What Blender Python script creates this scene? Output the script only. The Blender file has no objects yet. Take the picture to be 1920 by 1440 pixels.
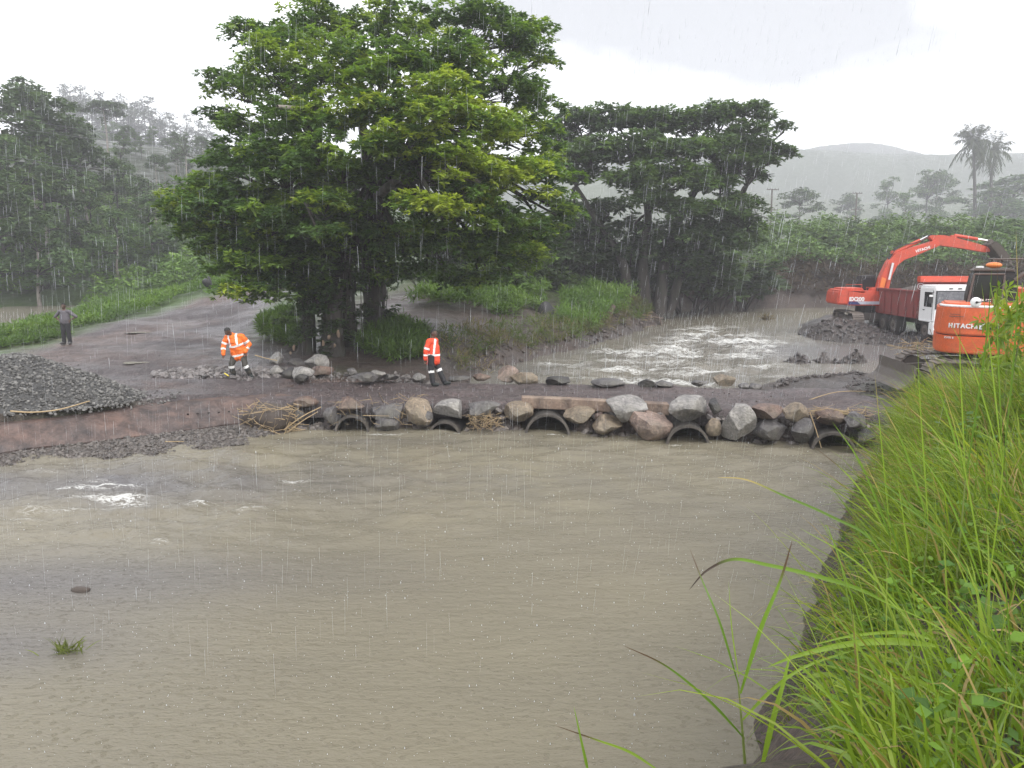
import bpy, bmesh, math, random
import numpy as np
from mathutils import Vector, Matrix, Quaternion

R = math.radians
random.seed(11)
rng = np.random.default_rng(11)
scene = bpy.context.scene
col = scene.collection

# ------------------------------------------------------------------ camera
CAM_H, PITCH, FPX = 4.5, R(8.75), 1500.0
cam_d = bpy.data.cameras.new('camera')
cam_d.sensor_width = 36.0
cam_d.lens = 36.0 * FPX / 1920.0
cam_d.clip_start, cam_d.clip_end = 0.05, 3000
cam = bpy.data.objects.new('camera', cam_d)
cam.location = (0, 0, CAM_H)
cam.rotation_euler = (R(90) - PITCH, 0, 0)
col.objects.link(cam)
scene.camera = cam

# ------------------------------------------------------------------ sky, sun, exposure
SUN_EL, SUN_ROT = R(44), R(145)
world = bpy.data.worlds.new('World')
scene.world = world
world.use_nodes = True
wn, wl_ = world.node_tree.nodes, world.node_tree.links
wn.clear()
w_out = wn.new('ShaderNodeOutputWorld')
w_sky = wn.new('ShaderNodeTexSky')
w_sky.sky_type = 'NISHITA'
w_sky.sun_disc = False
w_sky.sun_elevation, w_sky.sun_rotation = SUN_EL, SUN_ROT
w_sky.dust_density = 4.0
w_bg1 = wn.new('ShaderNodeBackground'); w_bg1.inputs['Strength'].default_value = 0.10
wl_.new(w_sky.outputs[0], w_bg1.inputs['Color'])
w_tc = wn.new('ShaderNodeTexCoord')
w_map = wn.new('ShaderNodeMapping')
w_map.inputs['Scale'].default_value = (1.0, 1.0, 2.4)
w_map.inputs['Location'].default_value = (0.35, 0.0, 0.1)
w_noise = wn.new('ShaderNodeTexNoise')
w_noise.inputs['Scale'].default_value = 1.7
w_noise.inputs['Detail'].default_value = 5.0
w_noise.inputs['Roughness'].default_value = 0.55
w_ramp = wn.new('ShaderNodeValToRGB')
w_ramp.color_ramp.elements[0].position = 0.36
w_ramp.color_ramp.elements[0].color = (0.44, 0.445, 0.46, 1)
w_ramp.color_ramp.elements[1].position = 0.56
w_ramp.color_ramp.elements[1].color = (1.16, 1.17, 1.20, 1)
w_bg2 = wn.new('ShaderNodeBackground'); w_bg2.inputs['Strength'].default_value = 1.0
wl_.new(w_tc.outputs['Generated'], w_map.inputs['Vector'])
wl_.new(w_map.outputs[0], w_noise.inputs['Vector'])
# a bank of darker rain cloud stands over the valley ahead
w_nrm = wn.new('ShaderNodeVectorMath'); w_nrm.operation = 'DOT_PRODUCT'
w_nrm.inputs[1].default_value = (0.15, 0.90, 0.41)
wl_.new(w_tc.outputs['Generated'], w_nrm.inputs[0])
w_mr = wn.new('ShaderNodeMapRange'); w_mr.interpolation_type = 'SMOOTHSTEP'
w_mr.inputs['From Min'].default_value = 0.92; w_mr.inputs['From Max'].default_value = 1.0
w_mr.inputs['To Min'].default_value = 0.10; w_mr.inputs['To Max'].default_value = -0.26
wl_.new(w_nrm.outputs['Value'], w_mr.inputs['Value'])
w_add = wn.new('ShaderNodeMath'); w_add.operation = 'ADD'
wl_.new(w_noise.outputs['Fac'], w_add.inputs[0]); wl_.new(w_mr.outputs[0], w_add.inputs[1])
wl_.new(w_add.outputs[0], w_ramp.inputs['Fac'])
wl_.new(w_ramp.outputs['Color'], w_bg2.inputs['Color'])
w_mix = wn.new('ShaderNodeMixShader'); w_mix.inputs['Fac'].default_value = 0.88
wl_.new(w_bg1.outputs[0], w_mix.inputs[1]); wl_.new(w_bg2.outputs[0], w_mix.inputs[2])
wl_.new(w_mix.outputs[0], w_out.inputs['Surface'])

sun_d = bpy.data.lights.new('sun', 'SUN')
sun_d.energy, sun_d.angle, sun_d.color = 1.5, R(25), (1.0, 0.97, 0.92)
sun = bpy.data.objects.new('sun', sun_d)
sun.rotation_euler = (R(90) - SUN_EL, 0, R(35))
sun.location = (0, 0, 60)
col.objects.link(sun)

scene.view_settings.view_transform = 'Standard'
scene.view_settings.look = 'None'
scene.view_settings.gamma = 1.0
scene.view_settings.use_curve_mapping = False
scene.view_settings.exposure = 0.90
try:
    scene.cycles.use_denoising = True
    scene.cycles.volume_bounces = 2
    scene.cycles.max_bounces = 8
    scene.cycles.diffuse_bounces = 3
    scene.cycles.transmission_bounces = 4
    scene.cycles.transparent_max_bounces = 8
    scene.cycles.volume_step_rate = 4.0
except Exception:
    pass

# ------------------------------------------------------------------ survey helpers (photo pixel -> place)
def ray(u, v):
    a, b = (u - 960) / FPX, -(v - 720) / FPX
    return (a, math.cos(PITCH) + b * math.sin(PITCH), -math.sin(PITCH) + b * math.cos(PITCH))

def onz(u, v, z):
    d = ray(u, v); t = (z - CAM_H) / d[2]
    return Vector((d[0] * t, d[1] * t, z))

def ony(u, v, y):
    d = ray(u, v); t = y / d[1]
    return Vector((d[0] * t, y, CAM_H + d[2] * t))

# ------------------------------------------------------------------ noise
def _hash(ix, iy, seed):
    h = (ix.astype(np.int64) * 374761393 + iy.astype(np.int64) * 668265263 + seed * 1442695041) & 0x7fffffff
    h = ((h ^ (h >> 13)) * 1274126177) & 0x7fffffff
    h = h ^ (h >> 16)
    return (h & 0xffff) / 65535.0

def vnoise(x, y, seed=0):
    x = np.asarray(x, float); y = np.asarray(y, float)
    ix, iy = np.floor(x), np.floor(y)
    fx, fy = x - ix, y - iy
    fx = fx * fx * (3 - 2 * fx); fy = fy * fy * (3 - 2 * fy)
    a = _hash(ix, iy, seed); b = _hash(ix + 1, iy, seed)
    c = _hash(ix, iy + 1, seed); d = _hash(ix + 1, iy + 1, seed)
    return (a + (b - a) * fx) * (1 - fy) + (c + (d - c) * fx) * fy

def fbm(x, y, seed=0, oct=4, gain=0.5):
    s, a, t = 0.0, 1.0, 0.0
    for i in range(oct):
        s = s + a * vnoise(x * 2 ** i + 17.3 * i, y * 2 ** i - 9.1 * i, seed + i); t += a; a *= gain
    return s / t

# ------------------------------------------------------------------ mesh helpers
def link(o, parent=None):
    col.objects.link(o)
    if parent is not None:
        o.parent = parent
    return o

def tag(o, label=None, cat=None, group=None, kind=None):
    if label: o['label'] = label
    if cat: o['category'] = cat
    if group: o['group'] = group
    if kind: o['kind'] = kind
    return o

def empty(name, loc=(0, 0, 0), rz=0.0, label=None, cat=None, group=None):
    o = bpy.data.objects.new(name, None)
    o.location = loc; o.rotation_euler = (0, 0, rz); o.empty_display_size = 0.2
    col.objects.link(o)
    return tag(o, label, cat, group)

def np_mesh(name, V, F, mat=None, parent=None, smooth=False, colors=None, extra=None):
    """V (n,3), F (m,k) numpy arrays -> one mesh object."""
    V = np.asarray(V, np.float32); F = np.asarray(F, np.int32)
    me = bpy.data.meshes.new(name)
    m, k = F.shape
    me.vertices.add(len(V)); me.vertices.foreach_set('co', V.ravel())
    me.loops.add(m * k); me.loops.foreach_set('vertex_index', F.ravel())
    me.polygons.add(m)
    me.polygons.foreach_set('loop_start', np.arange(0, m * k, k, dtype=np.int32))
    try:
        me.polygons.foreach_set('loop_total', np.full(m, k, np.int32))
    except Exception:
        pass
    me.polygons.foreach_set('use_smooth', np.full(m, smooth, bool))
    if colors is not None:
        c = np.ones((len(V), 4), np.float32); c[:, :3] = colors
        at = me.attributes.new('col', 'FLOAT_COLOR', 'POINT'); at.data.foreach_set('color', c.ravel())
    for key, val in (extra or {}).items():
        at = me.attributes.new(key, 'FLOAT', 'POINT'); at.data.foreach_set('value', np.asarray(val, np.float32))
    me.update(calc_edges=True); me.validate()
    if mat: me.materials.append(mat)
    return link(bpy.data.objects.new(name, me), parent)

def bm_obj(name, bm, mat=None, parent=None, smooth=False, loc=None):
    me = bpy.data.meshes.new(name)
    bm.normal_update(); bm.to_mesh(me); bm.free()
    if smooth:
        me.polygons.foreach_set('use_smooth', np.ones(len(me.polygons), bool))
    if mat: me.materials.append(mat)
    o = bpy.data.objects.new(name, me)
    if loc is not None: o.location = loc
    return link(o, parent)

def bm_box(bm, c, s, rot=None, bev=0.0):
    """centre c, full size s"""
    M = Matrix.Translation(c) @ (rot.to_4x4() if rot else Matrix.Identity(4)) @ Matrix.Diagonal((s[0], s[1], s[2], 1))
    r = bmesh.ops.create_cube(bm, size=1.0, matrix=M)
    if bev > 0:
        es = list({e for v in r['verts'] for e in v.link_edges})
        bmesh.ops.bevel(bm, geom=es, offset=bev, segments=2, affect='EDGES', clamp_overlap=True)

def bm_cyl(bm, p0, p1, r0, r1=None, n=16, caps=True):
    p0, p1 = Vector(p0), Vector(p1)
    r1 = r0 if r1 is None else r1
    d = p1 - p0
    q = Vector((0, 0, 1)).rotation_difference(d.normalized())
    M = Matrix.Translation((p0 + p1) / 2) @ q.to_matrix().to_4x4()
    bmesh.ops.create_cone(bm, cap_ends=caps, segments=n, radius1=r0, radius2=r1, depth=d.length, matrix=M)

def bm_prism(bm, outline, y0, y1, bev=0.0):
    """outline in (x,z), extruded along y"""
    a = [bm.verts.new((x, y0, z)) for x, z in outline]
    b = [bm.verts.new((x, y1, z)) for x, z in outline]
    n = len(outline)
    fs = [bm.faces.new(a), bm.faces.new(list(reversed(b)))]
    for i in range(n):
        j = (i + 1) % n
        fs.append(bm.faces.new((a[j], a[i], b[i], b[j])))
    bmesh.ops.recalc_face_normals(bm, faces=fs)
    if bev > 0:
        es = list({e for f in fs for e in f.edges})
        bmesh.ops.bevel(bm, geom=es, offset=bev, segments=2, affect='EDGES', clamp_overlap=True)

def box(name, c, s, mat, parent, bev=0.0, rot=None):
    bm = bmesh.new(); bm_box(bm, c, s, rot, bev); return bm_obj(name, bm, mat, parent)

def cyl(name, p0, p1, r, mat, parent, n=16, r1=None):
    bm = bmesh.new(); bm_cyl(bm, p0, p1, r, r1, n); return bm_obj(name, bm, mat, parent, smooth=False)

def prism(name, outline, y0, y1, mat, parent, bev=0.0):
    bm = bmesh.new(); bm_prism(bm, outline, y0, y1, bev); return bm_obj(name, bm, mat, parent)

def tube_arrays(paths, n=6):
    """paths: list of (points (k,3), radii (k,)) -> V, F quads"""
    Vs, Fs, off = [], [], 0
    ang = np.linspace(0, 2 * np.pi, n, endpoint=False)
    for P, r in paths:
        P = np.asarray(P, float); r = np.asarray(r, float); k = len(P)
        T = np.gradient(P, axis=0); T /= np.linalg.norm(T, axis=1)[:, None] + 1e-9
        ref = np.array([0.31, 0.11, 0.94]) if abs(T[0, 2]) < 0.9 else np.array([0.9, 0.3, 0.1])
        A = np.cross(T, ref); A /= np.linalg.norm(A, axis=1)[:, None] + 1e-9
        B = np.cross(T, A)
        ring = P[:, None, :] + r[:, None, None] * (np.cos(ang)[None, :, None] * A[:, None, :] + np.sin(ang)[None, :, None] * B[:, None, :])
        Vs.append(ring.reshape(-1, 3))
        i = np.arange(k - 1)[:, None] * n; j = np.arange(n)[None, :]; j2 = (j + 1) % n
        f = np.stack([i + j, i + j2, i + n + j2, i + n + j], -1).reshape(-1, 4) + off
        Fs.append(f); off += k * n
    return np.concatenate(Vs), np.concatenate(Fs)

def tube(name, paths, mat, parent=None, n=6):
    V, F = tube_arrays(paths, n)
    return np_mesh(name, V, F, mat, parent, smooth=True)

def curve_pts(ctrl, k=8):
    """Catmull-Rom through the control points"""
    C = [np.asarray(c, float) for c in ctrl]
    C = [2 * C[0] - C[1]] + C + [2 * C[-1] - C[-2]]
    out = []
    for i in range(1, len(C) - 2):
        for t in np.linspace(0, 1, k, endpoint=False):
            a, b, c, d = C[i - 1], C[i], C[i + 1], C[i + 2]
            out.append(0.5 * ((2 * b) + (-a + c) * t + (2 * a - 5 * b + 4 * c - d) * t * t + (-a + 3 * b - 3 * c + d) * t ** 3))
    out.append(C[-2])
    return np.array(out)

def copy_tree(o, parent=None):
    c = o.copy(); col.objects.link(c); c.parent = parent
    for ch in list(o.children):
        copy_tree(ch, c)
    return c

# ------------------------------------------------------------------ materials
def new_mat(name):
    m = bpy.data.materials.new(name); m.use_nodes = True
    nt = m.node_tree
    return m, nt, nt.nodes['Principled BSDF']

def nz(nt, scale, detail=4, rough=0.6, coord='Object', mscale=None):
    tc = nt.nodes.new('ShaderNodeTexCoord')
    n = nt.nodes.new('ShaderNodeTexNoise')
    n.inputs['Scale'].default_value = scale; n.inputs['Detail'].default_value = detail; n.inputs['Roughness'].default_value = rough
    src = tc.outputs[coord]
    if mscale:
        mp = nt.nodes.new('ShaderNodeMapping'); mp.inputs['Scale'].default_value = mscale
        nt.links.new(src, mp.inputs['Vector']); src = mp.outputs[0]
    nt.links.new(src, n.inputs['Vector'])
    return n.outputs['Fac']

def ramp(nt, fac, stops):
    r = nt.nodes.new('ShaderNodeValToRGB')
    e = r.color_ramp.elements
    while len(e) < len(stops): e.new(0.5)
    for i, (p, c) in enumerate(stops):
        e[i].position = p; e[i].color = (*c, 1)
    nt.links.new(fac, r.inputs['Fac'])
    return r.outputs['Color']

def mixc(nt, mode, a, b, fac=1.0):
    m = nt.nodes.new('ShaderNodeMix'); m.data_type = 'RGBA'; m.blend_type = mode
    if isinstance(fac, float): m.inputs['Factor'].default_value = fac
    else: nt.links.new(fac, m.inputs['Factor'])
    for val, k in ((a, 'A'), (b, 'B')):
        s = [i for i in m.inputs if i.name == k and i.type == 'RGBA'][0]
        if isinstance(val, tuple): s.default_value = (*val, 1)
        else: nt.links.new(val, s)
    return [o for o in m.outputs if o.type == 'RGBA'][0]

def bump(nt, bsdf, fac, strength, dist):
    b = nt.nodes.new('ShaderNodeBump'); b.inputs['Strength'].default_value = strength; b.inputs['Distance'].default_value = dist
    nt.links.new(fac, b.inputs['Height']); nt.links.new(b.outputs[0], bsdf.inputs['Normal'])
    return b

def attr(nt, name):
    a = nt.nodes.new('ShaderNodeAttribute'); a.attribute_name = name
    return a

def spec(b, v):
    k = 'Specular IOR Level' if 'Specular IOR Level' in b.inputs else 'Specular'
    b.inputs[k].default_value = v

def paint(name, c, rough=0.4, dirt=0.35, dirtc=(0.10, 0.075, 0.06), metal=0.0, scale=3.0):
    """painted or plain surface with blotches of dirt and slight relief"""
    m, nt, b = new_mat(name)
    f = nz(nt, scale, 6, 0.65)
    f2 = nz(nt, scale * 9, 3, 0.6)
    k = ramp(nt, f, [(0.42, (0, 0, 0)), (0.78, (dirt, dirt, dirt))])
    cc = mixc(nt, 'MIX', c, dirtc, k)
    f4 = nz(nt, scale * 14, 5, .75)
    cc = mixc(nt, 'MIX', cc, dirtc, ramp(nt, f4, [(0.58, (0, 0, 0)), (0.66, (dirt * .9,) * 3)]))
    cc = mixc(nt, 'MULTIPLY', cc, ramp(nt, f2, [(0.3, (0.82, 0.82, 0.82)), (0.7, (1.08, 1.08, 1.08))]))
    nt.links.new(cc, b.inputs['Base Color'])
    rr = ramp(nt, f, [(0.3, (rough,) * 3), (0.8, (min(1, rough + 0.35),) * 3)])
    nt.links.new(rr, b.inputs['Roughness'])
    b.inputs['Metallic'].default_value = metal
    bump(nt, b, f2, 0.08, 0.01)
    return m

def leaf_mat(name, rough=0.45, trans=0.35, tint=(1.25, 1.3, 0.55)):
    m, nt, b = new_mat(name)
    a = attr(nt, 'col')
    f = nz(nt, 0.6, 3, 0.6)
    c = mixc(nt, 'MULTIPLY', a.outputs['Color'], ramp(nt, f, [(0.3, (0.8, 0.82, 0.8)), (0.7, (1.15, 1.12, 1.1))]))
    nt.links.new(c, b.inputs['Base Color'])
    b.inputs['Roughness'].default_value = rough; spec(b, 0.3)
    t = nt.nodes.new('ShaderNodeBsdfTranslucent')
    nt.links.new(mixc(nt, 'MULTIPLY', c, tint), t.inputs['Color'])
    mx = nt.nodes.new('ShaderNodeMixShader'); mx.inputs['Fac'].default_value = trans
    nt.links.new(b.outputs[0], mx.inputs[1]); nt.links.new(t.outputs[0], mx.inputs[2])
    nt.links.new(mx.outputs[0], nt.nodes['Material Output'].inputs['Surface'])
    return m

M = {}
def bark(name, c1, c2):
    m, nt, b = new_mat(name)
    f = nz(nt, 2.2, 6, 0.7, mscale=(1.6, 1.6, 0.35))
    f2 = nz(nt, 1.1, 3)
    c = mixc(nt, 'MIX', ramp(nt, f, [(0.3, c1), (0.7, c2)]), (0.035, 0.05, 0.022), ramp(nt, f2, [(0.5, (0, 0, 0)), (0.7, (0.7, 0.7, 0.7))]))
    nt.links.new(c, b.inputs['Base Color']); b.inputs['Roughness'].default_value = 0.75
    bump(nt, b, f, 0.8, 0.06)
    return m
M['bark'] = bark('wet_bark', (0.012, 0.010, 0.008), (0.06, 0.05, 0.042))
M['bark_pale'] = bark('pale_bark', (0.12, 0.10, 0.09), (0.32, 0.29, 0.26))
M['leaf'] = leaf_mat('wet_leaf', 0.42, 0.42)
M['leaf_far'] = leaf_mat('far_leaf', 0.7, 0.25)
M['grass'] = leaf_mat('grass_blade', 0.38, 0.42, (1.25, 1.3, 0.5))

# ground: colour from the vertex attribute, stone-sized mottling, wet gloss
def ground_mat(name, gs=26.0, gloss=(0.38, 0.8), bstr=0.55, bdist=0.04):
    m, nt, b = new_mat(name)
    a = attr(nt, 'col')
    f1 = nz(nt, gs, 5, 0.7); f2 = nz(nt, 2.3, 5, 0.6); f3 = nz(nt, 0.5, 4, 0.6)
    v = nt.nodes.new('ShaderNodeTexVoronoi'); v.inputs['Scale'].default_value = gs * 0.55
    tc = nt.nodes.new('ShaderNodeTexCoord'); nt.links.new(tc.outputs['Object'], v.inputs['Vector'])
    c = mixc(nt, 'MULTIPLY', a.outputs['Color'], ramp(nt, f1, [(0.28, (0.55, 0.55, 0.55)), (0.72, (1.5, 1.48, 1.45))]))
    c = mixc(nt, 'MULTIPLY', c, ramp(nt, f2, [(0.3, (0.72, 0.72, 0.74)), (0.7, (1.2, 1.18, 1.15))]))
    vr = nt.nodes.new('ShaderNodeSeparateColor'); nt.links.new(v.outputs['Color'], vr.inputs[0])
    c = mixc(nt, 'MULTIPLY', c, ramp(nt, vr.outputs[0], [(0.0, (0.62, 0.62, 0.62)), (1.0, (1.32, 1.32, 1.32))]))
    nt.links.new(c, b.inputs['Base Color'])
    nt.links.new(ramp(nt, f3, [(0.38, (gloss[0],) * 3), (0.62, (gloss[1],) * 3)]), b.inputs['Roughness'])
    ad = nt.nodes.new('ShaderNodeMath'); ad.operation = 'SUBTRACT'
    nt.links.new(f1, ad.inputs[0]); nt.links.new(v.outputs['Distance'], ad.inputs[1])
    bump(nt, b, ad.outputs[0], bstr, bdist)
    return m
M['ground'] = ground_mat('ground_soil')
M['road'] = ground_mat('wet_gravel_road', 24.0, (0.32, 0.75), 0.7, 0.05)

# ================================================================== TERRAIN
D_POLY = [(-60, 8), (-30, 13), (-20, 15.5), (-11.5, 17.55), (-8.3, 18.5), (-6.75, 19.4), (-6.2, 20.7), (-5.6, 21.35), (-1.8, 21.3),
          (1, 21.1), (4.45, 20.2), (7.8, 19.4), (9.4, 18.9), (7.1, 16.1), (6.1, 14), (4.8, 11.4), (3.46, 9), (2.6, 7.5), (2.0, 6.4),
          (1.2, 5.3), (-2, 4.6), (-10, 3.5), (-60, -5)]
U_POLY = [(-2.4, 24.6), (-1.6, 26.5), (-1.2, 30.7), (3.07, 38.2), (7, 47), (10.3, 55), (11.2, 60), (10.5, 67), (16, 71), (29, 73),
          (45, 71), (70, 66), (70, 56), (45, 60), (30, 60), (22, 56), (19, 52.7), (17, 47), (16.9, 42.1), (18.5, 39.8), (20, 38),
          (20.5, 35), (19, 31.5), (16, 29.0), (12.5, 27.9), (9.6, 27.2), (8, 25.8), (6.9, 24.2), (3, 24.4)]
P_POLY = [(-26, 40), (-28, 43.6), (-33, 57), (-39.5, 73.5), (-45, 71), (-41, 61), (-45, 50), (-55, 40), (-45, 30), (-27, 31)]
LV_D, LV_U, LV_P = 0.0, 0.30, 0.5

def sdist(poly, x, y):
    """distance to the outline, negative inside"""
    P = np.array(poly, float)
    best = np.full(x.shape, 1e9); inside = np.zeros(x.shape, bool)
    for i in range(len(P)):
        a, b = P[i], P[(i + 1) % len(P)]
        ab = b - a
        t = np.clip(((x - a[0]) * ab[0] + (y - a[1]) * ab[1]) / (ab @ ab), 0, 1)
        best = np.minimum(best, np.hypot(x - a[0] - t * ab[0], y - a[1] - t * ab[1]))
        c = (a[1] > y) != (b[1] > y)
        xi = a[0] + (y - a[1]) / (ab[1] if abs(ab[1]) > 1e-9 else 1e-9) * ab[0]
        inside ^= c & (x < xi)
    return np.where(inside, -best, best)

CTRL = np.array([
 (-12, 19.2, .8), (-10, 21, .82), (-8, 22, .76), (-6, 22, .70), (-8.6, 25, .86), (-12, 25, .95), (-16, 22, .95), (-18.6, 33.3, 1.0),
 (-14, 30, 1.0), (-11, 34, 1.2), (-20, 39, 1.4), (-12.7, 40, 1.7), (-18.6, 50, 2.5), (-13.8, 45, 2.4), (-10, 52, 3.2), (-7, 56, 3.75),
 (-2, 60, 4.0), (-7, 30, 1.1), (-4, 29, .95), (-4, 33, 1.7), (0, 36, 1.25), (3, 45, 1.25), (2, 52, 2.2), (8, 58, 1.9), (8, 65, 2.2),
 (-2, 46, 2.7), (-4, 40, 2.3), (-5, 25.8, .74), (-2.5, 25, .70), (-30, 25, 1.0), (-24, 45, 1.0), (-26.5, 38, .72), (-30, 55, .85), (-35, 66, .9), (-165, 300, 38), (-125, 300, 35), (-90, 300, 27), (-60, 300, 22), (-200, 250, 38), (-130, 230, 28), (-30, 220, 14), (-22, 60, 2.3), (-48, 78, 2.2),
 (-36, 80, 2.8), (-50, 92, 6.5), (-55, 105, 11), (-70, 120, 17), (-62, 135, 20), (-75, 150, 26), (-90, 110, 20), (-50, 150, 22), (-30, 150, 16), (-20, 110, 6),
 (-30, 85, 4), (-100, 60, 8), (-70, 70, 4), (-60, 200, 26), (0, 100, 5), (0, 75, 3.8), (0, 150, 6), (0, 220, 7),
 (12, 74, 1.6), (20, 80, 4.0), (30, 79, 3.4), (29, 92, 6.0), (45, 80, 4.6), (45, 97, 6.6), (60, 90, 6.2), (70, 74, 3.5), (45, 64, .9), (30, 62, .8),
 (60, 120, 7), (30, 120, 6.5), (100, 120, 9), (90, 180, 11), (40, 180, 8), (100, 60, 5),
 (11.5, 20, 1.12), (11, 17.6, 1.15), (14, 23, 1.1), (12, 26, .62), (16, 28.5, .55), (20, 33, .6), (22, 38, .62), (20.5, 41, .62), (19.5, 45, .85),
 (24, 47, .9), (28, 52, .9), (26, 38, .8), (32, 42, 1.3), (24, 30, 1.6), (20, 24, 1.8), (40, 45, 2.5),
 (8, 12, 2.7), (6.5, 9.5, 2.75), (5, 7, 2.5), (9, 8, 3.7), (7.6, 14.5, 1.9), (9.2, 16.2, 1.9), (5, 4, 2.6), (12, 10, 3.8), (14, 15, 2.6), (11, 13.5, 2.9), (16, 18, 2.0),
 (3, 2, 2.6), (0, 0, 2.7), (0, -10, 3), (-8, 0, 2.0), (10, -5, 3.3), (-40, -5, 2), (-60, 25, 1.5), (60, 0, 4), (60, 30, 3),
 (-150, 0, 6), (150, 0, 6), (-200, 150, 36), (200, 150, 14), (0, 400, 8), (-200, 400, 30), (200, 400, 14), (0, -100, 4)], float)
_c2 = 2.0
_A = np.sqrt(((CTRL[:, None, :2] - CTRL[None, :, :2]) ** 2).sum(-1) + _c2)
_A = np.block([[_A, np.ones((len(CTRL), 1))], [np.ones((1, len(CTRL))), np.zeros((1, 1))]])
_W = np.linalg.solve(_A, np.append(CTRL[:, 2], 0.0))

def target_h(x, y):
    out = np.full(x.shape, _W[-1])
    for (cx, cy, _), w in zip(CTRL, _W[:-1]):
        out += w * np.sqrt((x - cx) ** 2 + (y - cy) ** 2 + _c2)
    return out

# five pipes under the crossing: (x, y of the mouth, z axis, outer radius, sideways lean of the axis)
PIPES = [(-4.28, 20.95, -0.03, 0.46, -0.05), (-1.80, 20.85, -0.16, 0.45, 0.10), (0.93, 20.55, -0.06, 0.60, 0.02), (4.40, 19.55, -0.09, 0.54, 0.10), (7.72, 18.75, -0.08, 0.52, 0.22)]
NEAR_EDGE = [(-7.2, 21.3), (-4.3, 21.65), (-1.8, 21.6), (1, 21.4), (4.45, 20.6), (7.8, 19.75), (10.2, 19.0)]
FAR_EDGE = [(-7.2, 25.0), (-4.2, 25.0), (-1.8, 24.9), (1, 24.8), (4.45, 24.6), (7.8, 23.6), (10.2, 22.8)]

SLAB_PX = [((-330, 905, .10), (-330, 852, .54)), ((0, 848, .14), (0, 800, .60)), ((130, 833, .15), (130, 786, .63)), ((220, 822, .16), (220, 772, .645)), ((300, 812, .17), (300, 760, .66)),
           ((400, 799, .19), (400, 752, .675)), ((480, 788, .21), (490, 749, .68)), ((552, 775, .28), (562, 746, .68))]
_sb = np.array([onz(*a)[:] for a, b in SLAB_PX]); _st = np.array([onz(*b)[:] for a, b in SLAB_PX])

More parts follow.
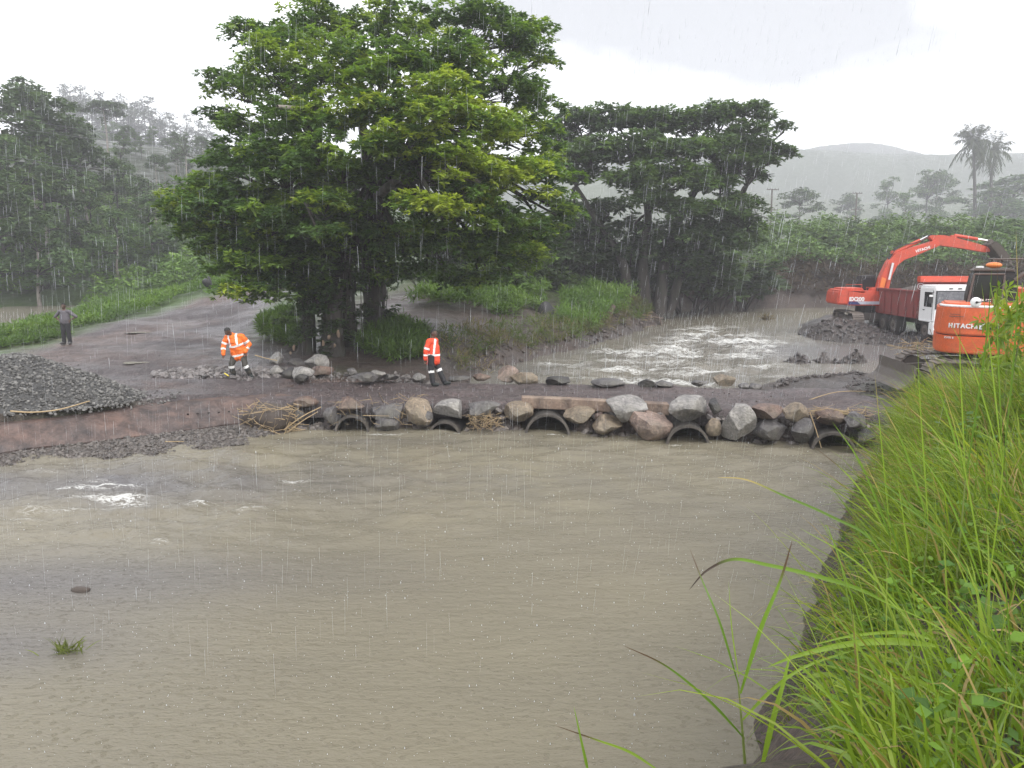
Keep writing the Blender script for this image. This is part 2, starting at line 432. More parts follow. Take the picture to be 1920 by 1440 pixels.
def height(x, y):
    x = np.asarray(x, float); y = np.asarray(y, float)
    T = target_h(x, y)
    dD, dU, dP = sdist(D_POLY, x, y), sdist(U_POLY, x, y), sdist(P_POLY, x, y)
    wob = (fbm(x * 0.9, y * 0.9, 5, 3) - 0.5) * 0.7 + (fbm(x * 4, y * 4, 8, 2) - 0.5) * 0.16
    damp = np.clip((np.hypot(x, y - 22) - 4) / 10, 0.25, 1)
    dD = dD + wob * np.where((y > 18.6) & (x > -5.5), 0.1, 0.6); dU = dU + wob * np.clip((y - 24) / 8, 0.25, 1.4); dP = dP + wob
    S = np.stack([dD, dU, dP]); k = np.argmin(S, 0); d = S.min(0)
    lv = np.array([LV_D, LV_U, LV_P])[k]
    bw = np.where(k == 0, np.where(x > 1.5, 1.0, 0.9), 0.8)
    bw = np.where((k == 0) & (x > -5.5) & (x < 9.4) & (y > 18), 0.18, bw)
    land = lv + np.maximum(T - lv, 0.12) * (1 - np.exp(-np.maximum(d, 0) / bw))
    toe = lv + 0.17 * np.clip(d / 1.1, 0, 1) + np.maximum(T - lv - 0.17, 0.1) * (lambda t: t * t * (3 - 2 * t))(np.clip((d - 0.9) / 0.9, 0, 1))
    land = np.where((k == 0) & (x < -5.2) & (y > 10), toe, land)
    rough = (fbm(x * 0.25, y * 0.25, 21, 4) - 0.5) * np.clip((np.abs(y - 22) - 6) / 30, 0.02, 1.0) * 1.6
    rough += (fbm(x * 1.7, y * 1.7, 3, 4) - 0.5) * 0.14 + (fbm(x * 2.2, y * 2.2, 13, 5, .6) - 0.5) * 0.5 * np.clip(1.2 - np.hypot((x - 3) / 7, (y - 40) / 14), 0, 1)
    land = land + rough * np.clip(d / 1.5, 0, 1)
    bed = lv - np.minimum(0.8, 0.55 * np.abs(d))
    z = np.where(d > 0, land, bed)
    # room for the old concrete edge on the left bank
    yb, zb, yt = np.interp(x, _sb[:, 0], _sb[:, 1]), np.interp(x, _sb[:, 0], _sb[:, 2]), np.interp(x, _st[:, 0], _st[:, 1])
    sl = (x > -30) & (x < -6.0) & (y > 10)
    dd = np.maximum(dD, 0.0)
    z = np.where(sl & (y < yb) & (d > 0), np.minimum(z, (zb - 0.02) * dd / (dd + yb - y + 1e-3)), z)
    z = np.where(sl & (y >= yb) & (y < yt + 0.42), np.minimum(z, zb - 0.03), z)
    # spoil heaps pushed up by the machines and the bar in the stream
    def heap(cx, cy, rx, ry, h, rot=0.0):
        c, s = math.cos(rot), math.sin(rot)
        xx, yy = (x - cx) * c + (y - cy) * s, -(x - cx) * s + (y - cy) * c
        q = np.sqrt((xx / rx) ** 2 + (yy / ry) ** 2) + (fbm(x * 1.3, y * 1.3, 40, 3) - 0.5) * 0.5
        return h * np.clip(1 - q, 0, 1) ** 0.8 * (0.75 + 0.5 * fbm(x * 3, y * 3, 41, 3))
    h = heap(12.3, 33.6, 2.6, 1.7, 1.0) + heap(14.2, 33.0, 1.5, 0.7, .9) + heap(17.6, 43.6, 2.6, 2.6, 0.75)
    h += heap(9.6, 25.4, 2.4, 1.4, 0.30) + heap(13, 25.8, 3, 1.6, 0.3) + heap(11.0, 22.6, 1.6, 1.2, 0.3)
    z = z + h
    # ruts on the way up
    rut = np.sin((x * 0.93 + y * 0.36) * 3.4 + 2.0 * fbm(x * .2, y * .2, 77, 2)) * 0.03 * np.clip(1 - np.abs(x + 14) / 9, 0, 1) * np.clip((y - 26) / 4, 0, 1) * np.clip((56 - y) / 6, 0, 1)
    z = z + rut
    # under the crossing: a core below the deck with a slot for each pipe
    ne = np.interp(x, *np.array(NEAR_EDGE).T); fe = np.interp(x, *np.array(FAR_EDGE).T)
    core = (x > -6.6) & (x < 9.6) & (y > ne - 0.25) & (y < fe + 0.1)
    z = np.where(core, np.minimum(z, 0.45), z)
    for px, py, pz, pr, ln in PIPES:
        ax = px + (y - py) * ln
        z = np.where((np.abs(x - ax) < pr + 0.05) & (y > py - 0.3) & (y < py + 2.9), np.minimum(z, -0.75), z)
    return z

def hz(x, y):
    return float(height(np.array([x]), np.array([y]))[0])

def axis(lo, hi, step, far_lo, far_hi, g=1.12):
    a = list(np.arange(lo, hi, step))
    s, p = step, a[-1]
    while p < far_hi:
        s *= g; p += s; a.append(p)
    s, p = step, lo; pre = []
    while p > far_lo:
        s *= g; p -= s; pre.append(p)
    return np.array(pre[::-1] + a)

xs = axis(-22, 22, 0.15, -420, 420); ys = axis(4, 36, 0.15, -60, 520, 1.03)
GX, GY = np.meshgrid(xs, ys)
GZ = height(GX, GY)
nx, ny = len(xs), len(ys)

# what the ground is made of (masks in plan)
def seg_dist(path, x, y):
    P = np.array(path, float); best = np.full(x.shape, 1e9)
    for i in range(len(P) - 1):
        a, b = P[i], P[i + 1]; ab = b - a
        t = np.clip(((x - a[0]) * ab[0] + (y - a[1]) * ab[1]) / (ab @ ab), 0, 1)
        best = np.minimum(best, np.hypot(x - a[0] - t * ab[0], y - a[1] - t * ab[1]))
    return best
ROAD_PATH = [(-22, 24), (-16, 25.5)], [(-5, 23.2), (-10, 23.8), (-15.5, 30)], [(-11, 25), (-15.3, 33), (-16.3, 42), (-15.5, 48), (-10.5, 53.5), (-6, 57), (6, 63)]
def road_mask(x, y):
    w = (fbm(x * 0.7, y * 0.7, 51, 3) - 0.5) * 1.6
    d1 = seg_dist(ROAD_PATH[0], x, y) - 5.0; d2 = seg_dist(ROAD_PATH[1], x, y) - 2.6
    wid = np.clip(4.6 - (y - 30) * 0.10, 2.2, 4.6)
    d3 = seg_dist(ROAD_PATH[2], x, y) - wid
    return np.minimum(np.minimum(d1, d2), d3) + w * 0.6
def ground_color(x, y, z):
    shp = x.shape
    n1 = fbm(x * 0.35, y * 0.35, 60, 4)[..., None]; n2 = fbm(x * 1.6, y * 1.6, 61, 4)[..., None]
    soil = np.array([0.050, 0.037, 0.031]) * (0.7 + 0.6 * n2)
    mud = np.array([0.052, 0.043, 0.039]) * (0.7 + 0.6 * n2)
    green = np.array([0.045, 0.075, 0.022]) * (0.7 + 0.7 * n1)
    rd = np.array([0.070, 0.058, 0.060]) * (0.75 + 0.45 * n2)
    red = np.array([0.105, 0.070, 0.058]) * (0.8 + 0.4 * n2)
    c = np.broadcast_to(green, shp + (3,)).copy()
    # banks and machine ground are bare earth
    bare = np.clip(1.6 - np.minimum(np.abs(sdist(U_POLY, x, y)) / 4.5, np.abs(sdist(D_POLY, x, y)) / 2.2), 0, 1)[..., None]
    mach = np.clip(1.5 - np.hypot((x - 17) / 11, (y - 34) / 15), 0, 1)[..., None]
    tree = np.maximum(np.clip(1.5 - np.hypot((x + 4) / 7, (y - 31) / 6), 0, 1), np.clip(1.5 - np.hypot((x + 2) / 7, (y - 40) / 12), 0, 1))[..., None]
    verge = np.clip(1.4 - np.hypot((x + 25) / 5, (y - 34.5) / 4.5), 0, 1)[..., None]
    tree = np.maximum(tree, verge)
    rightbank = ((x > 1.2) & (y < 18.5))[..., None]
    forest = np.clip((-x - 28 - .05 * y) / 12, 0, 1)[..., None] * np.clip((y - 88) / 12, 0, 1)[..., None]
    c = c * (1 - forest) + np.array([.022, .03, .014]) * forest
    c = np.where(rightbank, soil * 0.8, c)
    k = np.clip(np.maximum(bare, np.maximum(mach, tree)) * 1.4 - n1 * 0.4, 0, 1)
    c = c * (1 - k) + np.where(mach > 0.2, mud, soil) * k
    r = np.clip(0.5 - road_mask(x, y)[..., None] / 1.2, 0, 1)
    rdc = rd * (1 - np.clip((n1 - 0.5) * 3, 0, .6)) + red * np.clip((n1 - 0.5) * 3, 0, .6)
    redz = np.clip(1.2 - np.hypot((x + 19) / 7, (y - 29.5) / 3.5), 0, 1)[..., None]
    rdc = rdc * (1 - 0.7 * redz) + red * 0.7 * redz
    c = c * (1 - r) + rdc * r
    toe = ((x < -5) & (y < 21.5) & (y > 10))[..., None] * np.clip(1 - (z[..., None] - 0.25) / 0.25, 0, 1)
    c = c * (1 - toe) + np.array([0.078, 0.066, 0.06]) * (0.7 + 0.6 * n2) * toe
    return np.clip(c, 0.005, 0.8)
GC = ground_color(GX, GY, GZ)
idx = np.arange(nx * ny).reshape(ny, nx)
F_all = np.stack([idx[:-1, :-1], idx[:-1, 1:], idx[1:, 1:], idx[1:, :-1]], -1)
fx_, fy_ = (GX[:-1, :-1] + GX[1:, 1:]) / 2, (GY[:-1, :-1] + GY[1:, 1:]) / 2
is_road = (road_mask(fx_, fy_) < 0) & (sdist(D_POLY, fx_, fy_) > 0.4) & (fy_ > 15) & (fy_ < 66)
V_all = np.stack([GX, GY, GZ], -1).reshape(-1, 3); C_all = GC.reshape(-1, 3)
def sub_mesh(name, mask, mat):
    F = F_all[mask].reshape(-1, 4)
    u, inv = np.unique(F, return_inverse=True)
    return tag(np_mesh(name, V_all[u], inv.reshape(-1, 4), mat, None, True, C_all[u]), kind='structure')
sub_mesh('ground', ~is_road, M['ground'])
sub_mesh('gravel_road', is_road, M['road'])

# deck of the crossing: graded dark gravel on top of the pipes
def make_deck():
    ns, nt_ = 260, 34
    X = np.linspace(-6.9, 10.0, ns)
    V, C = [], []
    ne = np.interp(X, *np.array(NEAR_EDGE).T) + (fbm(X * 1.1, X * 0, 71, 3) - 0.5) * 0.3
    fe = np.interp(X, *np.array(FAR_EDGE).T) + (fbm(X * 1.3, X * 0 + 5, 72, 3) - 0.5) * 0.5
    t = np.linspace(0, 1, nt_)
    XX = np.repeat(X[:, None], nt_, 1); YY = ne[:, None] + (fe - ne)[:, None] * t[None]
    ZZ = 0.70 + (fbm(XX * 1.2, YY * 1.2, 73, 4) - 0.5) * 0.10 + (fbm(XX * 5, YY * 5, 74, 3) - 0.5) * 0.05
    ZZ += np.clip((XX - 7.5) / 3, 0, 1) * 0.25 + np.clip((-5 - XX) / 3, 0, 1) * 0.10
    ZZ -= 0.05 * (np.exp(-((t - 0.3) / 0.09) ** 2) + np.exp(-((t - 0.72) / 0.09) ** 2))[None]
    ZZ[:, 0] -= 0.10; ZZ[:, -1] -= 0.10
    V = np.stack([XX, YY, ZZ], -1)
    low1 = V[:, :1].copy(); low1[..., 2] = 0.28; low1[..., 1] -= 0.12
    low2 = V[:, -1:].copy(); low2[..., 2] = 0.2; low2[..., 1] += 0.15
    V = np.concatenate([low1, V, low2], 1)
    n2 = fbm(V[..., 0] * 1.4, V[..., 1] * 1.4, 75, 4)[..., None]; n1 = fbm(V[..., 0] * .4, V[..., 1] * 2.2, 76, 3)[..., None]
    C = np.array([0.074, 0.058, 0.058]) * (0.65 + 0.5 * n2 + 0.3 * n1)
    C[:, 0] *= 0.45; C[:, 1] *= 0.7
    n, k = V.shape[:2]
    id_ = np.arange(n * k).reshape(n, k)
    F = np.stack([id_[:-1, :-1], id_[1:, :-1], id_[1:, 1:], id_[:-1, 1:]], -1).reshape(-1, 4)
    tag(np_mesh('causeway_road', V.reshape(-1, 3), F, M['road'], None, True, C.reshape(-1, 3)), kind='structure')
make_deck()

# ------------------------------------------------------------------ water
def water_mat():
    m, nt, b = new_mat('muddy_water')
    f1 = nz(nt, 0.16, 3, 0.5, mscale=(1, 1.7, 1)); f2 = nz(nt, 2.0, 5, 0.7, mscale=(1, 2.4, 1)); f3 = nz(nt, 7, 4, 0.65, mscale=(1, 1.8, 1))
    tone = attr(nt, 'tone')
    c = mixc(nt, 'MIX', (0.178, 0.160, 0.114), (0.105, 0.100, 0.102), tone.outputs['Fac'])
    c = mixc(nt, 'MULTIPLY', c, ramp(nt, f1, [(0.3, (0.9, 0.9, 0.92)), (0.7, (1.08, 1.07, 1.04))]))
    foam = attr(nt, 'foam')
    tc = nt.nodes.new('ShaderNodeTexCoord')
    mp = nt.nodes.new('ShaderNodeMapping'); mp.inputs['Scale'].default_value = (0.75, 2.1, 1); mp.inputs['Rotation'].default_value = (0, 0, 0.25)
    n = nt.nodes.new('ShaderNodeTexNoise'); n.inputs['Scale'].default_value = 3.6; n.inputs['Detail'].default_value = 7; n.inputs['Roughness'].default_value = 0.72; n.inputs['Distortion'].default_value = 0.8
    nt.links.new(tc.outputs['Object'], mp.inputs['Vector']); nt.links.new(mp.outputs[0], n.inputs['Vector'])
    ad = nt.nodes.new('ShaderNodeMath'); ad.operation = 'ADD'
    # broken crests: thin wandering lines, thicker where the water is rougher
    m1 = nt.nodes.new('ShaderNodeMath'); m1.operation = 'SUBTRACT'; m1.inputs[1].default_value = 0.5; nt.links.new(n.outputs['Fac'], m1.inputs[0])
    m2 = nt.nodes.new('ShaderNodeMath'); m2.operation = 'ABSOLUTE'; nt.links.new(m1.outputs[0], m2.inputs[0])
    m3 = nt.nodes.new('ShaderNodeMath'); m3.operation = 'MULTIPLY_ADD'; m3.inputs[1].default_value = -3.4; m3.inputs[2].default_value = 0.64; nt.links.new(m2.outputs[0], m3.inputs[0])
    nt.links.new(m3.outputs[0], ad.inputs[0]); nt.links.new(foam.outputs['Fac'], ad.inputs[1])
    k = ramp(nt, ad.outputs[0], [(0.88, (0, 0, 0)), (0.96, (.4, .4, .4)), (1.06, (1, 1, 1))])
    c = mixc(nt, 'MIX', c, (0.56, 0.56, 0.54), k)
    nt.links.new(c, b.inputs['Base Color'])
    spec(b, 0.45)
    rr = mixc(nt, 'MIX', (0.2, 0.2, 0.2), (0.7, 0.7, 0.7), k)
    nt.links.new(rr, b.inputs['Roughness']); b.inputs['IOR'].default_value = 1.33
    s1 = nt.nodes.new('ShaderNodeMath'); s1.operation = 'MULTIPLY_ADD'; s1.inputs[1].default_value = 0.35
    nt.links.new(f3, s1.inputs[0]); nt.links.new(f2, s1.inputs[2])
    # rain pitting the surface
    v = nt.nodes.new('ShaderNodeTexVoronoi'); v.inputs['Scale'].default_value = 9.0
    nt.links.new(tc.outputs['Object'], v.inputs['Vector'])
    pit = ramp(nt, v.outputs['Distance'], [(0.0, (1, 1, 1)), (0.12, (0, 0, 0)), (0.2, (0.35, 0.35, 0.35)), (0.3, (0, 0, 0))])
    s2 = nt.nodes.new('ShaderNodeMath'); s2.operation = 'MULTIPLY_ADD'; s2.inputs[1].default_value = 0.55
    nt.links.new(pit, s2.inputs[0]); nt.links.new(s1.outputs[0], s2.inputs[2])
    bump(nt, b, s2.outputs[0], 0.42, 0.13)
    return m
M['water'] = water_mat()

def water(name, X, Y, lv, wave, foam, tone, keep=None):
    XX, YY = np.meshgrid(X, Y)
    Z = lv + wave(XX, YY)
    V = np.stack([XX, YY, Z], -1).reshape(-1, 3)
    id_ = np.arange(len(X) * len(Y)).reshape(len(Y), len(X))
    F = np.stack([id_[:-1, :-1], id_[:-1, 1:], id_[1:, 1:], id_[1:, :-1]], -1)
    if keep is not None:
        F = F[keep((XX[:-1, :-1] + XX[1:, 1:]) / 2, (YY[:-1, :-1] + YY[1:, 1:]) / 2)]
    o = np_mesh(name, V, F.reshape(-1, 4), M['water'], None, True, extra={'foam': foam(XX, YY).ravel(), 'tone': tone(XX, YY).ravel()})
    return tag(o, kind='structure')

def gauss(x, y, cx, cy, rx, ry):
    return np.exp(-((x - cx) / rx) ** 2 - ((y - cy) / ry) ** 2)
# standing waves where the current breaks over the old slab on the left
CRESTS = [(onz(130, 925, 0), 0.40, 0.22, 0.12), (onz(150, 938, 0), 0.5, .2, .05), (onz(255, 945, 0), .30, .18, .10), (onz(372, 943, 0), .32, .18, .12), (onz(225, 935, 0), .5, .2, .08), (onz(45, 900, 0), .35, .2, .07),
          (onz(190, 900, 0), .3, .15, .06), (onz(235, 882, 0), .25, .15, .05), (onz(455, 955, 0), .3, .18, .06), (onz(300, 1015, 0), .2, .15, .05), (onz(490, 1008, 0), .2, .15, .05), (onz(540, 945, 0), .35, .2, .06), (onz(50, 972, 0), .3, .15, .05),
          (onz(815, 893, 0), .3, .14, .06), (onz(930, 882, 0), .35, .14, .05), (onz(990, 884, 0), .25, .14, .06), (onz(1060, 850, 0), .3, .1, .04), (onz(1130, 868, 0), .25, .1, .04), (onz(80, 885, 0), .6, .15, .1), (onz(320, 905, 0), .7, .15, .09), (onz(200, 915, 0), .9, .2, .12), (onz(420, 925, 0), .6, .15, .08), (onz(560, 900, 0), .6, .12, .06), (onz(120, 955, 0), .7, .15, .08), (onz(640, 870, 0), .5, .1, .05), (onz(740, 850, 0), .6, .1, .06), (onz(900, 850, 0), .6, .1, .06)]
def wave_d(x, y):
    a = np.clip((y - 9) / 9, 0.12, 1)
    left = np.clip(1.1 - np.hypot((x + 7) / 8, (y - 15.5) / 4.5), 0, 1)
    q = x * 0.55 + y * 0.9 + 1.2 * fbm(x * .4, y * .4, 81, 3)
    z = (fbm(x * 1.1, y * 2.4, 82, 5, .62) - 0.5) * (0.13 * a + 0.30 * left)
    z += 0.022 * a * np.sin(q * 4.2 + 3 * fbm(x * .6, y * .6, 83, 2)) + 0.014 * a * np.sin((y - 0.3 * x) * 7 + 4 * fbm(x * .8, y * .8, 84, 2))
    for c, rx, ry, h in CRESTS: z += 0.75 * h * gauss(x, y, c.x, c.y, rx * .8, ry)
    return z
def foam_d(x, y):
    f = np.full(x.shape, 0.10) + (0.34 * np.clip(fbm(x * .9, y * 2.2, 86, 4) - .38, 0, 1) * 2 - .06) * np.clip(1.1 - np.hypot((x + 7) / 8, (y - 15.5) / 4.5), 0, 1)
    for c, rx, ry, h in CRESTS: f += (0.17 + 0.3 * h) * gauss(x, y, c.x, c.y - 0.03, rx * 1.5, ry * 1.1)
    for u, v, rx, ry in ((735, 814, .55, .12), (700, 812, .4, .1), (860, 812, .5, .08), (1265, 833, .3, .16), (1190, 820, .5, .07), (1380, 830, .5, .07), (1040, 815, .4, .07)):
        p = onz(u, v, 0); f += 0.34 * gauss(x, y, p.x, p.y, rx, ry)
    return f
def tone_d(x, y):
    n = (fbm(x * 0.3, y * 0.5, 85, 3) - 0.5) * 0.5
    p1, p2, p3 = onz(60, 930, 0), onz(200, 1090, 0), onz(20, 1220, 0)
    t = 1.25 * gauss(x, y, p1.x - 1, p1.y + .8, 6.5, 1.5) + 1.0 * gauss(x, y, p2.x - 1, p2.y, 3.6, 1.1) + 0.9 * gauss(x, y, p3.x - .6, p3.y, 2.0, .8) + 0.5 * gauss(x, y, -4.5, 19.7, 3, .5)
    st = fbm((x * .9 + y * .45) * 1.3, (y * .9 - x * .45) * .22, 87, 4) - .5
    t = t * .8
    return np.clip(t * (0.85 + n) + n * 0.2 + st * 0.45 * np.clip((y - 10) / 6, 0, 1) + .1, 0, 1)
Xd = np.concatenate([np.arange(-58, -14, 0.8), np.arange(-14, 10.8, 0.09)]); Yd = np.concatenate([np.arange(-6, 5, 0.6), np.arange(5, 14, 0.09), np.arange(14, 22.6, 0.075)])
water('river', Xd, Yd, LV_D, wave_d, foam_d, tone_d, keep=lambda x, y: (y < 22.5) & ((y > 4) | (x < 3)))

def rapid(x, y):
    # a band of broken water from the upper pool down to the right half of the crossing
    ax = 6.0 + (y - 26) * 0.28
    w = np.clip(5.0 - (y - 26) * 0.03, 2.4, 5.0)
    r = np.exp(-((x - ax) / w) ** 2) * np.clip((56 - y) / 14, 0, 1)
    l = gauss(x, y, 6.0, 37.5, 2.6, 2.2) + 1.1 * gauss(x, y, 2.4, 31.5, 2.4, 3.0) + .9 * gauss(x, y, 12, 50, 3, 6) + gauss(x, y, 11.5, 44, 2.0, 4.0)
    return np.clip(r + 0.7 * l, 0, 1.2)
def wave_u(x, y):
    r = rapid(x, y)
    return (fbm(x * 1.5, y * 0.9, 91, 4) - 0.5) * (0.05 + 0.42 * r) + (fbm(x * 4, y * 2.5, 92, 3) - 0.5) * 0.12 * r
def foam_u(x, y):
    streak = fbm(x * 0.5, y * 1.5, 93, 4)
    return 0.10 + 0.26 * np.clip(rapid(x, y), 0, 1) + (streak - 0.5) * 0.55 * np.clip(rapid(x, y) * 1.3, 0, 1)
water('river_upstream', np.concatenate([np.arange(-4, 24, 0.15), np.arange(24, 72, 0.7)]), np.concatenate([np.arange(23.9, 48, 0.15), np.arange(48, 76, 0.5)]), LV_U, wave_u, foam_u,
      lambda x, y: np.clip(0.30 + 0.35 * fbm(x * .3, y * .3, 94, 3) + 0.4 * gauss(x, y, 16, 36, 5, 5) - 0.3 * gauss(x, y, 18, 62, 20, 12), 0, 1))
water('pond', np.arange(-56, -22, 0.4), np.arange(28, 76, 0.4), LV_P, lambda x, y: (fbm(x, y, 95, 3) - 0.5) * 0.03, lambda x, y: 0 * x, lambda x, y: 0 * x + 0.3,
      keep=lambda x, y: sdist(P_POLY, x, y) < 1.2)

# ================================================================== BOULDERS
def rock_mat():
    m, nt, b = new_mat('basalt_boulder')
    oi = nt.nodes.new('ShaderNodeObjectInfo')
    f = nz(nt, 3.5, 7, 0.7); f2 = nz(nt, 16, 5, 0.7); f3 = nz(nt, 0.9, 3, 0.5)
    c = mixc(nt, 'MULTIPLY', oi.outputs['Color'], ramp(nt, f, [(0.3, (0.42, 0.42, 0.44)), (0.68, (1.4, 1.38, 1.34))]))
    c = mixc(nt, 'MULTIPLY', c, ramp(nt, f2, [(0.32, (0.55, 0.55, 0.55)), (0.68, (1.35, 1.35, 1.35))]))
    c = mixc(nt, 'MIX', c, (0.12, 0.115, 0.085), ramp(nt, f3, [(0.5, (0, 0, 0)), (0.75, (0.6, 0.6, 0.6))]))
    nt.links.new(c, b.inputs['Base Color']); b.inputs['Roughness'].default_value = 0.55
    bump(nt, b, f2, 0.9, 0.05)
    return m
M['rock'] = rock_mat()

def rock_mesh(seed, ang, sub=3):
    r = np.random.default_rng(seed)
    bm = bmesh.new(); bmesh.ops.create_icosphere(bm, subdivisions=sub, radius=1.0)
    V = np.array([v.co[:] for v in bm.verts])
    n_pl = 5 + int(ang * 9)
    for i in range(n_pl):
        n = r.normal(size=3); n /= np.linalg.norm(n)
        off = r.uniform(0.45, 0.85) if ang > 0.35 else r.uniform(0.7, 0.95)
        d = V @ n - off
        V = V - np.where(d > 0, d, 0)[:, None] * n
    V *= 1 + 0.08 * (fbm(V[:, 0] * 2.2 + seed, V[:, 1] * 2.2 + V[:, 2] * 1.7, seed, 3) - 0.5)[:, None] * 2
    if sub > 3: V *= 1 + 0.10 * (fbm(V[:, 0] * 5 + V[:, 2] * 3 + seed, V[:, 1] * 5 - V[:, 2] * 4, seed + 5, 4, .6) - 0.5)[:, None]
    V -= (V.max(0) + V.min(0)) / 2; V /= (V.max(0) - V.min(0)) / 2
    F = np.array([[v.index for v in f.verts] for f in bm.faces])
    bm.free()
    return V, F

G_FACE, G_FAR, G_TREE = 'boulders lining the downstream face of the crossing', 'boulders along the upstream edge of the crossing', 'boulders dumped at the foot of the big tree'
LG, DG, TN, BR, BK, PK = (.26, .25, .24), (.11, .104, .106), (.25, .20, .145), (.155, .105, .085), (.04, .038, .04), (.25, .185, .155)
# u0,u1,v0,v1, colour, angularity, label      (downstream face; upper ones sit a little further back)
FACE = [
 (551, 597, 743, 764, BR, .3, 'low reddish-grey boulder at the left end of the crossing above dry canes'),
 (634, 684, 743, 770, BR, .5, 'brown boulder sitting on top of the leftmost concrete pipe'),
 (542, 572, 764, 790, DG, .4, 'small dark boulder half buried in the dry cane heap'),
 (609, 637, 762, 797, DG, .5, 'upright dark grey boulder leaning on the left side of the leftmost pipe'),
 (695, 756, 754, 784, DG, .8, 'wide dark grey angular boulder right of the leftmost pipe, in the upper row'),
 (704, 750, 781, 808, DG, .3, 'rounded purplish boulder at the waterline right of the leftmost pipe'),
 (756, 811, 747, 798, TN, .95, 'tall tan angular boulder with a sharp peak near the second pipe from left'),
 (775, 812, 768, 801, DG, .25, 'round grey boulder tucked under the tall tan one'),
 (812, 871, 749, 783, LG, .7, 'broad grey flat-topped boulder above the half-buried second pipe'),
 (879, 939, 750, 780, DG, .8, 'dark grey slab-like boulder left of the concrete beam'),
 (944, 1000, 752, 790, TN, .35, 'smooth tan-grey boulder at the upper left of the middle pipe'),
 (1056, 1116, 762, 792, TN, .6, 'pale crumbly tan boulder under the concrete beam right of the middle pipe'),
 (1136, 1214, 743, 789, LG, .85, 'big pale grey faceted boulder standing in front of the concrete beam'),
 (1110, 1168, 778, 817, TN, .4, 'tan triangular boulder at the waterline below the big pale grey one'),
 (1171, 1260, 769, 822, PK, .75, 'large pinkish-tan pyramid boulder left of the fourth pipe at the water'),
 (1250, 1328, 741, 794, LG, .9, 'largest blue-grey block boulder resting on the fourth pipe'),
 (1327, 1353, 747, 779, BK, .7, 'narrow black boulder right of the blue-grey block'),
 (1323, 1353, 784, 818, TN, .2, 'small round tan boulder by the right side of the fourth pipe'),
 (1354, 1413, 755, 822, LG, .95, 'tall split grey boulder with a pale top, between fourth and fifth pipes'),
 (1404, 1472, 757, 786, BR, .4, 'brown loaf-shaped boulder in the upper row right of the tall split one'),
 (1412, 1480, 784, 826, DG, .85, 'dark angular boulder at the waterline under the brown loaf-shaped one'),
 (1470, 1518, 755, 790, TN, .5, 'pale tan egg-shaped boulder in the upper row near the fifth pipe'),
 (1482, 1524, 783, 832, DG, .6, 'dark upright boulder at the water left of the fifth pipe'),
 (1527, 1585, 764, 796, BR, .4, 'dark brown boulder lying on top of the rightmost pipe'),
 (1582, 1628, 772, 804, DG, .6, 'dark boulder right of the rightmost pipe behind grass stems'),
 (1604, 1642, 804, 830, BK, .5, 'black wet boulder at the water right of the rightmost pipe'),
 (1114, 1134, 772, 788, BR, .5, 'fist-like small brown stone wedged left of the big pale grey boulder'),
 (1436, 1452, 778, 792, BR, .5, 'small brown stone wedged under the brown loaf-shaped boulder')]
FAR = [
 (932, 973, 685, 715, PK, .75, 'pointed pinkish boulder on the upstream edge right of the walking worker'),
 (958, 1008, 698, 720, TN, .5, 'low tan boulder leaning against the pointed pinkish one'),
 (1023, 1070, 704, 724, BK, .6, 'black wet boulder at the upstream edge with rapids behind'),
 (1108, 1171, 710, 727, DG, .35, 'flat dark grey boulder on the upstream edge above the big pale one'),
 (1196, 1228, 711, 727, BK, .6, 'black rubble boulder at the upstream edge, left one of a pair'),
 (1226, 1262, 713, 727, DG, .7, 'dark low rubble boulder at the upstream edge, right one of a pair'),
 (1339, 1379, 702, 722, TN, .9, 'square tan boulder on the upstream edge against white rapids'),
 (1296, 1327, 713, 725, DG, .4, 'small dark cobble left of the square tan boulder'),
 (1384, 1406, 718, 730, DG, .4, 'small round cobble right of the square tan boulder'),
 (1404, 1428, 719, 731, DG, .4, 'rightmost cobble on the upstream edge before the mud heap'),
 (774, 799, 700, 715, LG, .7, 'pale grey flat stone just left of the walking worker'),
 (842, 882, 704, 716, DG, .5, 'low wet stone just right of the walking worker'),
 (886, 920, 700, 714, BR, .5, 'low brown stone left of the pointed pinkish boulder')]
TREE = [
 (506, 529, 661, 690, LG, .8, 'pointed grey boulder nearest the man in orange, standing behind others'),
 (508, 535, 685, 707, LG, .6, 'pale grey boulder right beside the stooping worker'),
 (529, 557, 689, 711, BK, .7, 'black boulder between two pale ones below the trunk'),
 (545, 587, 687, 715, LG, .8, 'large grey boulder at the front of the heap under the trunk'),
 (573, 619, 664, 698, LG, .95, 'biggest slanting grey slab boulder leaning up towards the trunk'),
 (537, 573, 672, 690, DG, .5, 'dim grey boulder at the back of the heap under the trunk'),
 (553, 579, 700, 719, BK, .7, 'small black boulder at the road edge before the heap'),
 (477, 508, 679, 694, DG, .5, 'low grey boulder close behind the stooping worker'),
 (581, 623, 685, 707, BR, .6, 'brown boulder below the slanting slab'),
 (692, 725, 695, 713, LG, .7, 'greenish pale flat boulder right of the trunk near cut grass'),
 (661, 709, 698, 716, DG, .6, 'long low grey boulder at the road edge right of the trunk'),
 (649, 672, 690, 706, DG, .5, 'small grey boulder right of the trunk behind the long low one'),
 (716, 746, 701, 713, DG, .5, 'small low stone by the cut grass left of the walking worker')]

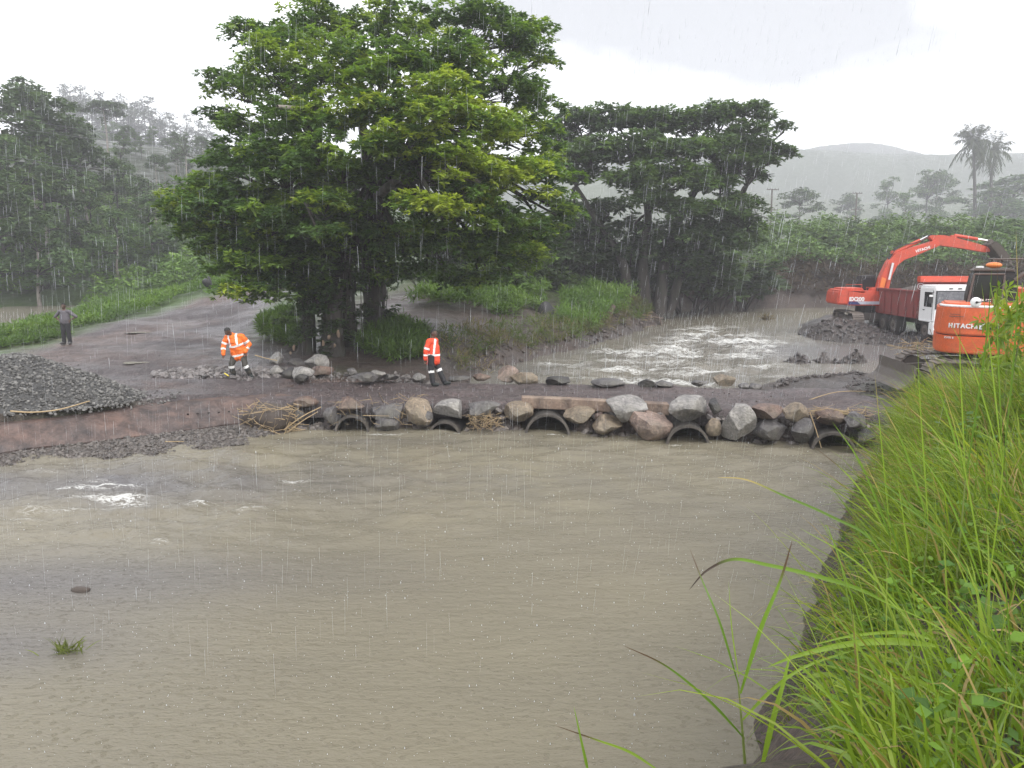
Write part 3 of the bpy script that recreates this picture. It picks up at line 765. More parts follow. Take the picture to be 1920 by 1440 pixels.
def put_rock(i, u0, u1, v0, v1, c, ang, label, group, y, dep):
    V, F = rock_mesh(300 + i, ang, 4)
    p = ony((u0 + u1) / 2, (v0 + v1) / 2, y)
    w, h = (u1 - u0) / FPX * y * 1.03, (v1 - v0) / FPX * y * 1.06
    V = V * np.array([w / 2, dep * max(w, h) / 2, h / 2])
    o = np_mesh('boulder', V, F, M['rock'], None, False)
    o.location = p
    o.rotation_euler = (0, 0, random.uniform(-.15, .15))
    k = random.uniform(0.85, 1.12); o.color = (c[0] * k, c[1] * k, c[2] * k, 1)
    me = o.data
    me.polygons.foreach_set('use_smooth', np.ones(len(me.polygons), bool))
    try: me.set_sharp_from_angle(angle=R(24))
    except Exception: pass
    tag(o, label, 'boulder', group)
FACE_LINE = ([-6.2, -1.8, 1, 4.45, 7.8, 10], [21.2, 21.1, 20.85, 19.95, 19.15, 18.6])
for i, (u0, u1, v0, v1, c, ang, lb) in enumerate(FACE):
    um = (u0 + u1) / 2
    y = 20.5
    for _ in range(4):
        y = float(np.interp((um - 960) / FPX * y * 1.01, *FACE_LINE)) + (0.22 if v1 < 797 else -0.02)
    put_rock(i, u0, u1, v0, v1, c, ang, lb, G_FACE, y, 0.95)
for i, (u0, u1, v0, v1, c, ang, lb) in enumerate(FAR):
    p = onz((u0 + u1) / 2, v1, 0.66)
    put_rock(60 + i, u0, u1, v0, v1, c, ang, lb, G_FAR, p.y + 0.15, 0.9)
for i, (u0, u1, v0, v1, c, ang, lb) in enumerate(TREE):
    p = onz((u0 + u1) / 2, v1, 0.80)
    put_rock(120 + i, u0, u1, v0, v1, c, ang, lb, G_TREE, p.y + 0.2, 0.9)

# ------------------------------------------------------------------ pipes
def conc_mat(name, c, stain, sc=2.0):
    m, nt, b = new_mat(name)
    f = nz(nt, sc, 6, 0.65); f2 = nz(nt, 14, 5, 0.65); f3 = nz(nt, 1.2, 4, 0.6, mscale=(2.5, 2.5, 0.4))
    cc = mixc(nt, 'MIX', c, stain, ramp(nt, f, [(0.36, (0, 0, 0)), (0.66, (1, 1, 1))]))
    cc = mixc(nt, 'MULTIPLY', cc, ramp(nt, f2, [(0.3, (0.72, 0.72, 0.72)), (0.7, (1.2, 1.2, 1.2))]))
    cc = mixc(nt, 'MULTIPLY', cc, ramp(nt, f3, [(0.35, (0.5, 0.5, 0.52)), (0.6, (1.15, 1.15, 1.15))]))
    nt.links.new(cc, b.inputs['Base Color']); b.inputs['Roughness'].default_value = 0.6
    bump(nt, b, f2, 0.8, 0.04)
    return m
M['pipe'] = conc_mat('pipe_concrete', (0.115, 0.10, 0.085), (0.05, 0.044, 0.038))
M['pipe_in'] = conc_mat('shade_dark_pipe_inside', (0.035, 0.032, 0.028), (0.018, 0.017, 0.015))  # wet pipe concrete, with the shade inside the barrel painted into its colour
M['slab'] = conc_mat('mud_stained_concrete', (0.135, 0.085, 0.068), (0.062, 0.054, 0.053), 0.8)
M['beam'] = conc_mat('beam_concrete', (0.25, 0.19, 0.145), (0.15, 0.10, 0.075), 1.5)
PIPE_LAB = ['concrete culvert pipe under a brown boulder, leftmost of the five', 'half-buried concrete culvert pipe, second from left, beside dry straw',
            'widest clear concrete culvert pipe mouth, middle of the five', 'concrete culvert pipe under the blue-grey block boulder, fourth from left', 'rightmost concrete culvert pipe turned towards the reeds']
for (px, py, pz, pr, ln), lb in zip(PIPES, PIPE_LAB):
    root = empty('culvert_pipe', (px, py, pz), -math.atan(ln), lb, 'pipe', 'concrete pipes through the crossing')
    def ringtube(name, r_o, r_i, y0, y1, n=40):
        a = np.linspace(0, 2 * np.pi, n, endpoint=False)
        V = []
        for y, r in ((y0, r_o), (y1, r_o), (y1, r_i), (y0, r_i)):
            V.append(np.stack([r * np.cos(a), np.full(n, y), r * np.sin(a)], -1))
        V = np.concatenate(V); F = []
        for k in range(4):
            for j in range(n):
                j2 = (j + 1) % n; k2 = (k + 1) % 4
                F.append((k * n + j, k * n + j2, k2 * n + j2, k2 * n + j))
        return np_mesh(name, V, F, M['pipe_in'] if name == 'barrel' else M['pipe'], root, False)
    ringtube('barrel', pr - 0.015, pr - 0.075, 0.10, 3.9)
    ringtube('rim', pr, pr - 0.06, -0.02, 0.14)

# concrete beam, remains of the old kerb
def beam_piece(name, pts, parent):
    # pts: list of (x, y, z_top), 0.30 high, 0.28 deep
    V, F = [], []
    for x, y, z in pts:
        V += [(x, y, z), (x, y + 0.3, z + 0.01), (x, y + 0.3, z - 0.32), (x, y, z - 0.30)]
    n = len(pts)
    for i in range(n - 1):
        for k in range(4):
            F.append((i * 4 + k, i * 4 + (k + 1) % 4, i * 4 + 4 + (k + 1) % 4, i * 4 + 4 + k))
    bm = bmesh.new()
    vs = [bm.verts.new(v) for v in V]
    for f in F: bm.faces.new([vs[i] for i in f])
    bm.faces.new([vs[i] for i in (3, 2, 1, 0)]); bm.faces.new([vs[-4 + i] for i in range(4)])
    bmesh.ops.recalc_face_normals(bm, faces=bm.faces[:])
    bmesh.ops.bevel(bm, geom=[e for e in bm.edges], offset=0.015, segments=1, affect='EDGES', clamp_overlap=True)
    return bm_obj(name, bm, M['beam'], parent)
bt = [ony(u, v, y) for u, v, y in ((978, 745, 21.25), (1060, 748, 21.1), (1140, 752, 20.85), (1255, 758, 20.55))]
o = beam_piece('concrete_beam', [p[:] for p in bt], None)
tag(o, 'long stained concrete beam at the road edge behind the big pale boulder', 'beam')

# sloping face of the old concrete crossing on the left bank
SL = SLAB_PX
bot = curve_pts([onz(*a) for a, b in SL], 12); top = curve_pts([onz(*b) for a, b in SL], 12)
n = len(bot); V = []
for i in range(n):
    b_, t_ = bot[i].copy(), top[i].copy()
    j = (fbm(np.array([i * 0.31]), np.array([0.0]), 141, 3)[0] - .5) * 0.10
    b_[2] += j * 0.5
    back = t_ + np.array([-0.08, 0.62, 0.045]); back2 = t_ + np.array([-0.08, 0.62, -0.3])
    e0 = t_ + np.array([0, 0.05, 0.012])
    mid1 = b_ * 0.66 + t_ * 0.34 + np.array([0, 0, 0.015 + j * .15]); mid2 = b_ * 0.33 + t_ * 0.67 + np.array([0, 0, 0.02])
    und = b_ + np.array([0, 0.02, -0.055]); und2 = b_ + np.array([0.02, 0.4, -0.09])
    V += [back2, back, e0, t_, mid2, mid1, b_, und, und2]
V = np.array(V); k = 9
id_ = np.arange(n * k).reshape(n, k)
F = np.concatenate([np.stack([id_[:-1, a], id_[1:, a], id_[1:, (a + 1) % k], id_[:-1, (a + 1) % k]], -1) for a in range(k)])
o = np_mesh('concrete_slab', V, F, M['slab'], None, False)
tag(o, 'sloping reddish mud-stained concrete edge of the old crossing on the left bank', 'concrete slab')
# row of rusty holes where the railing stood
M['hole'] = paint('dark_hole', (0.018, 0.014, 0.012), 0.8, 0.2)
for k_, u in enumerate((352, 370, 391, 410, 429)):
    p = onz(u, 778 - (u - 352) * 0.06, 0.45); 
    bm = bmesh.new(); bmesh.ops.create_uvsphere(bm, u_segments=10, v_segments=6, radius=0.03)
    h = bm_obj('bolt_stub', bm, M['hole'], o, True, p + Vector((0, 0.02, 0.02))); h.scale = (1.2, 0.8, 0.7)

# ------------------------------------------------------------------ loose stones
def stone_protos(n=7):
    out = []
    for i in range(n):
        bm = bmesh.new(); bmesh.ops.create_icosphere(bm, subdivisions=1, radius=1.0)
        V = np.array([v.co[:] for v in bm.verts]); F = np.array([[v.index for v in f.verts] for f in bm.faces]); bm.free()
        r = np.random.default_rng(900 + i)
        for _ in range(4):
            nn = r.normal(size=3); nn /= np.linalg.norm(nn); d = V @ nn - r.uniform(.35, .7); V = V - np.where(d > 0, d, 0)[:, None] * nn
        V *= r.uniform(.7, 1.3, 3)
        out.append((V, F))
    return out
STONES = stone_protos()
def stones(name, P, S, C, mat, parent=None):
    """P (n,3) centres, S (n,) sizes, C (n,3) colours"""
    Vs, Fs, Cs, off = [], [], [], 0
    which = rng.integers(0, len(STONES), len(P))
    for k, (V, F) in enumerate(STONES):
        m = which == k
        if not m.any(): continue
        p, s, c = P[m], S[m], C[m]; q = rng.normal(size=(len(p), 4)); q /= np.linalg.norm(q, axis=1)[:, None]
        w, x, y, z = q.T
        Rm = np.stack([1 - 2 * (y * y + z * z), 2 * (x * y - z * w), 2 * (x * z + y * w), 2 * (x * y + z * w), 1 - 2 * (x * x + z * z), 2 * (y * z - x * w), 2 * (x * z - y * w), 2 * (y * z + x * w), 1 - 2 * (x * x + y * y)], -1).reshape(-1, 3, 3)
        W = np.einsum('nij,vj->nvi', Rm, V) * s[:, None, None]
        W[..., 2] *= 0.8
        W += p[:, None]
        Vs.append(W.reshape(-1, 3)); Fs.append((F[None] + (np.arange(len(p)) * len(V))[:, None, None] + off).reshape(-1, 3))
        Cs.append(np.repeat(c, len(V), 0)); off += len(p) * len(V)
    return np_mesh(name, np.concatenate(Vs), np.concatenate(Fs), mat, parent, False, np.concatenate(Cs))
def stone_mat():
    m, nt, b = new_mat('crushed_stone')
    a = attr(nt, 'col'); f = nz(nt, 22, 4, 0.7)
    nt.links.new(mixc(nt, 'MULTIPLY', a.outputs['Color'], ramp(nt, f, [(0.3, (.75,) * 3), (0.7, (1.2,) * 3)])), b.inputs['Base Color'])
    b.inputs['Roughness'].default_value = 0.55
    return m
M['stone'] = stone_mat()

# gravel heap on the left
pc = onz(40, 760, 0.9) + Vector((-0.9, 1.35, 0))
root = empty('gravel_pile', (pc.x, pc.y, 0.8), 0, 'heap of dark crushed stone on the left bank beside the road', 'gravel pile')
th = np.linspace(0, 2 * np.pi, 72, endpoint=False); rr = np.linspace(0, 1, 22)
RX, RY, HP = 3.15, 2.1, 1.28
def pile_z(x, y):
    q = np.sqrt((x / RX) ** 2 + (y / RY) ** 2)
    return HP * np.clip(1.06 - np.maximum(q, 0.16) ** 1.15, 0, 1) * (1 + 0.25 * (fbm((x + 9) * .9, (y + 9) * .9, 150, 3) - .5)) - 0.02
T_, R_ = np.meshgrid(th, rr * 1.02); X_, Y_ = R_ * RX * np.cos(T_), R_ * RY * np.sin(T_)
V = np.stack([X_, Y_, pile_z(X_, Y_)], -1).reshape(-1, 3)
id_ = np.arange(22 * 72).reshape(22, 72)
F = np.stack([id_[:-1], np.roll(id_, -1, 1)[:-1], np.roll(id_, -1, 1)[1:], id_[1:]], -1).reshape(-1, 4)
np_mesh('mound', V, F, M['ground'], root, True, np.full((len(V), 3), 0.05))
N = 7000
t, q = rng.uniform(0, 2 * np.pi, N), np.sqrt(rng.uniform(0, 1.12, N)); q = np.where(rng.random(N) < .07, rng.uniform(1.0, 1.35, N), q)
X_, Y_ = q * RX * np.cos(t), q * RY * np.sin(t)
P = np.stack([X_, Y_, np.maximum(pile_z(X_, Y_), 0.03) + rng.uniform(-.01, .02, N)], -1)
S = rng.uniform(.016, .062, N) * np.where(rng.random(N) < .04, 1.6, 1)
C = np.array([.072, .07, .066]) * rng.uniform(.35, 1, (N, 1)) ** 1.6 * 2.6
tag(stones('stone_cover', P, S, C, M['stone'], root), kind='stuff')

# gravel toe under the slab, shoulders of the road, rubble by the stooping worker, mud clods round the machines
def scatter(n, fn):
    pts = np.concatenate([fn() for _ in range(1)])
    return pts
def patch(n, poly_pts):
    A = np.array(poly_pts, float); lo, hi = A.min(0), A.max(0)
    out = np.zeros((0, 2))
    while len(out) < n:
        p = rng.uniform(lo, hi, (n * 2, 2)); p = p[sdist(poly_pts, p[:, 0], p[:, 1]) < 0]; out = np.concatenate([out, p])
    return out[:n]
def lay(name, specs, kindlabel=None):
    Ps, Ss, Cs = [], [], []
    for n, poly, s0, s1, c, sink in specs:
        p = patch(n, poly); z = height(p[:, 0], p[:, 1])
        if len(sink) > 1: z = np.where((p[:, 0] > -6.9) & (p[:, 0] < 10) , np.maximum(z, 0.69), z)
        s = s0 * (s1 / s0) ** (rng.random(n) ** 2.2)
        Ps.append(np.stack([p[:, 0], p[:, 1], z + s * sink[0]], -1)); Ss.append(s); Cs.append(np.array(c) * rng.uniform(.55, 1.6, (n, 1)))
    return tag(stones(name, np.concatenate(Ps), np.concatenate(Ss), np.concatenate(Cs), M['stone']), kind='stuff')
TOE = [(-14, 16.2), (-11.5, 17.35), (-8.3, 18.3), (-6.6, 19.3), (-6.0, 20.5), (-6.6, 21.0), (-7.6, 20.8), (-9, 19.9), (-11.2, 18.4), (-14, 17.2)]
lay('wedged_rubble', [(1500, [(-6.2, 21.15), (-1.8, 21.0), (1, 20.75), (4.45, 19.85), (7.8, 19.05), (9.8, 18.6), (9.8, 19.2), (7.8, 19.7), (4.45, 20.5), (1, 21.35), (-1.8, 21.55), (-6.2, 21.6)], .03, .17, (.12, .105, .095), (0.3,))])
lay('bank_gravel', [(4400, TOE, .018, .085, (.085, .075, .068), (0.1,))])
lay('road_gravel', [
    (900, [(-13, 19.8), (-7, 21.7), (-7, 25), (-10.5, 30), (-20, 33), (-20, 24)], .012, .04, (.13, .115, .115), (0.1,)),
    (1100, [(-7, 21.7), (1, 21.5), (4.4, 20.8), (9.8, 19.3), (9.8, 22.7), (4.4, 24.4), (-7, 24.9)], .012, .045, (.11, .09, .085), (0.1, 1)),
    (900, [(-11.2, 24.6), (-8.4, 24.6), (-7.4, 25.4), (-7.6, 26.4), (-10, 26.8), (-11.6, 25.6)], .03, .16, (.13, .118, .115), (0.25,)),
    (400, [(-8, 25.2), (-2.6, 25.0), (-2.2, 26), (-4, 26.6), (-8, 26.8)], .03, .14, (.11, .1, .095), (0.25,))])
lay('mud_clods', [
    (900, [(8, 24.4), (13.5, 26.5), (14.5, 29), (9.6, 27.9)], .025, .14, (.062, .053, .05), (0.2,)),
    (800, [(9.7, 32.2), (12.5, 31.8), (15.8, 32.4), (15, 34), (13, 35.4), (10, 34.6)], .03, .17, (.06, .052, .05), (0.2,)),
    (1200, [(16, 42), (18.5, 40), (21, 39), (23, 44), (19.5, 47), (16.5, 46)], .03, .2, (.068, .06, .058), (0.2,)),
    (900, [(10.2, 19.2), (14, 19.5), (14.5, 25), (11, 25.5), (9.6, 23)], .02, .09, (.07, .06, .055), (0.2,)),
    (1500, [(2.1, 32), (8.5, 47), (9.6, 54), (7, 53), (1.5, 39), (-2.5, 30), (-1.6, 27)], .025, .2, (.06, .047, .04), (0.2,))])

# ================================================================== VEGETATION
def unit(a):
    return a / (np.linalg.norm(a, axis=-1, keepdims=True) + 1e-9)

def leaf_arrays(B, Dr, L, W, C, g, fold=0.25):
    """B bases, Dr unit directions, L lengths, W widths, C colours -> folded diamond leaves"""
    n = len(B)
    up = unit(np.array([0, 0, 1.0]) + g.normal(0, 0.35, (n, 3)))
    S = unit(np.cross(Dr, up)); N = np.cross(S, Dr)
    mid = B + Dr * (L * 0.5)[:, None]
    tip = B + Dr * L[:, None] - np.array([0, 0, 1.0]) * (L * 0.12)[:, None]
    a = mid + S * (W * 0.5)[:, None] - N * (W * fold)[:, None]
    b = mid - S * (W * 0.5)[:, None] - N * (W * fold)[:, None]
    V = np.stack([B, a, tip, b], 1).reshape(-1, 3)
    F = np.arange(n * 4).reshape(n, 4)
    return V, F, np.repeat(C, 4, 0)

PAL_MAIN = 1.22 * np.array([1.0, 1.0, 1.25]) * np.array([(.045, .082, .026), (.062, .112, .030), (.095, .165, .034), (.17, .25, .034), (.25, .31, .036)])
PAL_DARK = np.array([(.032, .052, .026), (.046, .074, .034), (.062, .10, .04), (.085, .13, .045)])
PAL_MID = np.array([(.04, .07, .03), (.058, .10, .04), (.08, .132, .046), (.11, .165, .05)])
PAL_FAR = np.array([(.03, .045, .022), (.04, .06, .028), (.055, .075, .032)])

def crown(lobes, rc, ros, nl, L, W, pal, seed, flat=0.62, dens=1.0, bias=0.0, tint=None):
    """lobes (x,y,z,R) -> leaf arrays and clump centres by lobe"""
    g = np.random.default_rng(seed)
    Bs, Ds, Ls, Ws, Cs, clumps = [], [], [], [], [], []
    for li, (x, y, z, Rr) in enumerate(lobes):
        nc = max(3, int(dens * 2.6 * (Rr / rc) ** 2))
        d = unit(g.normal(size=(nc, 3))); d[:, 2] = np.where(d[:, 2] < -0.25, -d[:, 2] * 0.6, d[:, 2])
        rad = Rr * np.where(g.random(nc) < 0.72, g.uniform(0.78, 1.0, nc), g.uniform(0.3, 0.8, nc))
        cc = np.array([x, y, z]) + d * rad[:, None] * np.array([1, 1, flat + 0.1])
        clumps.append(cc)
        tone = g.random(nc) * 0.75 + 0.25 * g.random()
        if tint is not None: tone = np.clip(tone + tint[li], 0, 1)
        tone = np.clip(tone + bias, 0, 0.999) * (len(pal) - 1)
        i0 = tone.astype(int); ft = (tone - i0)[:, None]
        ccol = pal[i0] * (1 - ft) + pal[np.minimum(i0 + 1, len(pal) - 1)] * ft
        m = nc * ros
        rp = unit(g.normal(size=(m, 3))); rp[:, 2] = np.abs(rp[:, 2])
        rr = rc * g.uniform(0.25, 1.0, m) ** 0.6
        rcen = np.repeat(cc, ros, 0) + rp * rr[:, None] * np.array([1, 1, 0.72]) - np.array([0, 0, 0.3 * rc]) * (rr[:, None] / rc) ** 2
        k = m * nl
        az = g.uniform(0, 2 * np.pi, k)
        out = np.repeat(rp, nl, 0)
        dv = np.stack([np.cos(az), np.sin(az), g.uniform(-0.75, 0.25, k)], -1) + out * 0.55
        Bs.append(np.repeat(rcen, nl, 0) + g.normal(0, 0.03 * rc, (k, 3))); Ds.append(unit(dv))
        Ls.append(L * g.uniform(0.65, 1.25, k)); Ws.append(W * g.uniform(0.7, 1.2, k))
        Cs.append(np.repeat(np.repeat(ccol, ros, 0) * g.uniform(0.75, 1.25, (m, 1)), nl, 0) * g.uniform(0.8, 1.2, (k, 1)))
    V, F, C = leaf_arrays(np.concatenate(Bs), np.concatenate(Ds), np.concatenate(Ls), np.concatenate(Ws), np.concatenate(Cs), g)
    return V, F, C, clumps

def limb_paths(fork, lobes, clumps, g, r0=0.16, twig=0.022, share=1.0):
    paths = []
    for (x, y, z, Rr), cc in zip(lobes, clumps):
        f = np.array(min(fork, key=lambda p: (p[0] - x) ** 2 + (p[1] - y) ** 2 + 0.3 * (p[2] - z) ** 2))
        e = np.array([x, y, z - 0.15 * Rr])
        d = e - f; ln = np.linalg.norm(d)
        m1 = f + d * 0.35 + np.array([0, 0, 0.14 * ln]) + g.normal(0, 0.05 * ln, 3)
        m2 = f + d * 0.7 + np.array([0, 0, 0.08 * ln]) + g.normal(0, 0.05 * ln, 3)
        P = curve_pts([f, m1, m2, e], 5)
        paths.append((P, np.linspace(r0 * (0.5 + 0.08 * ln), twig * 1.8, len(P))))
        for c in cc:
            if g.random() > share: continue
            s = P[g.integers(len(P) // 2, len(P))]
            mid = (s + c) / 2 + np.array([0, 0, 0.1]) + g.normal(0, 0.08, 3)
            Q = np.array([s, mid, c])
            paths.append((Q, np.array([twig, twig * 0.7, twig * 0.3])))
    return paths

def stem(pts, r0, r1, g, flare=1.6, k=8):
    P = curve_pts(pts, k); n = len(P); t = np.linspace(0, 1, n)
    r = (r0 + (r1 - r0) * t) * (1 + (flare - 1) * np.exp(-t * 9)) * (1 + g.normal(0, 0.04, n))
    return P, r

# ------------------------------------------------------------------ the big tree
g1 = np.random.default_rng(5)
TY = 31.0
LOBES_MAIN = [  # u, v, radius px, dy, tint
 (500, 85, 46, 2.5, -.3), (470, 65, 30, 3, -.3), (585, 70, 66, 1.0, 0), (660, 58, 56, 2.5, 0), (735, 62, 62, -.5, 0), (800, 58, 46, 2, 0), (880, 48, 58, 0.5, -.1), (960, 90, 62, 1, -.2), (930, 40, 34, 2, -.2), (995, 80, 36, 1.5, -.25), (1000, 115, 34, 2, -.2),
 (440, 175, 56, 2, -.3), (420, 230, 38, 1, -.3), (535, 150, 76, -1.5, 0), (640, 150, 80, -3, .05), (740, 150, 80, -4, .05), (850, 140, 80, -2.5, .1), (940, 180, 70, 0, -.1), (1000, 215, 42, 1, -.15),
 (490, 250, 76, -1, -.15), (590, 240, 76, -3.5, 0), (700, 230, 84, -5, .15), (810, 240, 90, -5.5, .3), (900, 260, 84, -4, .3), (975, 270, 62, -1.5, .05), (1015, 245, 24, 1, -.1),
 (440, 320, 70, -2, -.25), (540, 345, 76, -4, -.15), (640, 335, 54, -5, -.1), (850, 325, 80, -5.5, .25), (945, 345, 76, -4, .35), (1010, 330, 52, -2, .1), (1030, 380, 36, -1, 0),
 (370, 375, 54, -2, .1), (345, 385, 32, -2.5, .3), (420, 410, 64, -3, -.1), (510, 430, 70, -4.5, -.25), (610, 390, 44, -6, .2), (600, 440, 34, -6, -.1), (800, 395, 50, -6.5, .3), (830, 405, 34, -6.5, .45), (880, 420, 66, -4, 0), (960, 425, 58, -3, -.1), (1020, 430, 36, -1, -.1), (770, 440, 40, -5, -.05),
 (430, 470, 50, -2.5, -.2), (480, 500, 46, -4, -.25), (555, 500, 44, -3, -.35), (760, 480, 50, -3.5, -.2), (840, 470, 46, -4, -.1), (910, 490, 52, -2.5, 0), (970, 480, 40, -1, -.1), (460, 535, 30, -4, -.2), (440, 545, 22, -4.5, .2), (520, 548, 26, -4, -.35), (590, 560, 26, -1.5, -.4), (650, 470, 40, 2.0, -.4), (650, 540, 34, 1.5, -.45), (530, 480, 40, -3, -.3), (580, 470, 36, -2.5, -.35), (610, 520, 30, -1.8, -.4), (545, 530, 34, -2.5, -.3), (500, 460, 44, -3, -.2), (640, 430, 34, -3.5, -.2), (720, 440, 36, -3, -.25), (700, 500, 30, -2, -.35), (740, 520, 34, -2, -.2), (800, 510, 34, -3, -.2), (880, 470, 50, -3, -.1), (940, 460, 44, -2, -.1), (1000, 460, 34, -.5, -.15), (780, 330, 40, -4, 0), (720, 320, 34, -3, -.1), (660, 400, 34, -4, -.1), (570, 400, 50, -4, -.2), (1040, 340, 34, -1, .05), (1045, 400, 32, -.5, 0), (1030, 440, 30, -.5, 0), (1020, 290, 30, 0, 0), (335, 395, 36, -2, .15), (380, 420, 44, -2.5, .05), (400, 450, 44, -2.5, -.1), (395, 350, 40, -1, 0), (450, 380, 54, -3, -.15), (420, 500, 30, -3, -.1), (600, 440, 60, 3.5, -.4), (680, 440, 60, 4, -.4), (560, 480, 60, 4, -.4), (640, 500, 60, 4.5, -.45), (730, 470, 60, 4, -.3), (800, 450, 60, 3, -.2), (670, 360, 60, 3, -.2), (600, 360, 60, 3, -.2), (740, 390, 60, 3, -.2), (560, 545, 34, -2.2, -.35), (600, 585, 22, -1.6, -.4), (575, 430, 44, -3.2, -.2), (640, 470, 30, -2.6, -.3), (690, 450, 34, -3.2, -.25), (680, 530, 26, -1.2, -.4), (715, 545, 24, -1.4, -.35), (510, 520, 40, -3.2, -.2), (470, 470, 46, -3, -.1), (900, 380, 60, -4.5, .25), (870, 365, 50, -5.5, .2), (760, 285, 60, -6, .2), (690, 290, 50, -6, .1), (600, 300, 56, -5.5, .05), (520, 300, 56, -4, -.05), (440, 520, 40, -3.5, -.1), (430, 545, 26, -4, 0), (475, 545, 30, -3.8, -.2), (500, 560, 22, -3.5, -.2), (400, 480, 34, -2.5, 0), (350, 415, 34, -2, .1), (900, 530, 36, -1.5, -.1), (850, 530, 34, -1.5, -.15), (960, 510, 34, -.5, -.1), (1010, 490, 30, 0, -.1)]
def to_lobes(rows, y0):
    out, tint = [], []
    for u, v, r, dy, t in rows:
        y = y0 + dy; p = ony(u, v, y); out.append((p.x, p.y, p.z, r / FPX * y)); tint.append(t)
    return out, tint
big = empty('rain_tree', (-7.0, 30.2, hz(-7, 30.2)), 0, 'huge spreading green tree with dark trunks beside the road', 'tree')
def child_at(o, root):
    o.location = (-root.location[0], -root.location[1], -root.location[2])
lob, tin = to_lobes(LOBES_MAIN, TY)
IVY = []
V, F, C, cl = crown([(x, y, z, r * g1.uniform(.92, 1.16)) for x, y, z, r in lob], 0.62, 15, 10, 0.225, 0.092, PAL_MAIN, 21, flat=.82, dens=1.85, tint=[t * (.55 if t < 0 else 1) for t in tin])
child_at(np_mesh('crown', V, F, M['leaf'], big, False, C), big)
def pz(u, v, y, lift=0.0):
    p = ony(u, v, y); return np.array([p.x, p.y, p.z + lift])
def gnd(u, v, y):
    p = ony(u, v, y); return np.array([p.x, p.y, hz(p.x, p.y) - 0.25])
S1 = stem([gnd(572, 655, 29.9), pz(578, 600, 30), pz(575, 540, 30), pz(560, 470, 30), pz(540, 400, 29.8)], 0.30, 0.15, g1, 1.35)
S2 = stem([gnd(625, 660, 29.6), pz(624, 600, 29.8), pz(628, 540, 30), pz(655, 460, 30.2), pz(690, 385, 30.4), pz(730, 330, 30.5)], 0.40, 0.18, g1, 1.35)
S3 = stem([gnd(700, 570, 32), pz(703, 520, 32), pz(708, 450, 32), pz(705, 390, 31.5), pz(690, 320, 31), pz(680, 240, 31)], 0.44, 0.17, g1, 1.2)
S4 = stem([gnd(655, 620, 31), pz(652, 560, 31), pz(640, 480, 31), pz(610, 400, 31), pz(600, 300, 31)], 0.30, 0.14, g1, 1.3)
for s in (S1, S2, S3, S4):
    V, F = tube_arrays([s], 16)
    nn = (fbm(V[:, 0] * 3 + V[:, 1] * 2, V[:, 2] * 0.9, 33, 4) - .5)[:, None] * 0.22
    ctr = np.repeat(s[0], 16, 0); V = ctr + (V - ctr) * (1 + nn * 2.2)
    child_at(np_mesh('trunk', V, F, M['bark'], big, True), big)
ivy = []
for s_ in (S1, S2, S3, S4):
    for p_ in s_[0][3:-6:2]:
        for _ in range(2): ivy.append((p_[0] + g1.normal(0, .28), p_[1] + g1.normal(-.15, .2), p_[2] + g1.normal(0, .15), g1.uniform(.26, .5)))
V, F, C, _c = crown(ivy, .3, 8, 7, .17, .09, PAL_DARK * 1.2, 27, flat=1.2, dens=.8)
child_at(np_mesh('creeper', V, F, M['leaf'], big, False, C), big)
forks = [S1[0][-1], S1[0][-8], S2[0][-1], S2[0][-6], S3[0][-1], S3[0][-8], S4[0][-1], S4[0][-8]]
lp = limb_paths(forks, lob, cl, g1, 0.13, 0.020, 0.5)
child_at(tube('branch', lp, M['bark'], big, 6), big)
big.children[-1]['kind'] = 'stuff'
# two long pale limbs that show through the leaves
for pts in ([pz(690, 385, 30.4), pz(735, 345, 28.5), pz(780, 322, 27), pz(850, 318, 25.6)], [pz(640, 250, 30), pz(610, 215, 28), pz(560, 205, 26.8), pz(520, 200, 26)], [pz(720, 350, 30), pz(790, 335, 28), pz(850, 330, 26), pz(900, 340, 25.5)]):
    P = curve_pts(pts, 8); child_at(tube('limb', [(P, np.linspace(0.2, 0.06, len(P)))], M['bark_pale'], big, 8), big)
vp = []
for _ in range(46):
    u = g1.uniform(540, 720); y = g1.uniform(28.6, 30.5); v0 = g1.uniform(380, 500); v1 = v0 + g1.uniform(50, 190)
    a, b = pz(u, v0, y), pz(u + g1.normal(0, 6), v1, y)
    vp.append((curve_pts([a, (a + b) / 2 + g1.normal(0, .12, 3), b], 5), np.full(11, 0.014)))
child_at(tag(tube('hanging_vine', vp, M['bark'], big, 4), kind='stuff'), big)
# pale scars where roots were cut
M['scar'] = paint('cut_wood', (0.26, 0.19, 0.135), 0.7, 0.5, (0.08, 0.06, 0.05), scale=6)
for u, v, w, h in ((606, 643, .05, .12), (617, 632, .06, .09), (634, 626, .07, .16), (628, 648, .05, .08), (551, 652, .06, .12), (545, 662, .05, .08)):
    V, F = rock_mesh(700 + u, .6, 2); p = ony(u, v, 29.02 if u > 600 else 29.4)
    o = np_mesh('root_scar', V * np.array([w, .05, h]), F, M['scar'], big, True); o.location = p - big.location

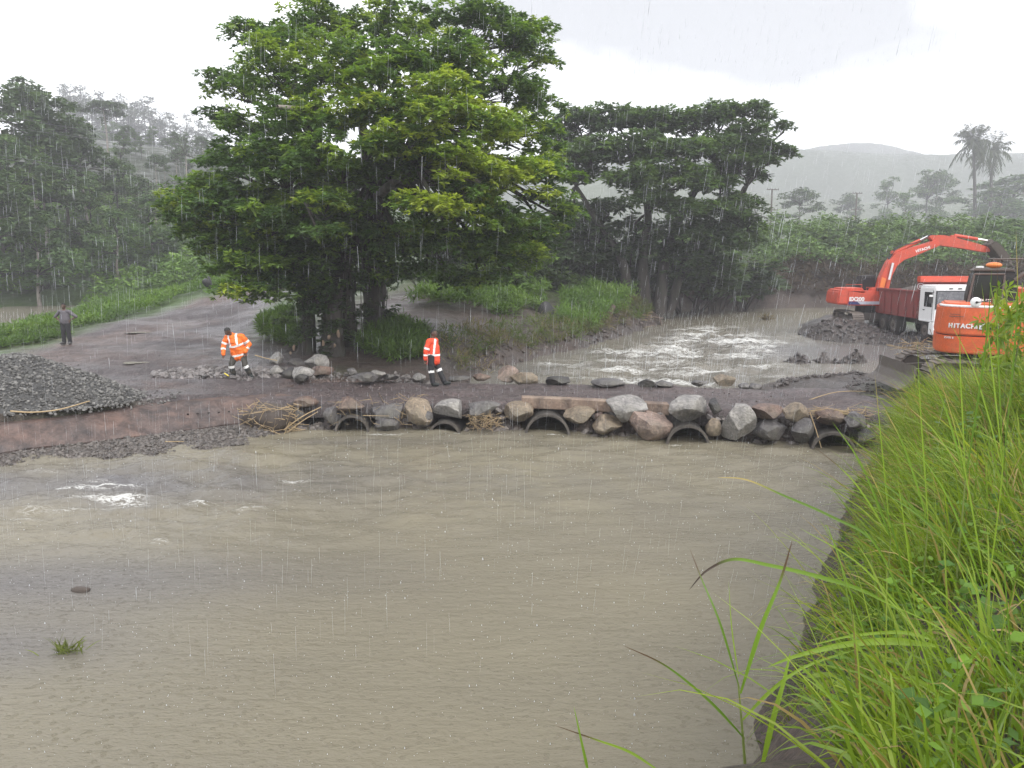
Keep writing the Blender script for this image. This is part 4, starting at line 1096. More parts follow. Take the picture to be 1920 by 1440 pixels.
# ------------------------------------------------------------------ second tree, further up the left bank
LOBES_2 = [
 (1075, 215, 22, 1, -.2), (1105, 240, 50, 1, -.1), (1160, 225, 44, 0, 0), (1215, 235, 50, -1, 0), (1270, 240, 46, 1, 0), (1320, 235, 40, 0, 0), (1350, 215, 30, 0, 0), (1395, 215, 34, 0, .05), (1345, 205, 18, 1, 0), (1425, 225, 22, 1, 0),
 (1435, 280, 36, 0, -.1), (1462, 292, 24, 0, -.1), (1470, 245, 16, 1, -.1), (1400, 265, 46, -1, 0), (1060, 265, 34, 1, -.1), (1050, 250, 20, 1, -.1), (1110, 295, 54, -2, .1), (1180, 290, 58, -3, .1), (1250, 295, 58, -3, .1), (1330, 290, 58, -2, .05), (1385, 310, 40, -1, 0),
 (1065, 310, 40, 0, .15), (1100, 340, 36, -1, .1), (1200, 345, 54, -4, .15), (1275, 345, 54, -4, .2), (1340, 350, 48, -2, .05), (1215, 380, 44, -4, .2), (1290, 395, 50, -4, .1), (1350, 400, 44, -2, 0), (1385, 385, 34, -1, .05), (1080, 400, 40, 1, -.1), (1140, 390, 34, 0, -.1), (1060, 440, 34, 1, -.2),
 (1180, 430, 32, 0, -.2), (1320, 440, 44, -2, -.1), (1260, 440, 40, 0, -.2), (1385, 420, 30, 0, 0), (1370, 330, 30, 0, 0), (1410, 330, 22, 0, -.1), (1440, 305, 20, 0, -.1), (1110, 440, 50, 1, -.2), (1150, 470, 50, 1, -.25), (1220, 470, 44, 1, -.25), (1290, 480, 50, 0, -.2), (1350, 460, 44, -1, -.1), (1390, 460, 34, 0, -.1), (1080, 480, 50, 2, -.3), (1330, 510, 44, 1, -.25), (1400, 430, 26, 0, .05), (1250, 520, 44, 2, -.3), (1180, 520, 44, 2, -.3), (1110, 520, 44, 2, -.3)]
T2Y = 58.0
lob2, tin2 = to_lobes(LOBES_2, T2Y)
b2 = ony(1200, 545, T2Y); tree2 = empty('rain_tree', (b2.x, b2.y, hz(b2.x, b2.y)), 0, 'wide dark-green tree on the far river bank, right of the huge one', 'tree')
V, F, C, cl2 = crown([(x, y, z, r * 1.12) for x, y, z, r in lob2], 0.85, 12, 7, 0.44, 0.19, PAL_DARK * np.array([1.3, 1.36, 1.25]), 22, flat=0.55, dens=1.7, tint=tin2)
child_at(np_mesh('crown', V, F, M['leaf'], tree2, False, C), tree2)
g2 = np.random.default_rng(6)
st2 = [stem([gnd(1175, 560, 57.5), pz(1170, 500, 57.5), pz(1130, 430, 57.5), pz(1080, 350, 57)], 0.4, 0.15, g2, 1.3), stem([gnd(1210, 560, 58), pz(1205, 480, 58), pz(1215, 400, 58), pz(1190, 300, 58)], 0.45, 0.16, g2, 1.3),
       stem([gnd(1235, 560, 58.5), pz(1250, 470, 58.5), pz(1280, 400, 58.5), pz(1340, 300, 58)], 0.45, 0.16, g2, 1.3), stem([gnd(1250, 565, 59), pz(1290, 480, 59), pz(1350, 420, 59), pz(1400, 350, 58)], 0.34, 0.12, g2, 1.3)]
for s in st2: child_at(tube('trunk', [s], M['bark'], tree2, 10), tree2)
child_at(tube('branch', limb_paths([s[0][-1] for s in st2] + [s[0][-9] for s in st2], lob2, cl2, g2, 0.12, 0.03, 0.35), M['bark'], tree2, 5), tree2)
tree2.children[-1]['kind'] = 'stuff'

# ------------------------------------------------------------------ shrubs and small trees as prototypes
def proto_shrub(seed, n, w, h, pal, L=0.34, W=0.17, rc=0.5, ros=7, nl=6, bias=0.0, mat='leaf'):
    g = np.random.default_rng(seed)
    lobes = [(g.uniform(-w, w), g.uniform(-w, w), g.uniform(0.35, 0.8) * h, g.uniform(0.35, 0.55) * min(w, h)) for _ in range(n)]
    V, F, C, cl = crown(lobes, rc, ros, nl, L, W, pal, seed, flat=0.75, bias=bias)
    root = bpy.data.objects.new('shrub', None); root.empty_display_size = .2; col.objects.link(root)
    np_mesh('foliage', V, F, M[mat], root, False, C)
    paths = []
    for (x, y, z, r) in lobes:
        b = np.array([g.normal(0, .15), g.normal(0, .15), -0.2]); P = curve_pts([b, np.array([x * .5, y * .5, z * .55]), np.array([x, y, z])], 4)
        paths.append((P, np.linspace(0.045, 0.015, len(P))))
    tag(tube('stem', paths, M['bark'], root, 5), kind='stuff')
    return root

def proto_tree(name, seed, n, w, h0, h1, pal, L, W, rc, ros, nl, tr, mat='leaf_far', flat=0.62, bias=0, spread=1.0, dens=0.8, lr=(.28, .42)):
    g = np.random.default_rng(seed)
    lobes = []
    for i in range(n):
        a = g.uniform(0, 2 * np.pi); q = math.sqrt(g.random()) * w; t = g.random() ** 0.8
        z = h0 + (h1 - h0) * t; k = 1 - 0.55 * t ** 2 * spread
        lobes.append((q * math.cos(a) * k, q * math.sin(a) * k, z, g.uniform(*lr) * w))
    V, F, C, cl = crown(lobes, rc, ros, nl, L, W, pal, seed, flat=flat, bias=bias, dens=dens)
    root = bpy.data.objects.new(name, None); root.empty_display_size = .2; col.objects.link(root)
    np_mesh('crown', V, F, M[mat], root, False, C)
    s = stem([np.array([0, 0, -0.6]), np.array([g.normal(0, .15), g.normal(0, .15), h0 * .6]), np.array([g.normal(0, .3), g.normal(0, .3), (h0 + h1) / 2])], tr, tr * .45, g, 1.3)
    tube('trunk', [s], M['bark_pale'] if seed % 2 else M['bark'], root, 8)
    tag(tube('branch', limb_paths([s[0][-1], s[0][-5], s[0][-9]], lobes, cl, g, tr * .4, tr * .1, .5), M['bark'], root, 5), kind='stuff')
    return root
_used = set()
def place(proto, x, y, s, label, cat, group=None, rz=None, sz=None, z=None, sink=0.0):
    o = proto if proto.name not in _used else copy_tree(proto)
    _used.add(o.name)
    o.location = (x, y, (hz(x, y) if z is None else z) - sink)
    o.rotation_euler = (0, 0, random.uniform(0, 6.28) if rz is None else rz)
    o.scale = (s, s, s if sz is None else sz)
    for k in ('label', 'category', 'group'):
        if k in o: del o[k]
    return tag(o, label, cat, group)

FA = proto_tree('forest_tree', 101, 20, 4.6, 4.5, 11.5, PAL_DARK * 1.3, .55, .26, .95, 8, 6, .28)
FB = proto_tree('forest_tree', 102, 24, 3.8, 3.0, 12.5, PAL_MID * 1.15, .50, .24, .9, 8, 6, .24)
FC = proto_tree('forest_tree', 103, 16, 3.4, 2.0, 7.5, PAL_MID * 1.35, .45, .22, .8, 9, 6, .2)
FE = proto_tree('flat_topped_tree', 105, 22, 7.5, 8.0, 11.0, PAL_DARK, .5, .24, 1.0, 8, 6, .3, flat=.22, spread=.7, lr=(.2, .3))
FS = proto_tree('sparse_tree', 107, 20, 5.0, 4.5, 10.5, PAL_FAR, .5, .22, 1.0, 3, 4, .22, dens=.55, lr=(.2, .3))
g3 = np.random.default_rng(12)
def pine(seed):
    g = np.random.default_rng(seed); lobes = []
    for i in range(17):
        t = i / 16; z = 4.5 + 9.0 * t; a = g.uniform(0, 6.28); q = (1 - .6 * t) * g.uniform(.5, 2.3)
        lobes.append((q * math.cos(a), q * math.sin(a), z, g.uniform(.55, .95)))
    V, F, C, cl = crown(lobes, .7, 5, 5, .55, .16, PAL_FAR, seed, flat=.45, dens=.8)
    root = bpy.data.objects.new('pine_tree', None); root.empty_display_size = .2; col.objects.link(root)
    np_mesh('crown', V, F, M['leaf_far'], root, False, C)
    s = stem([np.array([0, 0, -.6]), np.array([.1, 0, 6]), np.array([0, .15, 13.2])], .22, .05, g, 1.2)
    tube('trunk', [s], M['bark'], root, 6)
    tag(tube('branch', limb_paths([tuple(p) for p in s[0][4:]], lobes, cl, g, .09, .03, .3), M['bark'], root, 4), kind='stuff')
    return root
PA, PB = pine(201), pine(202)

def by_top(proto, ph, u, v, y, label, cat, group=None, wid=1.0):
    """stand a prototype of height ph so that its top shows at (u,v) at distance y"""
    p = ony(u, v, y); z0 = hz(p.x, p.y); s = max(0.3, (p.z - z0) / ph)
    return place(proto, p.x, p.y, s * wid, label, cat, group, sz=s)
GF = 'trees of the left hillside forest'
by_top(FA, 13.0, 42, 128, 88, 'tall dark tree rising highest at the left edge above the power lines', 'tree')
by_top(FB, 13.6, -25, 165, 80, 'dark leafy tree cut by the left picture edge', 'tree')
by_top(FE, 12.0, 195, 186, 140, 'flat-topped spreading tree standing out against the misty pines', 'tree', wid=.85)
for u, v, y, pr, ph in [(240, 268, 150, FA, 13), (290, 290, 160, FB, 13.6), (330, 318, 150, FA, 13), (370, 300, 170, FB, 13.6), (410, 300, 165, FA, 13), (140, 232, 170, FB, 13.6), (265, 300, 140, FB, 13.6), (310, 345, 130, FA, 13), (355, 350, 128, FB, 13.6), (400, 355, 125, FA, 13)]:
    by_top(pr, ph, u, v, y, 'dense dark-green forest tree among others on the misty left hillside', 'tree', GF, .9)
by_top(FS, 11.5, 345, 255, 125, 'thin sparse grey tree with bare branches near the huge tree', 'tree')
by_top(FS, 11.5, 290, 330, 96, 'low sparse grey-brown tree right of the flat-topped one', 'tree')
for k, (pr, ph, u, v, y, w) in enumerate([(FB, 13.6, 105, 205, 92, 1.0), (FA, 13, 150, 245, 90, .9), (FB, 13.6, 20, 250, 76, .9), (FA, 13, 75, 285, 80, .9), (FB, 13.6, 215, 300, 94, .9), (FA, 13, 255, 320, 100, .8), (FB, 13.6, 160, 318, 84, .85), (FA, 13, -40, 300, 70, 1.0), (FB, 13.6, 225, 255, 122, .9), (FA, 13, 290, 285, 126, .9), (FB, 13.6, 400, 330, 100, 1.0), (FA, 13, 330, 300, 135, .9), (FB, 13.6, 400, 285, 130, 1)]):
    by_top(pr, ph, u, v, y, 'dense dark-green forest tree among others on the misty left hillside', 'tree', GF, w)
for u, v in ((232, 262), (255, 272), (276, 268), (300, 288), (322, 292), (345, 288), (372, 300), (395, 298), (210, 250), (180, 240), (415, 306)):
    by_top(FB, 13.3, u, v, 300 + (u % 7) * 6, 'dense dark-green forest tree among others on the misty left hillside', 'tree', GF, 1.0)
for k in range(52):
    u = g3.uniform(60, 430); v = float(np.interp(u, [0, 90, 190, 300, 430], [150, 215, 205, 262, 285])) + g3.uniform(12, 85)
    by_top((FA, FB, FB)[k % 3], 13.3, u, v, g3.uniform(130, 250), 'dense dark-green forest tree among others on the misty left hillside', 'tree', GF, .9)
by_top(FC, 8.6, 215, 378, 78, 'round pale-green small tree at the forest edge', 'tree')
by_top(FC, 8.6, 275, 352, 84, 'mid-green bushy tree at the forest edge beside the huge tree', 'tree')
by_top(FC, 8.6, 60, 385, 72, 'bushy light-green tree low at the left picture edge', 'tree')
GP = 'misty pines on the ridge'
for u, v in ((105, 188), (122, 182), (138, 178), (152, 186), (170, 184), (178, 192), (196, 186), (206, 190), (228, 192), (238, 198), (252, 204), (268, 198), (284, 200), (296, 222), (308, 226), (326, 228), (336, 236), (358, 236), (366, 244), (380, 244), (396, 246), (408, 250), (420, 252)):
    by_top((PA, PB)[u % 2], 14, u, v, 330 + g3.uniform(-20, 20), 'pale pine fading into the mist on the left ridge', 'tree', GP, 1.2)
for k, (u, v) in enumerate([(117, 168), (128, 160), (148, 158), (160, 178), (186, 170), (216, 176), (245, 190), (258, 186), (278, 178), (300, 212), (318, 210), (348, 212), (372, 225), (388, 228), (110, 185)]):
    if u == 348:
        by_top(PA, 14, u, v, 350, 'lone slim pine with a bare lower trunk on the misty ridge', 'tree', None, .7)
    else:
        by_top((PA, PB)[k % 2], 14, u, v, 350 + g3.uniform(-10, 20), 'pale pine fading into the mist on the left ridge', 'tree', GP, .95)

# right background
UNDER = []
by_top(FA, 13.0, 1502, 345, 190, 'round-crowned misty tree standing alone beyond the green bank', 'tree', None, 1.05)
GR = 'faint trees far behind the green bank'
for pr, ph, u, v, y, w, lb in [(FB, 13.6, 1665, 330, 271, 0.8, 'pale slim misty tree behind the green bank, second right of the faint pole'), (FB, 13.6, 1745, 318, 262, 1.0, 'taller faint tree of the pair left of the palms'), (FA, 13, 1762, 310, 267, 0.7, 'narrow faint tree of the pair left of the palms'), (FA, 13, 1590, 356, 271, 0.9, 'faint low tree just left of the farther power pole'), (FC, 8.6, 1700, 352, 243, 1.0, 'low faint bushy tree midway between farther pole and palms')]:
    by_top(pr, ph, u, v, y, lb, 'tree', GR, w)
for u, v, y, lb in [(1850, 330, 240, 'broad misty tree right behind the palm trunks'), (1905, 318, 235, 'tallest broad misty tree at the right picture edge'), (1880, 345, 215, 'lower misty tree between the palms and the right picture edge')]:
    by_top(FC, 8.6, u, v, y, lb, 'tree', 'tree mass behind the palms', 1.5)
by_top(FS, 11.5, 1418, 372, 100, 'small wispy tree at the right foot of the wide dark tree', 'tree', None, .8)

for k, (u, v, y) in enumerate([(745, 505, 54), (800, 488, 56), (860, 490, 57), (920, 480, 58), (985, 470, 59), (1045, 468, 60), (1105, 470, 62), (1150, 480, 63), (1235, 490, 63), (1290, 470, 64), (1345, 465, 65), (1395, 470, 68), (1200, 500, 61), (1070, 510, 58), (1000, 520, 57)]):
    UNDER.append((u, v, y))
# coconut palms
def palm(u, vtop, vbase, y, label, seed, lean):
    g = np.random.default_rng(seed)
    a, b = ony(u, vtop, y), ony(u + lean, vbase, y)
    z0 = hz(b.x, b.y); top = np.array([a.x, a.y, a.z]); base = np.array([b.x, b.y, z0])
    root = empty('coconut_palm', base, 0, label, 'palm tree', 'pair of palms in the mist')
    t = top - base
    P = curve_pts([np.array([0, 0, -.5]), t * .45 + np.array([.25, 0, 0]), t], 8)
    tube('trunk', [(P, np.linspace(.48, .32, len(P)))], M['bark'], root, 8)
    Vs, Fs, Cs, off = [], [], [], 0
    for i in range(40):
        az = g.uniform(0, 6.28); el = g.uniform(-.55, 1.3); Lf = g.uniform(5.6, 7.6)
        h = np.array([math.cos(az), math.sin(az), 0]); s = np.linspace(0, 1, 13)
        mid = t + np.outer(s * Lf * math.cos(el) * (1 - .25 * s), h) + np.outer(s * Lf * math.sin(el) - 2.6 * s ** 2 * (1.1 - .3 * el), [0, 0, 1])
        T = unit(np.gradient(mid, axis=0)); sd = unit(np.cross(T, [0, 0, 1.0]))
        Bp, Dp = [], []
        for k in range(1, 13):
            for sg in (-1, 1):
                for j in range(2):
                    Bp.append(mid[k] - T[k] * .15 * j); Dp.append(unit(sd[k] * sg * .75 + T[k] * .55 + np.array([0, 0, -.65]) + g.normal(0, .1, 3)))
        Bp, Dp = np.array(Bp), np.array(Dp); n = len(Bp)
        V, F, C = leaf_arrays(Bp, Dp, g.uniform(1.5, 2.1, n), np.full(n, .22), np.tile(np.array([.045, .06, .026]) * g.uniform(.7, 1.4), (n, 1)), g)
        np_mesh('frond', V, F, M['leaf_far'], root, False, C)
palm(1825, 266, 392, 215, 'taller misty palm tree on the left of the pair', 31, 6)
palm(1860, 282, 392, 222, 'shorter misty palm tree on the right of the pair', 32, -3)

# ------------------------------------------------------------------ low growth that nobody could count
def rows_of(fn_pts, n, g, hgt, L, W, pal, upd=0.7, per=6, lump=0.0, lseed=0, bias=0.0):
    p = fn_pts(n); z = height(p[:, 0], p[:, 1])
    top = hgt * (0.25 + 0.75 * g.random(n))
    if lump: top = top + lump * np.clip(fbm(p[:, 0] * .35, p[:, 1] * .35, lseed, 3) - .35, 0, 1) * 2 * g.uniform(.5, 1, n)
    c = np.stack([p[:, 0], p[:, 1], z + top], -1)
    k = n * per
    az = g.uniform(0, 6.28, k); el = g.uniform(-.5, upd, k)
    d = np.stack([np.cos(az) * np.cos(el), np.sin(az) * np.cos(el), np.sin(el)], -1)
    tone = np.clip(np.repeat(fbm(p[:, 0] * .5, p[:, 1] * .5, lseed + 3, 3) * 1.1 - .2 + .4 * g.random(n), per) + bias, 0, .999) * (len(pal) - 1)
    i0 = tone.astype(int); ft = (tone - i0)[:, None]
    C = (pal[i0] * (1 - ft) + pal[np.minimum(i0 + 1, len(pal) - 1)] * ft) * g.uniform(.7, 1.3, (k, 1))
    return leaf_arrays(np.repeat(c, per, 0) + g.normal(0, L * .25, (k, 3)), d, L * g.uniform(.6, 1.3, k), W * g.uniform(.7, 1.2, k), C, g)
def cover(name, poly, n, hgt, L, W, pal, mat='leaf', avoid_road=True, **kw):
    g = np.random.default_rng(kw.pop('seed', 1))
    def pts(m):
        p = patch(int(m * 1.0), poly)
        if avoid_road:
            ok = (road_mask(p[:, 0], p[:, 1]) > 0.25) & (sdist(U_POLY, p[:, 0], p[:, 1]) > .3) & (sdist(D_POLY, p[:, 0], p[:, 1]) > .3) & (sdist(P_POLY, p[:, 0], p[:, 1]) > .25)
            if ok.any(): p = p[ok][rng.integers(0, ok.sum(), m)] + rng.normal(0, .05, (m, 2))
        return p
    V, F, C = rows_of(pts, n, g, hgt, L, W, pal, **kw)
    return tag(np_mesh(name, V, F, M[mat], None, False, C), kind='stuff')
PAL_WEED = 1.15 * np.array([(.04, .075, .02), (.06, .11, .025), (.085, .15, .03), (.12, .185, .04)])
PAL_THK = 1.3 * np.array([(.035, .06, .020), (.05, .088, .026), (.075, .125, .034), (.115, .17, .045)])
# green bank on the right beyond the machines
cover('bank_thicket', [(13, 73.5), (30, 75), (46, 73), (75, 68), (95, 84), (75, 108), (40, 108), (18, 96), (10, 84)], 13500, 1.3, .48, .29, PAL_THK * 1.15, seed=41, lump=3.2, lseed=401, per=6, mat='leaf_far')
cover('dead_undergrowth', [(9, 69), (16, 71.3), (30, 73.3), (46, 71.3), (66, 66.5), (66, 72), (46, 77), (30, 79), (14, 78)], 8000, 1.0, .5, .09, np.array([(.05, .04, .03), (.075, .055, .042), (.1, .075, .05), (.055, .07, .03)]), seed=42, lseed=402, lump=1.2, upd=1.2, mat='leaf_far')
# left bank behind the pond and the verge along the track
cover('hillside_undergrowth', [(-41, 75), (-46, 72), (-66, 64), (-80, 90), (-60, 118), (-30, 112), (-16, 84), (-20, 66), (-30, 66)], 11500, 1.0, .46, .25, PAL_WEED * 1.2, seed=43, lump=3.0, lseed=403, per=6, mat='leaf_far')
cover('roadside_weeds', [(-25, 36.5), (-22.5, 33.8), (-20.5, 38), (-20, 46), (-19, 54), (-14, 60), (-20, 66), (-34, 72), (-31.5, 59), (-26.8, 45)], 7500, .42, .30, .07, PAL_WEED * 1.1, seed=44, lump=.35, lseed=404, per=7, upd=1.3)
cover('grass_under_tree', [(-9.8, 29.5), (-8, 28.8), (-9, 33), (-10.5, 38), (-11, 35)], 1500, .5, .34, .05, PAL_WEED, seed=45, lump=.5, lseed=405, per=7, upd=1.4)
cover('bank_weeds', [(-5.8, 29.8), (-4.2, 28.6), (-2.8, 29.2), (-3.2, 31.5), (-5.5, 33)], 1500, .45, .36, .05, PAL_WEED, seed=46, lump=.3, lseed=406, per=7, upd=1.4)
cover('knoll_weeds', [(-5, 39), (-2.6, 38.4), (.2, 41), (1.8, 45), (2.4, 51), (0, 50), (-4, 44)], 1700, .5, .36, .07, PAL_WEED, seed=47, lump=.8, lseed=407, per=7, upd=1.3)
cover('shore_weeds', [(2.4, 41), (4.2, 42.5), (6.6, 48.5), (8.5, 55), (5.5, 56), (3, 49)], 1100, .7, .42, .06, PAL_WEED * 1.2, seed=48, lump=.6, lseed=408, per=7, upd=1.4)
# dark thicket below and between the two big trees
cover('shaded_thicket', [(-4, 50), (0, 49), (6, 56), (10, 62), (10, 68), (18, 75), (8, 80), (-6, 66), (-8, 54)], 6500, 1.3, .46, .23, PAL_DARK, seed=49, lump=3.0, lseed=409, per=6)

# single shrubs standing out of the low growth
SA = proto_shrub(301, 9, 1.3, 2.2, PAL_MID * 1.1); SB = proto_shrub(302, 8, 1.1, 1.8, PAL_WEED); SC = proto_shrub(303, 10, 1.5, 2.6, PAL_DARK); SD = proto_shrub(304, 9, 1.3, 2.0, PAL_THK * 1.1)
GS = 'shrubs on the green bank beyond the machines'
for i in range(30):
    x = g3.uniform(15, 74); y = 79 + g3.uniform(0, 18) - max(0, x - 45) * .25
    place((SD, SA, SD)[i % 3], x, y, g3.uniform(.9, 1.5), 'rounded green shrub in the thicket covering the far right bank', 'shrub', GS)
for u, v, y, s, lb in [(790, 545, 45, .8, 'leftmost'), (840, 560, 44, .9, 'second from left'), (900, 560, 46, .9, 'third from left'), (960, 575, 47, .8, 'rightmost')]:
    p = ony(u, v, y); place(SB, p.x, p.y, s, 'bright leafy shrub on the knoll right of the huge trunk, ' + lb, 'shrub', 'shrubs on the knoll')
for u, v, y in UNDER:
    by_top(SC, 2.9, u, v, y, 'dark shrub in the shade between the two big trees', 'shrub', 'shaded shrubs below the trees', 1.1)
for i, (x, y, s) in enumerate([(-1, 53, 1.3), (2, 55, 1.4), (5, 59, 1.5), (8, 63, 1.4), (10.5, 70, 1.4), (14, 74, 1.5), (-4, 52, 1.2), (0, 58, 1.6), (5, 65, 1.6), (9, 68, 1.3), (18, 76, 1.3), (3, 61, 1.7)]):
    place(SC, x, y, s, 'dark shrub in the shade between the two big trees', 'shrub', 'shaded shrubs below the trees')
for i, (x, y, s) in enumerate([(-44, 76, 1.1), (-50, 80, 1.4), (-54, 78, 1.2), (-47, 86, 1.5), (-38, 82, 1.2), (-33, 78, 1.3), (-30, 88, 1.5), (-40, 92, 1.6), (-57, 90, 1.6), (-26, 74, 1.2), (-62, 84, 1.5), (-28, 82, 1.4)]):
    place((SA, SB)[i % 2], x, y, s, 'leafy green shrub at the foot of the left hillside behind the pond', 'shrub', 'shrubs at the foot of the left hillside')

cover('bank_tufts', [(-1.8, 28), (1, 34), (5, 42), (8.5, 50), (9.8, 56), (7, 55), (2, 42), (-3, 32)], 900, .3, .4, .04, np.array([(.10, .085, .05), (.17, .14, .08), (.08, .12, .03), (.1, .15, .035)]), seed=52, lump=.2, lseed=412, per=8, upd=1.4)
cover('verge_weeds', [(-30, 33), (-26, 32), (-21, 32.4), (-19.8, 36), (-24, 38), (-27, 38)], 1800, .22, .24, .05, PAL_WEED, seed=53, lump=.25, lseed=413, per=8, upd=1.4)

# ================================================================== MACHINES
M['red'] = paint('faded_red_orange_paint', (.58, .072, .035), .42, .55, (.17, .085, .06))
M['red2'] = paint('dump_bed_red', (.24, .04, .036), .6, .75, (.16, .10, .09))
M['orange'] = paint('orange_machine_paint', (.62, .11, .028), .40, .42, (.22, .10, .06))
M['white'] = paint('white_cab_paint', (.80, .80, .80), .3, .12, (.35, .32, .30))
M['black'] = paint('black_trim', (.018, .018, .02), .45, .3, (.06, .05, .045))
M['steel'] = paint('muddy_steel', (.11, .095, .085), .5, .6, (.13, .10, .08))
M['chrome'] = paint('cylinder_rod', (.75, .75, .76), .22, .05, metal=.6)
M['tyre'] = paint('muddy_tyre', (.03, .028, .027), .8, .7, (.11, .09, .075))
M['mud'] = paint('caked_mud', (.075, .06, .05), .75, .5, (.04, .033, .03))
M['deep_blue'] = paint('dark_blue_stripe', (.03, .03, .13), .4, .1)
M['grey_stripe'] = paint('grey_stripe', (.45, .45, .52), .4, .1)
M['lamp'] = paint('headlamp', (.75, .76, .78), .15, .1)
M['amber'] = paint('amber_lens', (.75, .22, .05), .25, .1)
def glass_mat():
    m, nt, b = new_mat('cab_glass')
    b.inputs['Base Color'].default_value = (.02, .022, .024, 1); b.inputs['Roughness'].default_value = .08; b.inputs['IOR'].default_value = 1.5
    f = nz(nt, 5, 4); bump(nt, b, f, .03, .01); spec(b, .6)
    return m
M['glass'] = glass_mat()
def shield_mat():
    m, nt, b = new_mat('windscreen')
    f = nz(nt, 6, 5, .7)
    nt.links.new(ramp(nt, f, [(.35, (.10, .105, .12)), (.6, (.2, .2, .215)), (.75, (.36, .36, .35))]), b.inputs['Base Color']); b.inputs['Roughness'].default_value = .12
    return m
M['shield'] = shield_mat()

def text_obj(name, s, size, mat, parent, M4, ext=0.004, bold=0.0, align='LEFT'):
    cu = bpy.data.curves.new('t', 'FONT'); cu.body = s; cu.size = size; cu.extrude = ext; cu.align_x = align; cu.offset = bold
    o = bpy.data.objects.new('t', cu); col.objects.link(o)
    dg = bpy.context.evaluated_depsgraph_get()
    me = bpy.data.meshes.new_from_object(o.evaluated_get(dg))
    bpy.data.objects.remove(o); bpy.data.curves.remove(cu)
    me.name = name; me.materials.clear(); me.materials.append(mat)
    me.transform(M4)
    return link(bpy.data.objects.new(name, me), parent)
# text lying in the local XZ plane, facing -Y
FACE_Y = Matrix.Rotation(R(90), 4, 'X')

def track(root, cx, cy, L, w, h, name='track', axis='y', nshoe=34):
    """crawler track along local axis; one belt of shoes, wheels and frame inside"""
    r = h / 2
    def pos(s):  # along the stadium outline
        st = L - h; per = 2 * st + 2 * math.pi * r; s = (s % 1) * per
        if s < st: return -st / 2 + s, 0.0 + 0, 0.0
        s -= st
        if s < math.pi * r: a = s / r; return st / 2 + r * math.sin(a), r - r * math.cos(a), -a
        s -= math.pi * r
        if s < st: return st / 2 - s, h, math.pi
        s -= st; a = s / r; return -st / 2 - r * math.sin(a), r + r * math.cos(a), math.pi - a
    bm = bmesh.new(); pitch = (2 * (L - h) + 2 * math.pi * r) / nshoe
    for i in range(nshoe):
        p, z, a = pos(i / nshoe)
        rot = Matrix.Rotation(a, 3, 'Y')
        bm_box(bm, (p, 0, z), (pitch * .9, w, .045), rot, 0)
        off = rot @ Vector((0, 0, -.035)); bm_box(bm, (p + off.x, 0, z + off.z), (.03, w, .05), rot, 0)
    belt = bm_obj(name, bm, M['mudsteel'], root)
    parts = [belt]
    bm = bmesh.new(); bm_box(bm, (0, 0, r), (L - h * .9, w * .5, h * .5), None, .02)
    parts.append(bm_obj('track_frame', bm, M['steel'], root))
    for sx in (-1, 1):
        parts.append(cyl('sprocket', (sx * (L - h) / 2, -w * .3, r), (sx * (L - h) / 2, w * .3, r), r * .82, M['steel'], root, 18))
    for k in range(6):
        x = -(L - h) / 2 + (L - h) * (k + .5) / 6
        parts.append(cyl('track_roller', (x, -w * .28, .13), (x, w * .28, .13), .11, M['steel'], root, 12))
    Mx = Matrix.Translation((cx, cy, 0)) @ (Matrix.Rotation(R(90), 4, 'Z') if axis == 'y' else Matrix.Identity(4))
    for o in parts: o.matrix_local = Mx
M['mudsteel'] = paint('muddy_track_shoe', (.17, .145, .13), .6, .7, (.11, .09, .075))

# ---------------------------------------------------------------- red excavator across the river
EY = 46.0
E0 = ony(1618, 612, EY); SC = 1500 / (EY * 1.0) / 1.0
SC = 1.0 / (ony(1619, 590, EY).x - ony(1618, 590, EY).x)
exz = E0.z
ex = empty('excavator', (E0.x, E0.y, exz), R(-6), 'red-orange excavator with raised arm working behind the white truck', 'excavator')
def L_(u, v): return ((u - 1618) / SC, (612 - v) / SC)
def poly(pts): return [L_(*p) for p in pts]
# upper structure
prism('house', poly([(1575, 571), (1575, 545), (1640, 552), (1692, 556), (1692, 571)]), -1.22, 1.1, M['red'], ex, .03)
prism('counterweight', poly([(1557, 569), (1559, 545), (1563, 542), (1577, 543), (1577, 570)]), -1.24, 1.14, M['red'], ex, .07)
prism('engine_hood', poly([(1569, 545), (1569, 540), (1602, 539), (1606, 546)]), -1.05, .9, M['red'], ex, .03)
prism('tool_box', poly([(1605, 549), (1606, 544), (1636, 545), (1640, 552)]), -1.15, -.3, M['red'], ex, .02)
prism('fuel_cap_housing', poly([(1617, 546), (1618, 540), (1627, 539), (1628, 546)]), -1.0, -.5, M['red'], ex, .03)
cab_ = prism('cab', poly([(1609, 551), (1612, 518), (1640, 517), (1644, 551)]), .28, 1.2, M['black'], ex, .05)
prism('cab_window', poly([(1614, 546), (1616, 522), (1636, 521), (1638, 546)]), .262, .275, M['glass'], cab_)
# livery along the side
box('side_stripe', ((L_(1630, 0)[0]), -1.232, L_(0, 566)[1]), (78 / SC, .012, 5.5 / SC), M['grey_stripe'], ex)
prism('blue_flash', poly([(1577, 569), (1577, 563.5), (1592, 563.5), (1598, 569)]), -1.248, -1.236, M['deep_blue'], ex)
box('white_line', ((L_(1653, 0)[0]), -1.242, L_(0, 568)[1]), (34 / SC, .01, 2.2 / SC), M['white'], ex)
text_obj('lettering', 'EX200', .30, M['white'], ex, Matrix.Translation((L_(1578, 0)[0], -1.226, L_(0, 562.5)[1])) @ FACE_Y, .006, .012)
# undercarriage, tracks pointing towards the viewer
for s in (-1, 1): track(ex, .15 + s * 1.05, -.1, 3.9, .6, .85)
box('undercarriage', (.15, -.1, .62), (1.7, 1.6, .4), M['steel'], ex, .05)
cyl('swing_ring', (.15, 0, .8), (.15, 0, 1.26), .62, M['black'], ex, 24)
